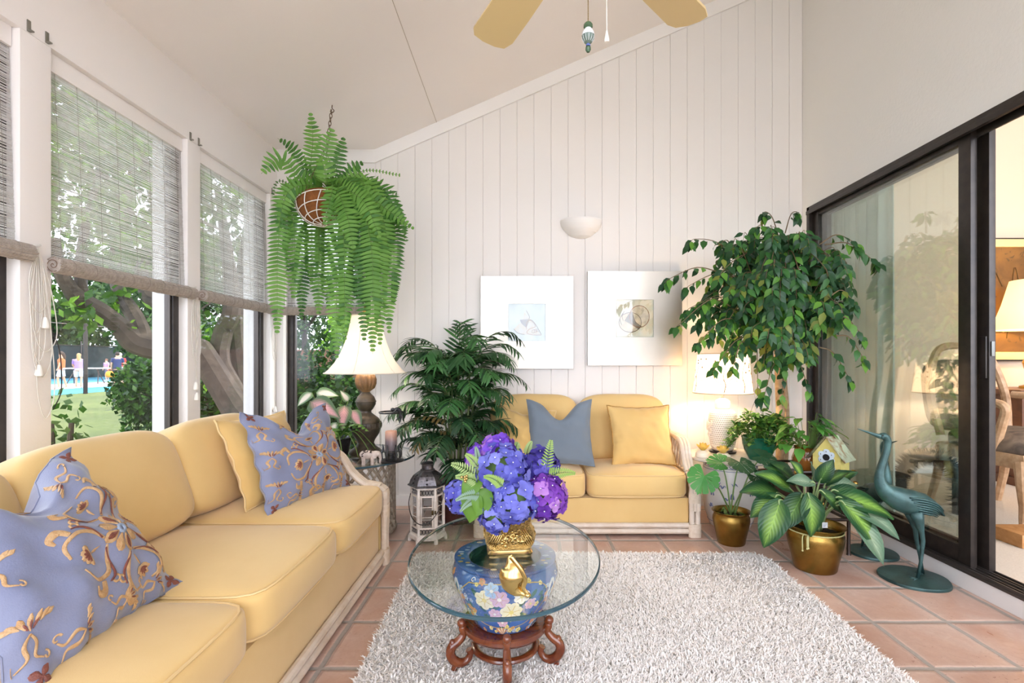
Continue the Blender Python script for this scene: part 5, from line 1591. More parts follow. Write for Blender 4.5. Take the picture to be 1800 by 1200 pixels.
# bell shaded lamp
t = thing('table_lamp', 'tall lamp with flared white bell shade and dark carved baluster base', 'lamp', (-1.03, 3.31, TT))
M_bal = mat('dark carved wood', '#3a322a', 0.45, c2='#544838', vscale=25, bump=(45, 0.4))
M_flute = mat('gilded flutes', '#8d6a45', 0.45, c2='#4d3a28', vscale=18)
mb = MB(); mb.lathe([(0, 0), (0.105, 0), (0.108, 0.012), (0.095, 0.03), (0.062, 0.055), (0.052, 0.075), (0.058, 0.095), (0.085, 0.135), (0.098, 0.175), (0.097, 0.205), (0.082, 0.235), (0.052, 0.258), (0.036, 0.272), (0.034, 0.283), (0.047, 0.297), (0.062, 0.325), (0.064, 0.348), (0.052, 0.378), (0.032, 0.396), (0.026, 0.406), (0.0, 0.406)], 40); b = mb.build('base', M_bal, t)
mb = MB()
for k in range(20):
    a = 2*PI*k/20; mb.tube([((r + 0.002)*math.cos(a), (r + 0.002)*math.sin(a), z) for r, z in ((0.097, 0.180), (0.097, 0.205))], 0.004, 5)
for z, r in ((0.175, 0.099), (0.21, 0.097), (0.345, 0.065)): mb.tube([(r*math.cos(2*PI*i/40), r*math.sin(2*PI*i/40), z) for i in range(40)], 0.003, 5, closed=True)
mb.build('carved_band', M_bal, b)
mb = MB(); mb.lathe([(0.026, 0.406), (0.030, 0.412), (0.052, 0.430), (0.063, 0.46), (0.064, 0.49), (0.056, 0.515), (0.036, 0.530), (0.028, 0.538), (0.026, 0.56), (0, 0.56)], 96, mod=lambda i, a, r: r*(1 + (0.07*math.cos(16*a) if 2 <= i <= 6 else 0))); mb.build('fluted_urn', M_flute, t, 60)
M_shadeL = shade_mat('white silk shade', '#efe6da', '#ffeedd', 0.14)
SB = [(0.262, 0.530), (0.235, 0.552), (0.195, 0.60), (0.160, 0.66), (0.132, 0.73), (0.112, 0.80), (0.098, 0.865), (0.090, 0.905)]
mb = MB(); sc8 = lambda i, a, r: r*(1 - 0.018*abs(math.sin(3*a)))
mb.lathe(SB, 96, mod=sc8); mb.lathe([(r - 0.002, z) for r, z in SB], 96, mod=sc8); sh = mb.build('lamp_shade', M_shadeL, t, 60)
mb = MB()
for k in range(6):
    a = k*PI/3 + PI/6; P = spline([(r*1.002*math.cos(a)*0.983, r*1.002*math.sin(a)*0.983, z) for r, z in SB], 4); mb.tube(P, 0.0022, 5)
for r, z in (SB[0], SB[-1]): mb.tube([(sc8(0, 2*PI*i/96, r)*math.cos(2*PI*i/96), sc8(0, 2*PI*i/96, r)*math.sin(2*PI*i/96), z) for i in range(96)], 0.004, 6, closed=True)
mb.build('shade_trim', mat('shade trim', '#e6dccb', 0.7), sh)
mb = MB(); mb.tube([(0, 0, 0.56), (0, 0, 0.92)], 0.006, 8); mb.tube([(-0.09, 0, 0.898), (0.09, 0, 0.898)], 0.003, 6); mb.build('harp', M_nickel, t)
mb = MB(); mb.lathe([(0, 0.915), (0.012, 0.917), (0.02, 0.932), (0.02, 0.945), (0.012, 0.965), (0, 0.975)], 16, mod=lambda i, a, r: r*(1 + 0.12*math.cos(6*a + i*1.5))); mb.build('finial', mat('gilt finial', '#b08d4f', 0.4, 0.6), t)
bulb((0, 0, 0.68), 2.6, (1.0, 0.86, 0.68), t)

# hurricane candle holder
t = thing('hurricane_lantern', 'glass hurricane candle holder with dark metal rim, lizard figure and footed base', 'candle holder', (-0.805, 3.08, TT))
M_pewter = mat('dark pewter', '#3a3b3e', 0.35, 0.8, c2='#4c4d50', vscale=30)
mb = MB(); mb.lathe([(0, 0), (0.078, 0), (0.08, 0.006), (0.06, 0.012), (0.03, 0.02), (0.018, 0.035), (0.022, 0.05), (0.05, 0.058), (0.052, 0.064), (0, 0.066)], 32); mb.build('base', M_pewter, t)
for k in range(6):
    a = k*PI/3 + 0.3; mb = MB(); mb.tube(spline([(0.05*math.cos(a), 0.05*math.sin(a), 0.01), (0.058*math.cos(a), 0.058*math.sin(a), 0.045), (0.046*math.cos(a), 0.046*math.sin(a), 0.075), (0.05*math.cos(a), 0.05*math.sin(a), 0.105)], 4), lerp_list([0.006, 0.009, 0.007, 0.003], 13), 6); mb.build('prong', M_pewter, t)
mb = MB(); mb.lathe([(0.067, 0.012), (0.067, 0.295)], 48); mb.build('glass_cylinder', glass_sheet('candle glass', (0.97, 0.98, 0.98), 1.4), t)
mb = MB(); mb.tube([(0.068*math.cos(2*PI*i/48), 0.068*math.sin(2*PI*i/48), 0.297) for i in range(48)], 0.0055, 8, closed=True); rm = mb.build('rim', M_pewter, t)
mb = MB()
mb.tube(spline([(0.030, -0.060, 0.318), (0.048, -0.052, 0.322), (0.060, -0.042, 0.312), (0.066, -0.038, 0.292), (0.068, -0.040, 0.265), (0.062, -0.044, 0.235)], 5), lerp_list([0.007, 0.011, 0.014, 0.011, 0.007, 0.003], 26), 8)
mb.ball((0.026, -0.062, 0.320), (0.013, 0.010, 0.010), 10, 7)
for p, q in (((0.050, -0.050, 0.318), (0.030, -0.078, 0.300)), ((0.056, -0.046, 0.312), (0.080, -0.034, 0.296)), ((0.064, -0.040, 0.285), (0.086, -0.050, 0.262)), ((0.066, -0.040, 0.280), (0.046, -0.062, 0.255))):
    mb.tube(spline([p, ((p[0]+q[0])/2 + 0.006, (p[1]+q[1])/2 - 0.008, (p[2]+q[2])/2 + 0.006), q], 4), 0.0035, 6)
mb.build('lizard_figure', M_pewter, rm, 180)
def candle_mat():
    m = new_mat('ombre candle wax'); z = m.sep(m.coord())[2]
    return m.end(m.pbr(color=m.ramp(m.math('DIVIDE', z, 0.12), [(0.0, '#5d5357'), (0.45, '#77666a'), (1.0, '#d8a083')]), rough=0.5))
mb = MB(); mb.lathe([(0, 0), (0.034, 0), (0.035, 0.004), (0.035, 0.112), (0.032, 0.118), (0, 0.114)], 28); mb.tube([(0, 0, 0.113), (0.001, 0, 0.126)], 0.0012, 5)
tag(mb.build('pillar_candle', candle_mat(), None, loc=(-0.805, 3.08, TT + 0.0662)), 'pillar candle shading from grey to peach inside the hurricane glass', 'candle')

# small pierced elephant
t = thing('elephant_figurine', 'small pale stone elephant with pierced body on the glass side table', 'figurine', (-0.915, 2.985, TT), R(14))
M_soap = mat('pale soapstone', '#cbbdb4', 0.5, c2='#b3a298', vscale=40)
mb = MB(); body = [(-0.043, 0, 0.048), (-0.03, 0, 0.055), (0, 0, 0.056), (0.026, 0, 0.054), (0.044, 0, 0.058), (0.058, 0, 0.056), (0.066, 0, 0.045), (0.070, 0, 0.028), (0.066, 0, 0.012), (0.072, 0, 0.006)]
pp = spline(body, 4); mb.tube(pp, lerp_list([0.012, 0.024, 0.027, 0.022, 0.02, 0.018, 0.010, 0.007, 0.006, 0.005], len(pp)), 14)
mb.build('body', M_soap, t, 180)
for sx in (-0.026, 0.024):
    for sy in (-0.012, 0.012):
        mb = MB(); mb.tube([(sx, sy, 0.045), (sx, sy, 0.02), (sx, sy, 0)], [0.013, 0.010, 0.011], 10); mb.build('leg', M_soap, t)
for s in (-1, 1):
    mb = MB(); mb.cushion((0.036, s*0.021, 0.052), (0.014, 0.003, 0.017), 2.5, 6); mb.build('ear', M_soap, t, 180)
mb = MB(); g = random.Random(2)
for i in range(26):
    a = g.uniform(-0.3, PI + 0.3) ; x = g.uniform(-0.034, 0.018); r = 0.0262
    mb.ball((x, -r*math.cos(a*0.6), 0.056 + r*math.sin(a*0.6)), 0.0035, 7, 5)
mb.build('pierced_holes', mat('hole shadow', '#3b3330', 0.9), t)

# caladium pot on the same table (leaves in the plants chapter)
# ------------------------------------------------------------------ white lantern on the floor
t = thing('metal_lantern', 'white hexagonal lantern with dark pierced metal roof and bail handle on floor', 'lantern', (-0.592, 3.13, 0), R(8))
M_dist = mat('distressed white wood', '#ece6df', 0.6, c2='#cfc4b8', vscale=14, vdist=1)
M_tin = mat('dark embossed tin', '#7a7679', 0.35, 0.8, c2='#4a474b', vscale=40, bump=(70, 0.6))
def hexp(r, z, a0=0.0): return [(r*math.cos(a0 + k*PI/3), r*math.sin(a0 + k*PI/3), z) for k in range(6)]
def hexloft(mb, rows):
    vs = []
    for r, z in rows: vs += hexp(r, z)
    k = len(rows); fs = [(6*i + j, 6*i + (j+1) % 6, 6*i + 6 + (j+1) % 6, 6*i + 6 + j) for i in range(k-1) for j in range(6)]
    fs += [tuple(range(5, -1, -1)), tuple(6*(k-1) + j for j in range(6))]
    mb.add(vs, fs)
H0, H1 = 0.045, 0.335
mb = MB(); hexloft(mb, [(0.113, 0.022), (0.116, 0.03), (0.112, 0.045), (0.104, 0.05)])
for k in range(6):
    a = k*PI/3; mb.tube([(0.106*math.cos(a), 0.106*math.sin(a), 0.03), (0.110*math.cos(a), 0.110*math.sin(a), 0.0)], [0.014, 0.011], 6)
mb.build('footed_base', M_dist, t)
mb = MB()
for k in range(6):
    a = k*PI/3; mb.tube([(0.098*math.cos(a), 0.098*math.sin(a), 0.045), (0.098*math.cos(a), 0.098*math.sin(a), 0.34)], 0.0085, 6)
for z in (0.052, 0.095, 0.285, 0.332):
    P = hexp(0.098, z)
    for k in range(6): mb.tube([P[k], P[(k+1) % 6]], [(0.006, 0.007)]*2, 4, phase=PI/4)
mb.build('frame', M_dist, t)
ra = 0.098*math.cos(PI/6)
for k in range(6):
    a = k*PI/3 + PI/6
    Mx = Matrix.Rotation(a + PI/2, 4, 'Z') @ Matrix.Translation((0, -ra, 0))
    Mx = Matrix.Rotation(a, 4, 'Z')
    def F(u, w, z): p = Mx @ Vector((ra + w, u, z)); return tuple(p)
    mb = MB(); mb.add([F(-0.045, 0, 0.1), F(0.045, 0, 0.1), F(0.045, 0, 0.282), F(-0.045, 0, 0.282)], [(0, 1, 2, 3)]); mb.build('glass_pane', M_pane, t, 0)
    mb = MB()
    for z0, z1 in ((0.056, 0.091), (0.289, 0.328)):
        for u in (-0.036, -0.018, 0.0, 0.018, 0.036):
            mb.tube([F(u + 0.008*math.cos(q), 0.0, (z0 + z1)/2 + 0.013*math.sin(q)) for q in [2*PI*i/10 for i in range(10)]], 0.002, 4, closed=True)
    mb.build('fretwork_lattice', M_tin, t)
    mb = MB()
    for z in (0.16, 0.22): mb.tube([F(-0.042, 0.001, z), F(0.042, 0.001, z)], 0.003, 4)
    for u in (-0.034, 0.034): mb.tube([F(u, 0.002, 0.10), F(u, 0.002, 0.285)], 0.005, 4)
    mb.build('door_bars', M_dist, t)
mb = MB(); hexloft(mb, [(0.10, 0.336), (0.122, 0.340), (0.122, 0.346), (0.112, 0.352), (0.104, 0.375), (0.086, 0.402), (0.058, 0.422), (0.044, 0.430)]); rf = mb.build('roof', M_tin, t, 20)
mb = MB()
for k in range(6):
    a = k*PI/3 + PI/6
    for z, r in ((0.362, 0.096), (0.385, 0.086), (0.405, 0.068)):
        mb.ball((r*math.cos(a), r*math.sin(a), z), 0.006, 8, 5)
mb.build('roof_holes', mat('roof hole', '#151315', 0.8), rf)
mb = MB(); mb.lathe([(0.044, 0.428), (0.045, 0.434), (0.036, 0.437), (0.035, 0.462), (0.040, 0.465), (0.041, 0.472), (0.03, 0.480), (0, 0.483)], 24); mb.build('chimney', M_tin, t)
mb = MB(); mb.tube(spline([(-0.10, -0.04, 0.30), (-0.108, -0.07, 0.24), (-0.085, -0.11, 0.17), (-0.035, -0.135, 0.135), (0.02, -0.135, 0.15), (0.065, -0.11, 0.20), (0.09, -0.075, 0.26), (0.10, -0.045, 0.31)], 6), 0.0028, 6); mb.build('bail_handle', M_dark, t)
mb = MB(); mb.box((0.028, -0.100, 0.178), (0.04, -0.088, 0.205), ch=0.002); mb.box((0.045, -0.096, 0.180), (0.055, -0.084, 0.202), ch=0.002); mb.build('latch', mat('antique brass', '#5a4a30', 0.4, 0.8), t)

# ------------------------------------------------------------------ porcelain drum with a white top in the other corner
DX, DY, DZ = 1.40, 3.43, 0.470
t = thing('garden_stool', 'white porcelain drum with blue scenes and a round white top under the lamp', 'side table', (DX, DY, 0))
M_wp = mat('white porcelain', '#e9e6e1', 0.15)
mb = MB(); mb.lathe([(0, 0), (0.13, 0), (0.138, 0.02), (0.165, 0.10), (0.180, 0.20), (0.184, 0.27), (0.178, 0.36), (0.165, 0.42), (0.16, 0.44), (0.0, 0.44)], 48); mb.build('drum', M_wp, t)
mb = MB(); mb.lathe([(0, 0.44), (0.275, 0.445), (0.285, 0.452), (0.285, 0.464), (0.275, DZ), (0, DZ)], 56); mb.build('top', mat('white marble', '#e8e0d6', 0.2, c2='#d6ccc0', vscale=5, vdist=2), t)
mb = MB(); g = random.Random(13)
def drum_r(z): return np.interp(z, [0, 0.02, 0.10, 0.20, 0.27, 0.36, 0.42, 0.44], [0.13, 0.138, 0.165, 0.18, 0.184, 0.178, 0.165, 0.16]) + 0.0012
def dp(a, z): r = drum_r(z); return (r*math.cos(a), r*math.sin(a), z)
for z in (0.035, 0.385, 0.40): mb.tube([dp(2*PI*i/60, z) for i in range(60)], 0.0016, 4, closed=True)
for i in range(34):
    a, z = g.uniform(0, 2*PI), g.choice([0.10, 0.15, 0.22, 0.29, 0.33]) + g.uniform(-0.02, 0.02)
    L = g.uniform(0.08, 0.3); mb.tube([dp(a + L*k/8, z + 0.008*math.sin(k*1.3 + i)) for k in range(9)], lerp_list([0.001, g.uniform(0.003, 0.007), 0.001], 9), 5)
for i in range(9):
    a = i*0.7 + 0.2; z = 0.26 + g.uniform(-0.05, 0.04); mb.tube([dp(a + 0.05*math.cos(q), z + 0.035*abs(math.sin(q))) for q in [PI*k/8 for k in range(9)]], 0.004, 5)
for i in range(20):
    a = 2*PI*i/20; mb.tube([dp(a + 0.1*math.cos(q), 0.415 + 0.010*math.sin(q)) for q in [2*PI*k/8 for k in range(8)]], 0.002, 4, closed=True)
mb.build('blue_painted_pattern', mat('cobalt wash', '#5f6c9e', 0.25, c2='#8790b4', vscale=30), t, 180)

def dots_mat():
    m = new_mat('pierced white ceramic')
    uv = m.coord('UV'); u, v, _ = m.sep(uv)[0:3]
    uu, vv = m.math('MULTIPLY', u, 44.0), m.math('MULTIPLY', v, 30.0)
    row = m.math('MODULO', m.math('FLOOR', vv), 2.0)
    fu = m.math('SUBTRACT', m.math('FRACT', m.math('ADD', uu, m.math('MULTIPLY', row, 0.5))), 0.5)
    fv = m.math('SUBTRACT', m.math('FRACT', vv), 0.5)
    d = m.math('SQRT', m.math('ADD', m.math('MULTIPLY', fu, fu), m.math('MULTIPLY', fv, fv)))
    zone = m.math('MULTIPLY', m.math('GREATER_THAN', v, 0.12), m.math('LESS_THAN', v, 0.80))
    zone2 = m.math('MULTIPLY', m.math('GREATER_THAN', v, 0.88), m.math('LESS_THAN', v, 0.97))
    hole = m.math('MULTIPLY', m.math('LESS_THAN', d, 0.27), m.math('ADD', zone, zone2, clamp=True))
    return m.end(m.pbr(color=m.mix(hole, '#eee8df', '#9a8a78'), rough=0.3, normal=m.bump(m.math('SUBTRACT', 1.0, hole), 0.6, 0.003)))
t = thing('table_lamp', 'lamp with white pierced ceramic jar base and drum shade printed with branches', 'lamp', (1.385, 3.52, DZ))
mb = MB(); mb.lathe([(0, 0), (0.088, 0), (0.09, 0.012), (0, 0.014)], 32); mb.build('plinth', M_dark, t)
BL = [(0.055, 0.014), (0.068, 0.018), (0.082, 0.05), (0.091, 0.10), (0.094, 0.16), (0.094, 0.22), (0.091, 0.262), (0.080, 0.287), (0.062, 0.298), (0.050, 0.302), (0.050, 0.310), (0.053, 0.318), (0.053, 0.340), (0.046, 0.358), (0.028, 0.370), (0.014, 0.374)]
def even(prof, n):
    L = [0]
    for a, b in zip(prof[:-1], prof[1:]): L.append(L[-1] + math.dist(a, b))
    return [(float(np.interp(L[-1]*i/n, L, [p[0] for p in prof])), float(np.interp(L[-1]*i/n, L, [p[1] for p in prof]))) for i in range(n + 1)]
mb = MB(); mb.lathe(even(BL, 40), 64, uv=True); mb.build('ceramic_jar', dots_mat(), t, 60)
mb = MB(); g = random.Random(6)
for i in range(9):
    a = R(-175) + g.uniform(-0.5, 0.5); z = g.uniform(0.09, 0.23); c = (0.096*math.cos(a), 0.096*math.sin(a), z)
    for k in range(5): mb.ball((c[0] - 0.003, c[1] + 0.012*math.cos(k*1.257), c[2] + 0.012*math.sin(k*1.257)), (0.004, 0.008, 0.008), 7, 5)
mb.build('raised_blossoms', mat('white bisque', '#eee6da', 0.5), t, 180)
mb = MB(); mb.tube([(0, 0, 0.372), (0, 0, 0.66)], 0.006, 8); mb.build('stem', M_nickel, t)
M_shadeR = shade_mat('linen drum shade', '#f3e6d2', '#ffe8c8', 0.62)
S0, S1, z0, z1 = 0.197, 0.165, 0.412, 0.682
mb = MB(); mb.lathe([(S0, z0), ((S0 + S1)/2, (z0 + z1)/2), (S1, z1)], 64); mb.lathe([(S0 - 0.002, z0), (S1 - 0.002, z1)], 64); sh = mb.build('lamp_shade', M_shadeR, t)
mb = MB()
for r, z in ((S0, z0), (S1, z1)): mb.tube([(r*math.cos(2*PI*i/64), r*math.sin(2*PI*i/64), z) for i in range(64)], 0.004, 6, closed=True)
mb.build('shade_trim', mat('shade band', '#cdb79a', 0.7), sh)
mb = MB()
def sp(a, z): r = S0 + (S1 - S0)*(z - z0)/(z1 - z0) + 0.001; return (r*math.cos(a), r*math.sin(a), z)
for c in (-1.9, -1.2, -0.4, 0.6, 2.0, 3.2):
    tr = spline([sp(c, z0 + 0.01), sp(c + 0.05, z0 + 0.06), sp(c - 0.02, z0 + 0.12), sp(c + 0.1, z0 + 0.19)], 5); mb.tube(tr, lerp_list([0.003, 0.0022, 0.0012], len(tr)), 4)
    for da, zz, L in ((0.35, 0.07, 0.05), (-0.38, 0.08, 0.06), (0.5, 0.10, 0.09), (-0.3, 0.13, 0.08)):
        mb.tube(spline([sp(c + 0.03, z0 + zz*0.6), sp(c + da*0.5, z0 + zz), sp(c + da, z0 + zz + L*0.4), sp(c + da*1.3, z0 + zz + L*0.3)], 4), 0.0011, 4)
    for k in range(6): mb.ball(sp(c + g.uniform(-0.4, 0.5), z0 + g.uniform(0.1, 0.25)), (0.005, 0.005, 0.006), 6, 4)
mb.build('branch_print', mat('sepia print', '#7d5f42', 0.8), sh, 180)
for k in range(6):
    pass
bulb((0, 0, 0.52), 6, (1.0, 0.74, 0.44), t)

# two lotus candle holders
def lotus(label, x, y, rz):
    t = thing('lotus_candle_holder', label, 'candle holder', (x, y, DZ), rz, 'lotus candle holders')
    mb = MB(); mb.lathe([(0, 0), (0.045, 0), (0.05, 0.004), (0.046, 0.03), (0.03, 0.045), (0, 0.045)], 24); mb.build('base', mat('cream ceramic', '#e9dcc6', 0.4), t)
    M_lot = leaf_mat('yellow lotus petal', '#d9b54e', '#e6cd7d', 0.4, 0.25)
    for ring, (n, tilt, L) in enumerate(((8, 0.5, 0.055), (7, 0.95, 0.05), (5, 1.25, 0.04))):
        for k in range(n):
            a = 2*PI*k/n + ring*0.4
            mb = MB(); mb.leaf((0.008*math.cos(a), 0.008*math.sin(a), 0.043 + ring*0.003), (math.cos(a)*math.cos(tilt), math.sin(a)*math.cos(tilt), math.sin(tilt)), (-math.cos(a)*math.sin(tilt), -math.sin(a)*math.sin(tilt), math.cos(tilt)), L, 0.034, -0.5, 0.35, 4); mb.build('petal', M_lot, t, 180)
    return t
lotus('yellow lotus candle holder next to the sofa arm, in front of lamp jar', 1.185, 3.34, 0.0)
lotus('yellow lotus candle holder closer to the green pot, below the lamp jar', 1.275, 3.235, 0.5)

# ------------------------------------------------------------------ dark stand with brass knobs
t = thing('plant_stand', 'low dark wood stand with brass knob ends carrying pots and birdhouse', 'stand', (1.715, 3.04, 0))
M_ebony = mat('dark ebony wood', '#2b1d18', 0.3, c2='#3b2820', vscale=10, vdist=2)
M_brass = mat('aged brass', '#a9803c', 0.25, 1.0, c2='#8a642a', vscale=20)
M_knob = gold('brass knob end', '#c29a55', 0.25)
for x in (-0.135, 0.135):
    for y in (-0.16, 0.16):
        mb = MB(); mb.tube([(x, y, 0), (x, y, 0.01), (x, y, 0.445), (x + 0.0, y, 0.478)], [0.013, 0.010, 0.010, 0.013], 10); mb.build('leg', M_ebony, t)
for y in (-0.16, 0.16):
    for z in (0.405, 0.20):
        mb = MB(); mb.tube([(-0.16, y, z), (0.16, y, z)], 0.010, 8); rl = mb.build('rail', M_ebony, t)
        for s in (-1, 1):
            mb = MB(); mb.tube([(s*0.145, y, z), (s*0.165, y, z)], 0.007, 8); mb.ball((s*0.172, y, z), 0.015, 12, 8); mb.build('knob', M_knob, rl)
    mb = MB(); mb.tube([(-0.15, y, 0.470), (0.15, y, 0.470)], 0.008, 8); rl = mb.build('rail', M_ebony, t)
    for s in (-1, 1):
        mb = MB(); mb.ball((s*0.162, y, 0.470), 0.014, 12, 8); mb.build('knob', M_knob, rl)
for x in (-0.135, 0.135):
    mb = MB(); mb.tube([(x, -0.16, 0.405), (x, 0.16, 0.405)], 0.010, 8); mb.tube([(x, -0.16, 0.20), (x, 0.16, 0.20)], 0.010, 8); mb.build('side_rail', M_ebony, t)
mb = MB()
for i in range(5): mb.box((-0.13, -0.145 + i*0.06, 0.415), (0.13, -0.095 + i*0.06, 0.428), ch=0.003)
mb.build('slats', M_ebony, t)
PS = 0.428

# birdhouse
t = thing('birdhouse', 'small yellow birdhouse with flower-ringed hole and rusty corrugated tin roof', 'birdhouse', (1.795, 2.955, PS), R(-52))
M_by = mat('yellow birdhouse paint', '#dcd07e', 0.6, c2='#c9b964', vscale=20)
w, d, h1, h2 = 0.074, 0.062, 0.130, 0.232
mb = MB(); mb.prism([(-w, 0), (w, 0), (w, h1), (0, h2), (-w, h1)], 2*d, Matrix(((1, 0, 0, 0), (0, 0, 1, 0), (0, 1, 0, 0), (0, 0, 0, 1)))); mb.build('house', M_by, t)
tm = new_mat('rusty tin'); xx = tm.sep(tm.coord())[1]
c = tm.mix(tm.ramp(tm.noise(16, 4, dist=1), [(0.45, 0.0), (0.65, 1.0)]), '#b3bfa4', '#8a6a4a')
M_tinr = tm.end(tm.pbr(color=c, rough=0.5, metal=0.3))
for s in (-1, 1):
    mb = MB(); n = 28; vs = []
    L = math.hypot(w, h2 - h1)*1.32; ux, uz = s*w/math.hypot(w, h2 - h1), -(h2 - h1)/math.hypot(w, h2 - h1); nx, nz = -uz*s, ux*s
    nx, nz = (abs(uz)*s, abs(ux))
    for i in range(n + 1):
        y = -d*1.35 + 2.7*d*i/n; b = 0.0045 + 0.0035*math.sin(i*1.57)
        for f in (0, 1): 
            for e in (0.0, 0.002): vs.append((f*L*ux + nx*(b + e), y, h2 + 0.002 + f*L*uz + nz*(b + e)))
    fs = []
    for i in range(n):
        a = 4*i; fs += [(a+1, a+3, a+7, a+5), (a, a+4, a+6, a+2), (a+2, a+6, a+7, a+3)]
    mb.add(vs, fs); mb.build('roof_sheet', M_tinr, t, 180)
M_sky = mat('pale blue petal paint', '#c6d3dc', 0.6); yf = -d - 0.002
mb = MB()
for k in range(6):
    a = k*PI/3 + PI/6; mb.cushion((0.030*math.cos(a), yf, 0.120 + 0.030*math.sin(a)), (0.018, 0.003, 0.018), 2.2, 6)
mb.cushion((0, yf, 0.120), (0.032, 0.003, 0.032), 2.2, 8); fl_ = mb.build('flower_ring', M_sky, t, 180)
mb = MB(); mb.lathe([(0.0, 0), (0.017, 0), (0.019, 0.003)], 20); 
for i in range(len(mb.v)): x, y, z = mb.v[i]; mb.v[i] = (x, yf - 0.0035 - z*0.2, 0.120 + y)
mb.build('entrance_hole', mat('dark hole', '#0e0d0c', 0.9), t)
mb = MB()
for k in range(6): a = k*PI/3 + PI/6; mb.ball((0.033*math.cos(a), yf - 0.004, 0.120 + 0.033*math.sin(a)), (0.0022, 0.001, 0.004), 6, 4)
mb.build('petal_marks', M_dark, fl_)
mb = MB(); mb.prism([(-0.014, 0), (0.03, -0.012), (0.036, 0.028), (0.006, 0.036)], 0.004, Matrix(((1, 0, 0, 0.012), (0, 0, 1, yf), (0, 1, 0, 0.035), (0, 0, 0, 1)))); mb.build('painted_panel', M_sky, t)

# ------------------------------------------------------------------ two verdigris herons
def heron_mat():
    m = new_mat('verdigris bronze')
    c = m.mix(m.ramp(m.noise(9, 5, dist=0.5), [(0.35, 0.0), (0.7, 1.0)]), '#253e3d', '#456664')
    c = m.mix(m.ramp(m.noise(40, 3), [(0.6, 0.0), (0.75, 0.5)]), c, '#1b3032')
    return m.end(m.pbr(color=c, rough=0.42, metal=0.35, normal=m.bump(m.noise(60, 3), 0.3, 0.004)))
M_heron = heron_mat()
def heron(label, loc, rz, s=1.0, base=0.153):
    """Standing wader looking towards local -x, on a round plate."""
    t = thing('heron_statue', label, 'statue', loc, rz)
    def S(P): return [Vector(p)*s for p in P]
    mb = MB(); n = 48
    mb.lathe([(0, 0), (base, 0), (base*1.005, 0.008), (base*0.985, 0.014), (base*0.5, 0.017), (0, 0.018)], n, mod=lambda i, a, r: r*(1 + 0.012*math.sin(5*a + 1))); mb.build('plate', M_heron, t)
    mb = MB()
    pp = spline(S([(-0.168, 0, 0.722), (-0.148, 0, 0.722), (-0.132, 0, 0.700), (-0.136, 0, 0.655), (-0.152, 0, 0.600), (-0.168, 0, 0.545), (-0.168, 0, 0.490), (-0.140, 0, 0.445), (-0.085, 0, 0.412), (-0.025, 0, 0.392), (0.04, 0, 0.380), (0.095, 0, 0.362), (0.130, 0, 0.340)]), 5)
    rr = lerp_list([(0.014), (0.019), (0.018), (0.017), (0.018), (0.021), (0.028), (0.042), (0.058), (0.064), (0.056), (0.036), (0.010)], len(pp))
    mb.tube(pp, [(q*s*(0.85 if i > 35 else 1.0), q*s) for i, q in enumerate(rr)], 16); mb.build('body', M_heron, t, 180)
    mb = MB(); mb.tube(S([(-0.172, 0, 0.722), (-0.20, 0, 0.732), (-0.24, 0, 0.746), (-0.285, 0, 0.760)]), [0.0125*s, 0.0085*s, 0.005*s, 0.0012*s], 10); mb.build('beak', M_heron, t)
    for sy in (-1, 1):
        mb = MB(); mb.ball(tuple(Vector((-0.165, sy*0.0145, 0.728))*s), 0.0038*s, 8, 6); mb.build('eye', M_dark, t)
        # wing laid along the flank, with feather ridges
        mb = MB()
        for k in range(7):
            P = spline(S([(-0.055 + 0.008*k, sy*(0.052 - 0.001*k), 0.425 - 0.012*k), (0.01 + 0.006*k, sy*(0.058 - 0.003*k), 0.418 - 0.013*k), (0.08, sy*(0.045 - 0.004*k), 0.392 - 0.010*k), (0.135 - 0.004*k, sy*(0.022 - 0.002*k), 0.352 - 0.006*k)]), 5)
            mb.tube(P, [(q*s, q*s*0.55) for q in lerp_list([0.006, 0.012, 0.011, 0.003], len(P))], 8)
        mb.build('wing', M_heron, t, 180)
        # leg: thigh, hock, shank, foot
        mb = MB(); dx = 0.0 if sy < 0 else 0.058
        dx = -0.004 if sy < 0 else 0.070
        P = S([(-0.005, sy*0.020, 0.350), (0.010, sy*0.020, 0.300), (0.024, sy*0.020, 0.250), (0.030, sy*0.022, 0.200), (0.020 + dx*0.45, sy*0.026, 0.11), (dx + 0.0, sy*0.030, 0.016/s)])
        mb.tube(P, [0.034*s, 0.024*s, 0.0125*s, 0.0105*s, 0.0075*s, 0.0085*s], 10); b = P[-1]
        for a in (-0.5, 0.0, 0.5): mb.tube([b + Vector((0, 0, 0.002)), b + Vector((-0.035*math.cos(a)*s, 0.035*math.sin(a)*s, 0.001))], [0.006*s, 0.003*s], 6)
        mb.build('leg', M_heron, t, 180)
    mb = MB()
    for k in range(6):
        P = S([(0.085, -0.02 + 0.008*k, 0.372), (0.12, -0.02 + 0.008*k, 0.352), (0.142, -0.016 + 0.0065*k, 0.326)]); mb.tube(P, [0.011*s, 0.010*s, 0.004*s], 8)
    mb.build('tail', M_heron, t, 180)
    return t
heron('green bronze heron with raised beak on round plate, standing by the door frame', (1.970, 2.556, 0), 0.0, 1.0, 0.152)
heron('green bronze heron facing the camera with upright neck, behind the other heron', (2.000, 2.90, 0), R(80), 0.90, 0.126)
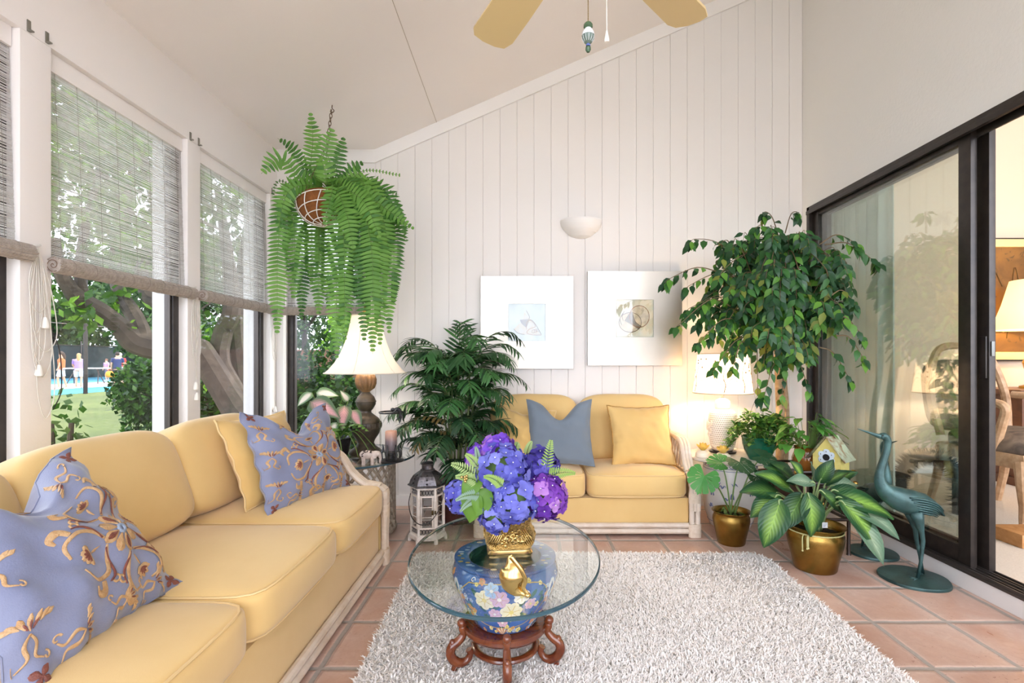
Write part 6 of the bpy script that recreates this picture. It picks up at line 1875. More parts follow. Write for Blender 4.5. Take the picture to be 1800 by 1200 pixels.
# ------------------------------------------------------------------ house plants
UP = Vector((0, 0, 1))
def pointed(t): return math.sin(PI * min(1.0, t)**0.75)**0.9 if 0 < t < 1 else 0.02
def lance(t): return (math.sin(PI*min(1, 0.08 + 0.92*t))**0.7) * (1 - 0.15*t)
def bigleaf(mb, p, d, nrm, L, W, droop=0.8, fold=0.15, seg=9, cols=6, mi=0, prof=None, ripple=0.012, seed=0):
    """Broad blade with several columns, rippled edges and uv across/along."""
    p = Vector(p); d = Vector(d).normalized(); nrm = Vector(nrm)
    s = d.cross(nrm); s = s.normalized() if s.length > 1e-6 else d.orthogonal().normalized(); nrm = s.cross(d)
    pos = p.copy(); vs = []; us = []
    for i in range(seg + 1):
        t = i/seg; a = droop*t
        dd = d*math.cos(a) - nrm*math.sin(a); nn = nrm*math.cos(a) + d*math.sin(a)
        if i: pos = pos + dd*(L/seg)
        w = W/2*(prof(t) if prof else max(0.02, math.sin(PI*(0.03 + 0.97*t)**0.8))**0.85)
        for j in range(cols + 1):
            u = 2*j/cols - 1
            k = fold*abs(u)*w - 0.25*fold*u*u*w + ripple*math.sin(9*t + seed + 2*u)*abs(u)
            vs.append(tuple(pos + s*(u*w) + nn*k)); us.append((j/cols, t))
    n = cols + 1
    mb.add(vs, [(i*n + j, i*n + j + 1, (i+1)*n + j + 1, (i+1)*n + j) for i in range(seg) for j in range(cols)], mi, us)
    return pos

def brass_pot(parent, r, h, m, lip=1.06):
    mb = MB()
    pr = [(0, 0), (r*0.72, 0), (r*0.75, h*0.03), (r*0.82, h*0.25), (r*0.93, h*0.5), (r*1.0, h*0.72), (r*0.99, h*0.82), (r*0.93, h*0.90), (r*0.95, h*0.95), (r*lip, h), (r*lip*0.985, h*1.012), (r*0.90, h*0.96), (r*0.88, h*0.85), (r*0.86, h*0.80)]
    mb.lathe(pr, 56); return mb.build('pot', m, parent, 60)
def soil(parent, r, z, c='#2a211b'):
    mb = MB(); n = 28; g = random.Random(1)
    vs = [(0, 0, z + 0.01)] + [(r*q*math.cos(2*PI*i/n), r*q*math.sin(2*PI*i/n), z + g.uniform(-0.003, 0.006)) for q in (0.5, 1.0) for i in range(n)]
    mb.add(vs, [(0, 1 + i, 1 + (i+1) % n) for i in range(n)] + [(1 + i, 1 + n + i, 1 + n + (i+1) % n, 1 + (i+1) % n) for i in range(n)])
    return mb.build('soil', mat('potting soil', c, 0.95, c2='#43352a', vscale=60, bump=(120, 0.8)), parent)
def brass_mat(n, c='#a98a4a', c2='#7d6028'):
    m = new_mat(n)
    col = m.mix(m.ramp(m.noise(7, 4), [(0.35, 0.0), (0.7, 1.0)]), c, c2)
    x, y, z = m.sep(m.coord())[0:3]
    ham = m.n('TexVoronoi', {'Scale': 90.0}, feature='SMOOTH_F1').outputs[0]
    return m.end(m.pbr(color=col, rough=0.2, metal=1.0, normal=m.bump(ham, 0.3, 0.003)))

# ---- hanging Boston fern
FB = Vector((-1.262, 3.14, 2.085))
t = thing('hanging_fern', 'big hanging fern spilling from a wire and coir basket in the window corner', 'plant', FB)
M_coir = mat('brown coir', '#8a5526', 0.95, c2='#6d3f1a', vscale=25, vdist=1, bump=(90, 0.8))
M_wire = mat('white coated wire', '#e9e6e0', 0.4)
Mt = Matrix.Rotation(R(-14), 4, 'Y') @ Matrix.Rotation(R(-10), 4, 'X')
mb = MB(); pr = [(0.140*math.cos(a), 0.140*math.sin(a)) for a in [-PI/2 + (PI/2 + 0.12)*i/12 for i in range(13)]]
mb.lathe([(max(r, 0.0), z) for r, z in pr] + [(0.12, 0.02), (0, 0.015)], 36)
for i in range(len(mb.v)): mb.v[i] = tuple(Mt @ Vector(mb.v[i]))
mb.build('coir_liner', M_coir, t)
mb = MB(); rw_ = 0.146
for k in range(10):
    a = 2*PI*k/10; mb.tube([Mt @ Vector((rw_*math.cos(q)*math.cos(a + 0.5*(q + PI/2)), rw_*math.cos(q)*math.sin(a + 0.5*(q + PI/2)), rw_*math.sin(q))) for q in [-PI/2 + 0.1 + (PI/2 - 0.1)*i/10 for i in range(11)]], 0.0028, 6)
for q in (0.0, -0.42, -0.8, -1.15):
    mb.tube([Mt @ Vector((rw_*math.cos(q)*math.cos(2*PI*i/36), rw_*math.cos(q)*math.sin(2*PI*i/36), rw_*math.sin(q))) for i in range(36)], 0.0028, 6, closed=True)
mb.build('wire_basket', M_wire, t)
mb = MB(); hook = Vector((-1.205, 3.19, ZK)) - FB
z = hook.z - 0.012; k = 0
mb.tube(spline([(hook.x, hook.y, hook.z), (hook.x, hook.y, hook.z - 0.02), (hook.x + 0.012, hook.y, hook.z - 0.035), (hook.x, hook.y, hook.z - 0.048), (hook.x - 0.012, hook.y, hook.z - 0.038)], 5), 0.003, 6)
z = hook.z - 0.045
while z > 0.34:
    c = Vector((hook.x*(z/hook.z), hook.y*(z/hook.z), z)); s = (1, 0) if k % 2 else (0, 1)
    mb.tube([c + Vector((s[0]*0.008*math.cos(q), s[1]*0.008*math.cos(q), 0.016*math.sin(q))) for q in [2*PI*i/10 for i in range(10)]], 0.0025, 5, closed=True); z -= 0.025; k += 1
for a in (0.3, 2.4, 4.5): mb.tube([(hook.x*0.4, hook.y*0.4, 0.345), Mt @ Vector((0.146*math.cos(a), 0.146*math.sin(a), 0))], 0.0022, 5)
mb.build('hanging_chain', mat('rusty chain', '#5d4634', 0.7), t)
M_fern = [leaf_mat('fern green', '#5d8f3a', '#76a64c', 0.45, 0.35), leaf_mat('fern deep green', '#3f6f2c', '#4f8038', 0.45, 0.3), leaf_mat('fern shade green', '#2d5a26', '#3a6a2c', 0.45, 0.25)]
M_rachis = mat('fern midrib', '#5d7a35', 0.6)
fr = MB(); rb = MB(); g = random.Random(12)
def frond(c0, c1, c2, c3, wid=0.070, mi=0, bare=0.0, face=None):
    """Rachis through four points with paired leaflets; bare is the share of the tip left wiry."""
    P = spline([c0, c1, c2, c3], 14); k = len(P)
    rb.tube(P, lerp_list([0.0024, 0.0018, 0.0008], k), 5)
    L = [0.0]
    for a, b in zip(P[:-1], P[1:]): L.append(L[-1] + (b - a).length)
    tot = L[-1]; s = 0.05; step = 0.0245; sd = 1
    while s < tot - 0.004:
        i = max(0, min(k - 2, int(np.searchsorted(L, s)) - 1)); f = (s - L[i])/max(1e-6, L[i+1] - L[i])
        p = P[i].lerp(P[i+1], f); tg = (P[i+1] - P[i]).normalized()
        q = s/tot
        w = wid*min(1.0, 0.45 + q*3.0)*(1.0 if q < 0.75 else max(0.18, 1 - (q - 0.75)/0.25*0.85))
        small = bare and q > 1 - bare
        if small: w = 0.012
        view = face if face is not None else Vector((0.25, -1, 0.25))
        side = tg.cross(view); side = side.normalized() if side.length > 1e-4 else Vector((1, 0, 0))
        nn = side.cross(tg)
        for sg in (-1, 1):
            d = (side*sg + tg*0.22 + nn*g.uniform(-0.12, 0.25)).normalized()
            nl = nn if nn.dot(view) > 0 else -nn
            fr.leaf(p, d, nl, w*g.uniform(0.9, 1.08), (0.0185 if not small else 0.008), g.uniform(0.2, 0.6), 0.15, 3, mi if g.random() < 0.85 else (mi + 1) % 3, lambda x: (1.0 if x < 0.55 else 1 - (x - 0.55)/0.45*0.9))
        s += step*(1.0 if not small else 0.8)
def E(px, py, d): return Vector(D(px, py, d)) - FB
B0 = Vector((0.04, 0.01, 0.06))
def hang(px, py, d, out, rise=0.10, mi=0, wid=0.07, bare=0.0):
    """Frond that arches over the basket edge and hangs down to the point given."""
    e = E(px, py, d); o = Vector((e.x*out, e.y*out, rise))
    m = Vector((e.x*0.97, e.y*0.97, (rise + e.z)*0.36))
    frond(B0, o, m, e, wid, mi, bare)
for a in [(487, 588, 3.02, 0.75, 0.06, 0), (516, 528, 3.12, 1.1, 0.05, 0), (548, 500, 3.34, 0.9, 0.05, 0), (560, 555, 3.32, 0.8, 0.06, 0), (592, 628, 2.94, 0.9, 0.0, 0), (606, 596, 2.93, 0.8, 0.03, 0),
          (578, 545, 3.36, 0.8, 0.05, 1), (625, 520, 3.2, 0.6, 0.06, 2), (628, 470, 3.0, 0.8, 0.03, 0), (640, 548, 3.3, 0.6, 0.08, 2), (655, 622, 2.90, 0.62, 0.07, 0), (668, 605, 2.93, 0.6, 0.08, 0), (663, 560, 3.12, 0.65, 0.1, 1), (684, 585, 3.0, 0.68, 0.1, 0),
          (692, 535, 3.15, 0.7, 0.1, 1), (700, 470, 3.2, 0.75, 0.12, 1), (640, 600, 2.92, 0.7, 0.08, 1), (500, 440, 3.3, 0.9, 0.06, 1), (530, 560, 3.36, 0.9, 0.05, 1), (612, 560, 3.2, 0.7, 0.06, 1), (652, 480, 3.0, 0.8, 0.1, 0), (672, 500, 3.3, 0.7, 0.1, 2)]:
    hang(*a)
for c1, c2, e, mi, wd, br in [((548, 300, 3.1), (550, 245, 3.1), (546, 198, 3.08), 0, 0.06, 0), ((572, 300, 3.1), (576, 262, 3.08), (584, 226, 3.06), 0, 0.075, 0), ((588, 305, 3.12), (596, 275, 3.1), (604, 240, 3.1), 1, 0.05, 0), ((575, 320, 3.0), (568, 290, 2.96), (558, 275, 2.92), 0, 0.07, 0),
                              ((530, 315, 3.05), (495, 278, 3.0), (459, 305, 2.95), 0, 0.065, 0), ((540, 300, 3.15), (515, 262, 3.15), (488, 243, 3.15), 1, 0.045, 0), ((535, 325, 3.0), (505, 340, 2.95), (490, 392, 2.95), 0, 0.06, 0), ((525, 330, 3.2), (490, 318, 3.2), (478, 345, 3.2), 1, 0.04, 0.6),
                              ((600, 330, 3.05), (640, 300, 3.0), (704, 308, 3.0), 0, 0.06, 0.4), ((610, 325, 3.1), (650, 325, 3.1), (700, 342, 3.1), 1, 0.05, 0.5), ((600, 318, 3.15), (618, 296, 3.15), (640, 285, 3.15), 1, 0.045, 0), ((640, 325, 3.1), (690, 362, 3.1), (716, 425, 3.1), 1, 0.055, 0.1),
                              ((630, 335, 3.0), (690, 375, 3.0), (727, 402, 3.0), 0, 0.055, 0), ((585, 325, 2.97), (578, 360, 2.92), (570, 398, 2.92), 0, 0.055, 0), ((600, 330, 2.98), (640, 355, 2.9), (668, 420, 2.9), 0, 0.065, 0), ((592, 335, 2.95), (610, 380, 2.88), (622, 440, 2.88), 0, 0.07, 0)]:
    frond(B0 + Vector((0.0, 0, 0.03)), E(*c1), E(*c2), E(*e), wd, mi, br, Vector((0.2, -0.9, -0.35)))
fr.build('fronds', M_fern, t, 180)
rb.build('midribs', M_rachis, t, 180)

# ---- parlour palm
PB = Vector((-0.46, 3.50, 0))
t = thing('potted_palm', 'bushy dark green palm in a brown pot between the side table and two-seat sofa', 'plant', PB)
mb = MB(); mb.lathe([(0, 0), (0.10, 0), (0.115, 0.03), (0.135, 0.27), (0.142, 0.30), (0.132, 0.30), (0.125, 0.27), (0, 0.26)], 36, mod=lambda i, a, r: r*(1 + 0.015*math.sin(24*a))); mb.build('pot', mat('dark red brown weave', '#3d1c17', 0.6, c2='#54281f', vscale=40, bump=(60, 0.6)), t)
soil(t, 0.125, 0.268)
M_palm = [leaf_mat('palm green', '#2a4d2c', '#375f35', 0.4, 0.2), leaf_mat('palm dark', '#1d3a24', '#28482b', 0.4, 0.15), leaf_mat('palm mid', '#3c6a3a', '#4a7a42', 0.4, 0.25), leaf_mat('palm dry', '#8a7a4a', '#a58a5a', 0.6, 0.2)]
M_cane = mat('palm cane', '#4d6238', 0.6, c2='#6d7a48', vscale=15)
fo = MB(); st = MB(); g = random.Random(7)
def palm_frond(b, az, el, L, mi, n=13, ll=0.165):
    d = Vector((math.cos(az)*math.cos(el), math.sin(az)*math.cos(el), math.sin(el)))
    P = [b.copy()]; p = b.copy(); k = 12
    for i in range(k):
        q = (i + 1)/k; dd = (d + Vector((0, 0, -1.25*q*q))).normalized(); p = p + dd*(L/k)
        if p.y > 3.82 - PB.y: p.y = 3.82 - PB.y
        P.append(p.copy())
    st.tube(P, lerp_list([0.0038, 0.0028, 0.0012], len(P)), 5, mi=0)
    for i in range(n):
        f = 0.22 + 0.78*i/(n - 1); x = f*k; j = min(int(x), k - 1); q = P[j].lerp(P[j+1], x - j); tg = (P[j+1] - P[j]).normalized()
        side = tg.cross(UP); side = side.normalized() if side.length > 1e-3 else Vector((1, 0, 0)); nn = side.cross(tg)
        w = ll*(0.55 + 0.45*math.sin(PI*(0.15 + 0.8*f)))
        for sg in (-1, 1):
            dr = (side*sg*0.85 + tg*(0.45 + 0.5*f) + nn*g.uniform(-0.05, 0.2)).normalized()
            m2 = mi if g.random() < 0.7 else g.choice([0, 1, 2])
            fo.leaf(q, dr, nn, w*g.uniform(0.85, 1.1), 0.021, g.uniform(0.5, 1.0), 0.25, 4, m2, lance)
    fo.leaf(P[-1], (P[-1] - P[-2]), UP, ll*0.6, 0.015, 0.4, 0.2, 3, mi, lance)
for c in range(9):
    a = c*0.7; r = 0.03 + 0.05*g.random(); b = Vector((r*math.cos(a), r*math.sin(a), 0.27)); h = g.uniform(0.5, 0.95)
    top = b + Vector((0.07*math.cos(a), 0.05*math.sin(a), h))
    st.tube([b, (b + top)/2 + Vector((0.01, 0, 0)), top], [0.009, 0.007, 0.005], 7, mi=0)
ang = 0.0
for i in range(66):
    ang += 2.4; q = i/65
    z = 0.38 + 0.72*q
    az = ang
    s_ = math.sin(az)
    L = g.uniform(0.36, 0.48)*(1 - 0.15*q)
    if s_ > 0.1: L *= 0.6
    el = g.uniform(0.45, 0.95) + 0.25*q
    b = Vector((0.07*math.cos(az), 0.06*math.sin(az), z))
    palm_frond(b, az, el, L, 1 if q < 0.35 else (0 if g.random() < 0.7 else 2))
for az, el, L, z in ((2.7, 0.95, 0.52, 1.02), (0.35, 1.0, 0.56, 1.03), (-0.3, 0.9, 0.5, 1.0), (1.5, 1.35, 0.5, 1.02), (3.4, 0.8, 0.48, 0.98), (-1.3, 1.0, 0.42, 0.95), (0.1, 0.75, 0.50, 0.85), (3.2, 0.55, 0.46, 0.72), (-0.1, 0.45, 0.42, 0.62)):
    palm_frond(Vector((0.03*math.cos(az), 0.03*math.sin(az), z)), az, el, L, 0)
for az, el, L, z in ((-2.6, 0.5, 0.40, 0.66), (-2.3, 0.35, 0.36, 0.60)): palm_frond(Vector((0, -0.02, z)), az, el, L, 3, 10, 0.12)
fo.build('fronds', M_palm, t, 180); st.build('stems', M_cane, t, 180)

# ---- ficus tree in the door corner
FT = Vector((1.80, 3.58, 0))
t = thing('ficus_tree', 'tall weeping fig tree with twin bare trunks in the corner by the sliding door', 'plant', FT)
mb = MB(); mb.lathe([(0, 0), (0.12, 0), (0.125, 0.02), (0.155, 0.28), (0.165, 0.29), (0.165, 0.31), (0.148, 0.31), (0.143, 0.27), (0, 0.26)], 36); mb.build('pot', mat('brown planter', '#5a4030', 0.6, c2='#4a3226', vscale=20), t)
soil(t, 0.14, 0.265)
M_fbark = mat('ficus bark', '#b79a78', 0.8, c2='#8a6d50', vscale=16, vdist=1, bump=(50, 0.4))
M_fic = [leaf_mat('ficus dark', '#1f4226', '#2b5230', 0.35, 0.2), leaf_mat('ficus mid', '#2f5c2b', '#3c6e33', 0.35, 0.25), leaf_mat('ficus bright', '#568c34', '#6d9f40', 0.35, 0.35), leaf_mat('ficus olive', '#77883a', '#97a04c', 0.4, 0.4)]
g = random.Random(17)
tr = MB()
trunks = [[(0, -0.02, 0.26), (0.0, -0.04, 0.6), (-0.03, -0.07, 1.0), (-0.05, -0.10, 1.35), (-0.02, -0.12, 1.7), (-0.06, -0.16, 1.95)], [(0.05, 0.02, 0.26), (0.06, 0.0, 0.7), (0.03, -0.03, 1.05), (0.07, -0.10, 1.4), (0.03, -0.16, 1.75)]]
for k, P in enumerate(trunks):
    s = spline(P, 6); tr.tube(s, lerp_list([0.034, 0.028, 0.024, 0.017, 0.008] if k == 0 else [0.024, 0.020, 0.017, 0.008], len(s)), 10)
tr.build('trunk', M_fbark, t, 180)
lf = MB(); tw = MB()
CC = Vector(D(1362, 520, 3.22)) - FT
def ok(p): return p.x + FT.x < 2.085 and p.y + FT.y < 3.80
def fleaf(p, d, mi):
    L = g.uniform(0.056, 0.084)
    lf.leaf(p, d, Vector((g.uniform(-0.5, 0.3), -1, 0.6)), L, L*0.5, g.uniform(0.2, 0.7), 0.18, 4, mi, lambda x: max(0.02, math.sin(PI*x**0.72))**0.85 * (1 - 0.7*x**4))
def twig(b, e, n, sag=0.06):
    m = (b + e)/2 + Vector((0, 0, 0.05)); P = spline([b, m, e, e + Vector(((e.x - b.x)*0.12, (e.y - b.y)*0.12, -sag))], 5)
    P = [p for p in P if ok(p)] or [b, b + Vector((0, 0, 0.01))]
    if len(P) < 3: return
    tw.tube(P, lerp_list([0.004, 0.0025, 0.001], len(P)), 5)
    for i in range(n):
        f = 0.25 + 0.75*i/max(1, n - 1); x = f*(len(P) - 1); j = min(int(x), len(P) - 2); p = P[j].lerp(P[j+1], x - j); tg = (P[j+1] - P[j]).normalized()
        sd = tg.cross(UP); sd = sd.normalized() if sd.length > 1e-3 else Vector((1, 0, 0))
        d = tg*0.6 + sd*(0.9 if i % 2 else -0.9) + Vector((0, 0, -0.75)) + Vector((g.uniform(-.4, .4), g.uniform(-.4, .4), g.uniform(-.4, .4)))
        q = p + d.normalized()*0.012
        low = (q.z - CC.z)
        mi = g.choices([0, 1, 2, 3], [0.50, 0.32, 0.14, 0.04] if low > -0.18 else [0.30, 0.34, 0.2, 0.16])[0]  # lit lower crown painted in: bright and olive greens commoner there
        e2 = q + d.normalized()*0.07
        if ok(e2): fleaf(q, d, mi)
for i in range(235):
    while True:
        v = Vector((g.uniform(-1, 1), g.uniform(-1, 1), g.uniform(-1, 1)))
        if 0.25 < v.length < 1: break
    e = CC + Vector((v.x*0.46, v.y*0.36, v.z*0.46 + 0.02))
    if not ok(e): continue
    ti = g.choice(trunks); j = g.randrange(2, len(ti) - 1); b = Vector(ti[j]).lerp(Vector(ti[j+1]), g.random())
    b = b.lerp(e, 0.35 if v.length > 0.5 else 0.1)
    twig(b, e, g.randint(9, 14))
def F_(px, py, d): return Vector(D(px, py, d)) - FT
for b, e, n in (((1300, 460, 3.2), (1222, 420, 3.15), 12), ((1290, 450, 3.25), (1270, 425, 3.2), 8), ((1270, 480, 3.2), (1180, 488, 3.1), 14), ((1290, 520, 3.1), (1200, 565, 3.05), 12), ((1300, 490, 3.2), (1215, 500, 3.2), 12), ((1370, 420, 3.2), (1345, 372, 3.2), 10), ((1380, 410, 3.3), (1400, 372, 3.25), 9), ((1350, 420, 3.2), (1330, 400, 3.15), 9),
                ((1440, 430, 3.0), (1500, 425, 2.96), 12), ((1450, 430, 3.0), (1532, 455, 2.94), 15), ((1460, 520, 2.96), (1500, 530, 2.93), 9), ((1460, 560, 2.96), (1512, 585, 2.9), 12), ((1470, 590, 2.95), (1515, 625, 2.9), 9), ((1440, 610, 3.0), (1490, 660, 2.95), 11), ((1390, 620, 3.15), (1420, 680, 3.1), 12), ((1370, 630, 3.2), (1345, 690, 3.15), 11), ((1330, 600, 3.2), (1332, 690, 3.2), 10),
                ((1320, 590, 3.1), (1262, 640, 3.05), 12), ((1300, 560, 3.1), (1235, 595, 3.05), 12), ((1310, 600, 3.05), (1290, 640, 3.0), 10), ((1290, 540, 3.2), (1215, 540, 3.15), 12), ((1380, 640, 3.2), (1375, 690, 3.2), 8)):
    twig(F_(*b), F_(*e), n, 0.03)
lf.build('foliage', M_fic, t, 180); tw.build('twigs', mat('ficus twig', '#6d5a40', 0.7), t, 180)

# ---- green pot with hanger on the white table
t = thing('potted_plant', 'small-leaved plant in a glazed green pot with hanging wires, beside the jar lamp', 'plant', (1.515, 3.255, DZ))
mb = MB(); mb.lathe([(0, 0), (0.058, 0), (0.062, 0.006), (0.085, 0.05), (0.100, 0.10), (0.103, 0.135), (0.108, 0.145), (0.104, 0.15), (0.097, 0.14), (0.09, 0.12), (0, 0.115)], 40); mb.build('pot', mat('green glaze', '#12503a', 0.15, c2='#1b6a4a', vscale=6), t)
soil(t, 0.09, 0.118)
g = random.Random(3)
mb = MB(); stx = MB()
M_small = [leaf_mat('small leaf', '#4d7d2e', '#5f9238', 0.4, 0.3), leaf_mat('small leaf bright', '#7fa844', '#a0bd5e', 0.4, 0.35), leaf_mat('small leaf dark', '#2e5a26', '#3a6a2c', 0.4, 0.2)]
for i in range(64):
    a, q = g.uniform(0, 2*PI), math.sqrt(g.random())
    rr = 0.20*q; b = Vector((0.06*q*math.cos(a), 0.06*q*math.sin(a), 0.125)); e = Vector((rr*math.cos(a) + (0.05 if math.cos(a) > 0 else 0.0)*q, rr*0.8*math.sin(a), 0.135 + 0.17*(1 - q*q) + g.uniform(-0.03, 0.03)))
    P = spline([b, (b + e)/2 + Vector((0, 0, 0.06)), e, e + Vector((0.03*math.cos(a), 0.02*math.sin(a), -0.05*q))], 4)
    stx.tube(P, 0.0016, 4)
    for j in range(3, len(P)):
        for s in range(2):
            d = Vector((g.uniform(-1, 1), g.uniform(-1, 1), g.uniform(-0.3, 0.7)))
            mb.leaf(P[j], d, UP, g.uniform(0.028, 0.045), g.uniform(0.018, 0.028), 0.3, 0.1, 3, g.choices([0, 1, 2], [0.5, 0.25, 0.25])[0])
mb.build('foliage', M_small, t, 180); stx.build('stems', M_rachis, t, 180)
mb = MB()
for a in (0.5, 2.6, 4.7): mb.tube([(0.105*math.cos(a), 0.105*math.sin(a), 0.147), (-0.01, 0.0, 0.42)], 0.0012, 4)
mb.tube(spline([(-0.01, 0, 0.42), (-0.012, 0, 0.46), (0.0, 0, 0.475), (0.008, 0, 0.462)], 4), 0.002, 5); mb.build('hanger_wire', M_dark, t)

# ---- pothos in an amber glass bowl on the stand
t = thing('potted_pothos', 'broad-leaved trailing plant in an amber glass bowl on the dark stand', 'plant', (1.725, 3.08, PS))
m_ = new_mat('amber glass'); M_amber = m_.end(m_.pbr(color='#b5722f', rough=0.08, trans=0.55, ior=1.45, spec=0.6))
mb = MB(); mb.lathe([(0, 0), (0.045, 0), (0.055, 0.01), (0.078, 0.05), (0.082, 0.085), (0.070, 0.12), (0.066, 0.14), (0.074, 0.155), (0.068, 0.154), (0.060, 0.14), (0.065, 0.12), (0.074, 0.085), (0.05, 0.02), (0, 0.012)], 48, mod=lambda i, a, r: r*(1 + 0.03*math.cos(14*a))); mb.build('bowl', M_amber, t, 60)
g = random.Random(23); mb = MB(); stx = MB()
M_poth = [leaf_mat('pothos leaf', '#4f8a38', '#5f9c42', 0.35, 0.3), leaf_mat('pothos bright', '#7bb04a', '#8fc05a', 0.35, 0.35), leaf_mat('pothos dark', '#356b2c', '#2d5a26', 0.35, 0.2)]
for i in range(54):
    a, q = g.uniform(0, 2*PI), 0.35 + 0.65*g.random()
    if math.sin(a) < -0.2 and math.cos(a) > -0.2: q *= 0.6
    e = Vector((0.19*q*math.cos(a), 0.16*q*math.sin(a), 0.16 + 0.21*(1 - q*0.7)*g.uniform(0.6, 1.2) - 0.05*(q > 0.85)))
    b = Vector((0.03*math.cos(a), 0.03*math.sin(a), 0.13)); P = spline([b, (b + e)/2 + Vector((0, 0, 0.04)), e], 5); stx.tube(P, 0.0016, 4)
    d = Vector((math.cos(a) + g.uniform(-.4, .4), math.sin(a) + g.uniform(-.4, .4), g.uniform(-0.5, 0.4)))
    L = g.uniform(0.07, 0.105); bigleaf(mb, e, d, UP, L, L*0.58, g.uniform(0.4, 1.0), 0.25, 6, 4, g.choices([0, 1, 2], [0.5, 0.28, 0.22])[0], lambda x: max(0.02, (math.sin(PI*x**0.62))), 0.002, i)
mb.build('foliage', M_poth, t, 180); stx.build('stems', M_rachis, t, 180)

# ---- monstera in a small brass pot
t = thing('potted_monstera', 'little monstera with split leaves in a small brass pot near the sofa post', 'plant', (1.262, 3.075, 0))
M_brass1 = brass_mat('brass pot metal'); brass_pot(t, 0.107, 0.195, M_brass1); soil(t, 0.094, 0.160)
g = random.Random(5); mb = MB()
for i in range(24): 
    a, r = g.uniform(0, 6.28), 0.07*math.sqrt(g.random()); mb.leaf((r*math.cos(a), r*math.sin(a), 0.17), (g.uniform(-1, 1), g.uniform(-1, 1), 0.8), UP, 0.03, 0.02, 0.3, 0.1, 3)
mb.build('ground_cover', leaf_mat('moss leaf', '#5f7f3a', '#7a8a44', 0.6, 0.2), t, 180)
M_mons = [leaf_mat('monstera leaf', '#3b7f3c', '#4d9148', 0.3, 0.25), leaf_mat('monstera shade', '#3a5a3c', '#2a4a30', 0.35, 0.15)]
def monstera_leaf(parent, c, d, nrm, S, mi):
    """Heart-shaped blade with slits and holes cut between ribs."""
    d = Vector(d).normalized(); s = d.cross(Vector(nrm)).normalized(); nn = s.cross(d); c = Vector(c)
    mb = MB()
    def at(x, y): r2 = x*x + y*y; return tuple(c + s*(x*S) + d*(y*S) + nn*(-0.18*S*r2 + 0.10*S*abs(x)))
    def edge(th):                                    # radius of the heart outline, th from the tip
        return 0.56 + 0.10*math.cos(th) - 0.30*max(0, -math.cos(th))**10
    ribs = [0.16, 0.62, 1.05, 1.5, 2.0, 2.55]
    for sg in (-1, 1):
        for a, b in zip(ribs[:-1], ribs[1:]):
            n = 7; outer = []; inner = []
            slit = 0.10 if b < 2.3 else 0.02
            for k in range(n + 1):
                th = a + (b - a)*k/n; q = 1 - abs(2*k/n - 1)**3 * slit
                r = edge(th)*q; o = Vector((math.sin(th)*r*sg, math.cos(th)*r)); r0 = r*0.52; i_ = Vector((math.sin(th)*r0*sg, math.cos(th)*r0))
                if k in (0, n): o = Vector((math.sin(th + (0.05 if k == 0 else -0.05))*r*0.98*sg, math.cos(th)*r*0.98))
                outer.append(o); inner.append(i_)
            vs = [at(0, 0.0)] + [at(p.x*0.35, p.y*0.35) for p in inner] + [at(p.x, p.y) for p in inner] + [at(p.x, p.y) for p in outer]
            m = n + 1; fs = [(0, 1 + k, 2 + k) for k in range(n)]
            for k in range(n):
                if not (k == 3 and b < 2.3 and a > 0.3): fs.append((1 + k, 1 + m + k, 2 + m + k, 2 + k))
                fs.append((1 + m + k, 1 + 2*m + k, 2 + 2*m + k, 2 + m + k))
            mb.add(vs, fs)
    vs = [at(0, 0)] + [at(math.sin(q)*edge(0)*1.05, math.cos(q)*edge(0)*1.12 if abs(q) < 0.05 else math.cos(q)*edge(q)) for q in (-0.17, -0.08, 0.0, 0.08, 0.17)]
    mb.add(vs, [(0, k, k + 1) for k in range(1, 5)])
    return mb.build('leaf', M_mons[mi], parent, 180)
def ML(px, py, d): return Vector(D(px, py, d)) - Vector((1.262, 3.075, 0))
specs = [((1238, 836, 2.98), (-0.45, -0.4, -0.75), (-0.1, -0.75, 0.6), 0.165, 0), ((1300, 812, 3.02), (0.1, -0.75, -0.35), (0.1, -0.4, 0.9), 0.15, 1), ((1338, 802, 3.05), (0.85, -0.3, -0.25), (0.2, -0.5, 0.8), 0.145, 1), ((1268, 812, 3.1), (-0.55, 0.3, 0.1), (0.0, -0.6, 0.8), 0.13, 0), ((1330, 838, 3.0), (0.55, -0.45, -0.6), (0.35, -0.6, 0.6), 0.13, 1)]
for c, d, n, S, mi in specs:
    cc = ML(*c); monstera_leaf(t, cc, d, n, S, mi)
    mb = MB(); b = Vector((g.uniform(-0.02, 0.02), g.uniform(-0.02, 0.02), 0.165)); P = spline([b, (b + cc)/2 + Vector((0, 0, 0.05)), cc], 6); mb.tube(P, lerp_list([0.005, 0.003], len(P)), 6); mb.build('leaf_stalk', mat('leaf stalk', '#6b8a4a', 0.5), t, 180)

# ---- dumb cane in the big brass pot
PC_ = Vector((1.555, 2.700, 0))
t = thing('potted_dumb_cane', 'large variegated broad-leaved plant in a big hammered brass pot with rope trim', 'plant', PC_)
brass_pot(t, 0.139, 0.232, M_brass1, 1.05); soil(t, 0.122, 0.190)
mb = MB()
mb.tube([(0.1335*math.cos(2*PI*i/80), 0.1335*math.sin(2*PI*i/80), 0.207) for i in range(80)], [0.0042 if i % 2 else 0.0032 for i in range(80)], 6, closed=True)
for dx in (0.0, 0.05, 0.062):
    a = R(-142) + dx*3; p = [(0.136*math.cos(a), 0.136*math.sin(a), 0.208), (0.150*math.cos(a), 0.150*math.sin(a), 0.19), (0.148*math.cos(a), 0.148*math.sin(a), 0.13 + dx*0.3)]
    mb.tube(spline(p, 4), 0.003, 6); mb.ball((p[2][0], p[2][1], p[2][2] - 0.004), 0.005, 8, 6)
mb.build('rope_trim', mat('pale cord trim', '#c9c48a', 0.6), t, 180)
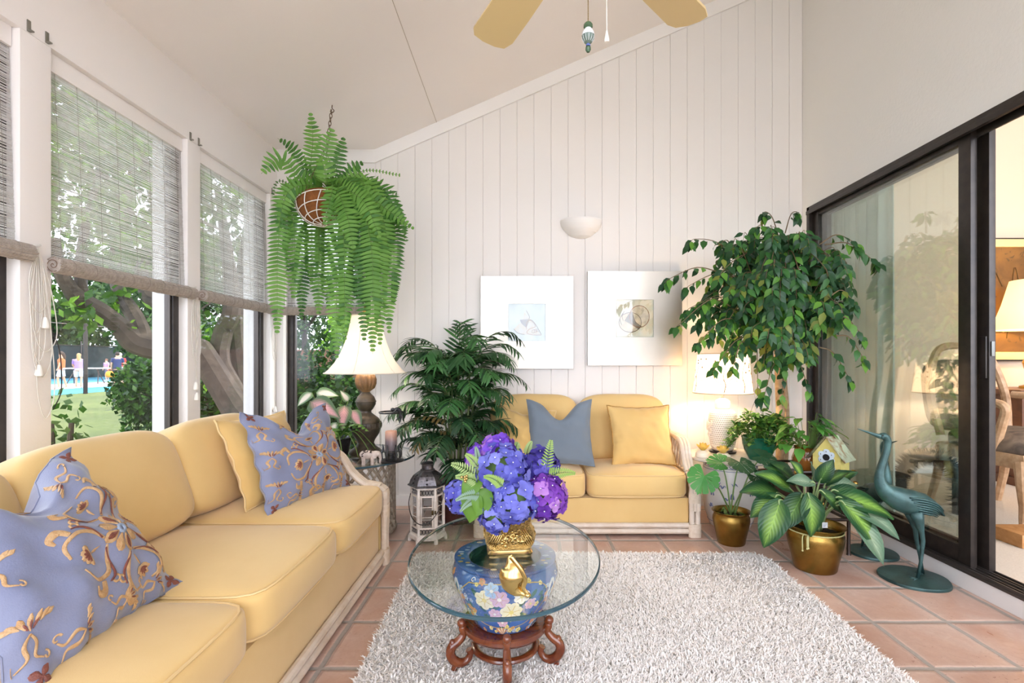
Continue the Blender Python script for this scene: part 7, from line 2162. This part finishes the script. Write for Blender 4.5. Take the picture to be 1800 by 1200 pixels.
def variegated(name, edge, mid, amount):
    m = new_mat(name); u, v, _ = m.sep(m.coord('UV'))[0:3]
    ax = m.math('ABSOLUTE', m.math('SUBTRACT', u, 0.5))
    vein = m.math('SINE', m.math('ADD', m.math('MULTIPLY', v, 60.0), m.math('MULTIPLY', ax, -46.0)))
    f = m.math('SUBTRACT', 1.0, m.math('MULTIPLY', ax, 2.9), clamp=True)
    f = m.math('MULTIPLY', m.math('MULTIPLY', f, m.math('ADD', 0.84, m.math('MULTIPLY', vein, 0.16))), amount)
    f = m.math('MULTIPLY', f, m.math('SINE', m.math('MULTIPLY', v, PI)))
    c = m.mix(m.math('MULTIPLY', f, m.math('ADD', 0.6, m.noise(14, 3)), clamp=True), edge, mid)
    c = m.mix(m.math('LESS_THAN', ax, 0.012), c, mid)
    p = m.pbr(color=c, rough=0.35, spec=0.4, normal=m.bump(vein, 0.25, 0.002)); tr_ = m.n('BsdfTranslucent', {'Color': c}).outputs[0]
    return m.end(m.n('MixShader', {0: 0.2, 1: p, 2: tr_}).outputs[0])
M_var = [variegated('variegated leaf', '#24502c', '#8fb850', 1.0), variegated('dark variegated leaf', '#1d4229', '#6d9a4a', 0.7), variegated('grey green leaf', '#5f7f66', '#a5b89a', 0.7)]
g = random.Random(41); stx = MB()
VL = [((1372, 878), 2.62, (1345, 955), 0), ((1370, 870), 2.66, (1322, 905), 0), ((1372, 868), 2.72, (1308, 862), 1), ((1392, 862), 2.7, (1335, 832), 0), ((1398, 850), 2.74, (1350, 820), 1), ((1412, 868), 2.62, (1380, 925), 1), ((1420, 866), 2.58, (1428, 938), 0), ((1412, 846), 2.7, (1405, 834), 0),
      ((1432, 850), 2.62, (1395, 845), 2), ((1440, 848), 2.7, (1446, 838), 1), ((1450, 852), 2.68, (1478, 836), 1), ((1458, 856), 2.66, (1505, 850), 2), ((1462, 862), 2.6, (1530, 884), 1), ((1470, 874), 2.56, (1568, 905), 0), ((1476, 880), 2.52, (1540, 955), 0), ((1480, 884), 2.55, (1580, 940), 2),
      ((1478, 886), 2.52, (1555, 985), 2), ((1440, 862), 2.56, (1480, 900), 1), ((1428, 842), 2.78, (1428, 832), 2), ((1460, 850), 2.76, (1498, 832), 1), ((1402, 858), 2.8, (1362, 815), 1)]
for k, ((px, py), d, (ex, ey), mi) in enumerate(VL):
    b = Vector(D(px, py, d)) - PC_; e = Vector(D(ex, ey, d - 0.03 + g.uniform(-0.04, 0.04))) - PC_
    L = (e - b).length*1.12; dr = (e - b).normalized()
    side = dr.cross(Vector((0, -0.7, 1))).normalized(); nn = side.cross(dr)
    if nn.z < 0 and nn.y > 0: nn = -nn
    dd = (dr + nn*0.35).normalized()
    mb = MB(); bigleaf(mb, b, dd, nn, max(0.15, L), max(0.085, min(0.145, L*0.55)), 0.75, 0.22, 10, 8, 0, None, 0.004, k); mb.build('leaf', M_var[mi], t, 180)
    r0 = Vector((g.uniform(-0.03, 0.03), g.uniform(-0.03, 0.03), 0.195)); P = spline([r0, (r0 + b)/2 + Vector((0, 0, 0.03)), b, b + dd*0.03], 5)
    mb = MB(); mb.tube(P, lerp_list([0.007, 0.005, 0.003], len(P)), 7); mb.build('leaf_stalk', mat('pale stalk', '#8aa06a', 0.5), t, 180)
mb = MB(); q = Vector(D(1450, 922, 2.62)) - PC_; mb.box((q.x - 0.014, q.y - 0.001, q.z - 0.016), (q.x + 0.014, q.y + 0.001, q.z + 0.012)); tg_ = mb.build('plant_tag', mat('white tag', '#eeeef0', 0.5), t)
mb = MB()
for k in range(4): mb.box((q.x - 0.010, q.y - 0.0016, q.z + 0.004 - 0.005*k), (q.x + 0.010 - 0.003*k, q.y - 0.001, q.z + 0.0055 - 0.005*k))
mb.build('tag_print_lines', mat('tag print', '#8a8fa5', 0.6), tg_)

# ---- caladium and ferny leaves in a dark pot on the side table
CP = Vector((-1.20, 3.20, TT))
t = thing('potted_caladium', 'dark pot of pink and white caladium with ferny leaves on the side table', 'plant', CP)
mb = MB(); mb.lathe([(0, 0), (0.08, 0), (0.085, 0.008), (0.105, 0.09), (0.112, 0.12), (0.104, 0.125), (0.095, 0.11), (0, 0.10)], 32); mb.build('pot', mat('dark glaze pot', '#201f22', 0.2), t)
soil(t, 0.095, 0.103)
M_cal = [variegated('pink caladium leaf', '#5a7355', '#d8a5aa', 1.8), variegated('white caladium leaf', '#6b8a62', '#e6dfd3', 2.2)]
g = random.Random(9)
def C_(px, py, d): return Vector(D(px, py, d)) - CP
for k, (bp, ep, mi) in enumerate([((548, 690, 3.12), (525, 706, 3.05), 1), ((545, 705, 3.1), (586, 722, 3.02), 0), ((575, 712, 3.15), (545, 730, 3.06), 0), ((556, 690, 3.2), (587, 690, 3.18), 1), ((606, 712, 3.2), (600, 745, 3.1), 0), ((612, 705, 3.25), (603, 690, 3.2), 1), ((618, 720, 3.2), (632, 745, 3.15), 0), ((592, 742, 3.1), (578, 762, 3.05), 1)]):
    b, e = C_(*bp), C_(*ep); L = (e - b).length*1.25; dr = (e - b).normalized(); nn = Vector((0.1, -0.8, 0.6))
    mb = MB(); bigleaf(mb, b, dr, nn, L*0.95, L*0.56, 0.5, 0.2, 9, 8, 0, lambda x: max(0.02, math.sin(PI*x**0.6)), 0.003, k); mb.build('leaf', M_cal[mi], t, 180)
    mb = MB(); mb.tube(spline([(0, 0, 0.105), b*0.5 + Vector((0, 0, 0.06)), b], 5), 0.0028, 5); mb.build('leaf_stalk', M_rachis, t, 180)
fr = MB(); rb = MB()
for k in range(22):
    a = g.uniform(0, 2*PI); L = g.uniform(0.16, 0.30); c0 = Vector((0.03*math.cos(a), 0.03*math.sin(a), 0.105)); el = g.uniform(0.2, 1.0)
    if math.sin(a) > 0.5: L *= 0.7
    c3 = c0 + Vector((L*math.cos(a)*math.cos(el), L*math.sin(a)*math.cos(el), L*math.sin(el) - 0.05)); m1 = c0.lerp(c3, 0.35) + Vector((0, 0, 0.07)); m2 = c0.lerp(c3, 0.7) + Vector((0, 0, 0.06))
    frond(c0, m1, m2, c3, 0.035, k % 3, 0, UP)
fr.build('ferny_leaves', M_fern, t, 180); rb.build('midribs', M_rachis, t, 180)
mb = MB()
for k in range(5):
    a = R(-60 + k*22); mb.tube(spline([(0.05*math.cos(a), 0.05*math.sin(a), 0.11), (0.14*math.cos(a), 0.14*math.sin(a), 0.17), (0.22*math.cos(a), 0.2*math.sin(a), 0.10), (0.26*math.cos(a), 0.24*math.sin(a), 0.02 + 0.01*k)], 5), 0.0028, 5)
mb.build('runners', M_rachis, t, 180)

# ---- plant whose leaf tip reaches into the bottom corner of the view
EP = Vector((1.86, 1.28, 0))
t = thing('potted_plant', 'dark green leaf tip of a floor plant by the near end of the door track', 'plant', EP)
mb = MB(); mb.lathe([(0, 0), (0.08, 0), (0.10, 0.14), (0.105, 0.16), (0.095, 0.16), (0.088, 0.13), (0, 0.125)], 30); mb.build('pot', M_brass1, t); soil(t, 0.086, 0.128)
ent = [((1.47, 1.475, 0.175), 0.0)] + [((1.86 + 0.22*math.cos(a), 1.28 + 0.22*math.sin(a), 0.26), a) for a in (-2.0, -1.3, -0.7, 0.0, -2.7)]
for k, (e, a) in enumerate(ent):
    e = Vector(e) - EP; b = Vector((e.x*0.25, e.y*0.25, 0.22)); dr = (e - b).normalized(); mb = MB(); bigleaf(mb, b, (dr + UP*0.35), UP, (e - b).length*1.08, 0.10, 0.75, 0.2, 9, 6, 0, None, 0.004, k); mb.build('leaf', M_var[1], t, 180)
    mb = MB(); mb.tube(spline([(0, 0, 0.13), b*0.6 + Vector((0, 0, 0.1)), b], 4), 0.004, 6); mb.build('leaf_stalk', M_rachis, t, 180)

# ---- hydrangea bouquet in the gold planter
HB = Vector((-0.052, 1.845, GT + 0.055))
t = thing('hydrangea_bouquet', 'bouquet of blue and purple hydrangeas with fern sprigs in the gold planter', 'flowers', HB)
def petal_mats(cs): return [leaf_mat('hydrangea petal', a, b, 0.55, 0.3) for a, b in cs]
M_hb = petal_mats([('#6c70cf', '#8286dd'), ('#5755b6', '#696ccb'), ('#979bea', '#8084da')])
M_hp = petal_mats([('#7b3fb0', '#9152c4'), ('#5a2a96', '#6d38aa'), ('#b678d0', '#c493da')])
M_hd = petal_mats([('#4a3f9e', '#5a52b2'), ('#3d3288', '#4a3f9e'), ('#6a62c2', '#7a74cf')])
M_hv = petal_mats([('#6a3fc0', '#7f52cf'), ('#55309e', '#6a3fc0'), ('#a06ad0', '#b07ad8')])
M_bead = mat('white bead', '#f2f2f4', 0.3)
g = random.Random(31)
def head(px, py, d, r, mats, n, fs):
    c = Vector(D(px, py, d)) - HB
    mb = MB(); bd = MB()
    for i in range(n):
        y = 1 - 2*(i + 0.5)/n; a = i*2.39996; q = math.sqrt(1 - y*y)
        nr = Vector((q*math.cos(a), q*math.sin(a), y)); nr = (nr + Vector((g.uniform(-.15, .15), g.uniform(-.15, .15), g.uniform(-.15, .15)))).normalized()
        if nr.y > 0.75: continue
        p = c + nr*r*g.uniform(0.86, 1.04); u = nr.orthogonal().normalized(); w = nr.cross(u); ph = g.uniform(0, 1.57); mi = g.choices([0, 1, 2], [0.5, 0.25, 0.25])[0]
        s = fs*g.uniform(0.85, 1.15)
        for k in range(4):
            an = ph + k*PI/2; dr = u*math.cos(an) + w*math.sin(an)
            bigleaf(mb, p + dr*0.002, dr + nr*g.uniform(0.1, 0.75), nr, s, s*0.98, g.uniform(0.3, 1.0), 0.22, 5, 4, mi, lambda x: (0.12 + math.sin(PI*(0.04 + 0.93*x)**0.9)*0.92), s*0.09, g.uniform(0, 6))
        if g.random() < 0.75: bd.ball(p + nr*0.004, 0.0024, 6, 4)
    h = mb.build('flower_head', mats, t, 180)
    co = MB(); co.ball(tuple(c), r*0.72, 14, 10); co.build('flower_core', M_rachis, h, 180)
    bd.build('floret_centres', M_bead, h, 180)
    st_ = MB(); st_.tube(spline([(0, 0, 0.0), c*0.5 + Vector((0, 0, 0.03)), c], 5), 0.004, 6); st_.build('stem', M_rachis, h, 180)
head(886, 828, 1.775, 0.090, M_hb, 46, 0.031)
head(906, 878, 1.725, 0.076, M_hb, 40, 0.031)
head(872, 902, 1.74, 0.056, M_hb, 26, 0.029)
head(813, 872, 1.80, 0.058, M_hb, 26, 0.030)
head(958, 872, 1.76, 0.074, M_hp, 54, 0.028)
head(948, 822, 1.84, 0.066, M_hd, 36, 0.030)
head(876, 790, 1.83, 0.050, M_hv, 22, 0.030)
head(838, 802, 1.86, 0.035, M_hv, 14, 0.026)
M_bl = leaf_mat('bouquet leaf', '#5f8a33', '#75a043', 0.4, 0.3)
for bp, ep, wd in (((838, 862, 1.73), (822, 915, 1.72), 0.085), ((846, 835, 1.74), (812, 870, 1.72), 0.07), ((860, 860, 1.72), (835, 902, 1.70), 0.08), ((925, 885, 1.74), (935, 905, 1.72), 0.05)):
    b, e = Vector(D(*bp)) - HB, Vector(D(*ep)) - HB; mb = MB(); bigleaf(mb, b, e - b, Vector((-0.3, -0.9, 0.3)), (e - b).length*1.1, wd, 0.3, 0.3, 9, 6, 0, None, 0.003, 1); mb.build('leaf', M_bl, t, 180)
M_sprig = [leaf_mat('fern sprig', '#8fb052', '#a5c268', 0.5, 0.35), leaf_mat('pale sprig', '#9db86e', '#b5c98a', 0.5, 0.35), leaf_mat('grey sprig', '#7d9a84', '#93ad98', 0.5, 0.3)]
for c0, c3, wd, mi in (((958, 845, 1.78), (969, 772, 1.78), 0.030, 0), ((962, 838, 1.77), (1012, 832, 1.75), 0.026, 0), ((850, 845, 1.75), (792, 815, 1.72), 0.030, 1), ((846, 850, 1.74), (800, 838, 1.7), 0.026, 1), ((850, 835, 1.76), (818, 798, 1.75), 0.026, 0), ((905, 800, 1.86), (910, 778, 1.86), 0.020, 1), ((925, 800, 1.86), (935, 776, 1.86), 0.016, 1), ((885, 855, 1.66), (850, 838, 1.65), 0.020, 0), ((845, 870, 1.72), (800, 880, 1.70), 0.02, 2), ((842, 875, 1.73), (808, 900, 1.71), 0.018, 2), ((842, 820, 1.8), (836, 785, 1.8), 0.015, 2)):
    a, e = Vector(D(*c0)) - HB, Vector(D(*c3)) - HB
    fr = MB(); rb = MB(); P0 = g.random()
    P = [a, a.lerp(e, 0.35) + Vector((0, 0, 0.008)), a.lerp(e, 0.7) + Vector((0, 0, 0.008)), e]
    S = spline(P, 10); k = len(S); rb.tube(S, lerp_list([0.0018, 0.0006], k), 4)
    for j in range(2, k - 1, 2):
        tg = (S[j+1] - S[j-1]).normalized(); side = tg.cross(Vector((0, -1, 0.3))).normalized(); q = j/k; w = wd*(1.15 - q)*1.1
        for sg in (-1, 1): fr.leaf(S[j], side*sg + tg*0.55, Vector((0, -1, 0.3)), w, 0.0062, 0.2, 0.1, 3, 0)
    s_ = fr.build('fern_sprig', M_sprig[mi], t, 180); rb.build('sprig_stem', M_rachis, s_, 180)
mb = MB(); c = Vector(D(816, 838, 1.71)) - HB
for k in range(9): mb.ball(tuple(c + Vector((g.uniform(-.012, .012), g.uniform(-.008, .008), g.uniform(-.016, .016)))), 0.005, 8, 6)
mb.build('gold_berries', M_gold, t, 180)
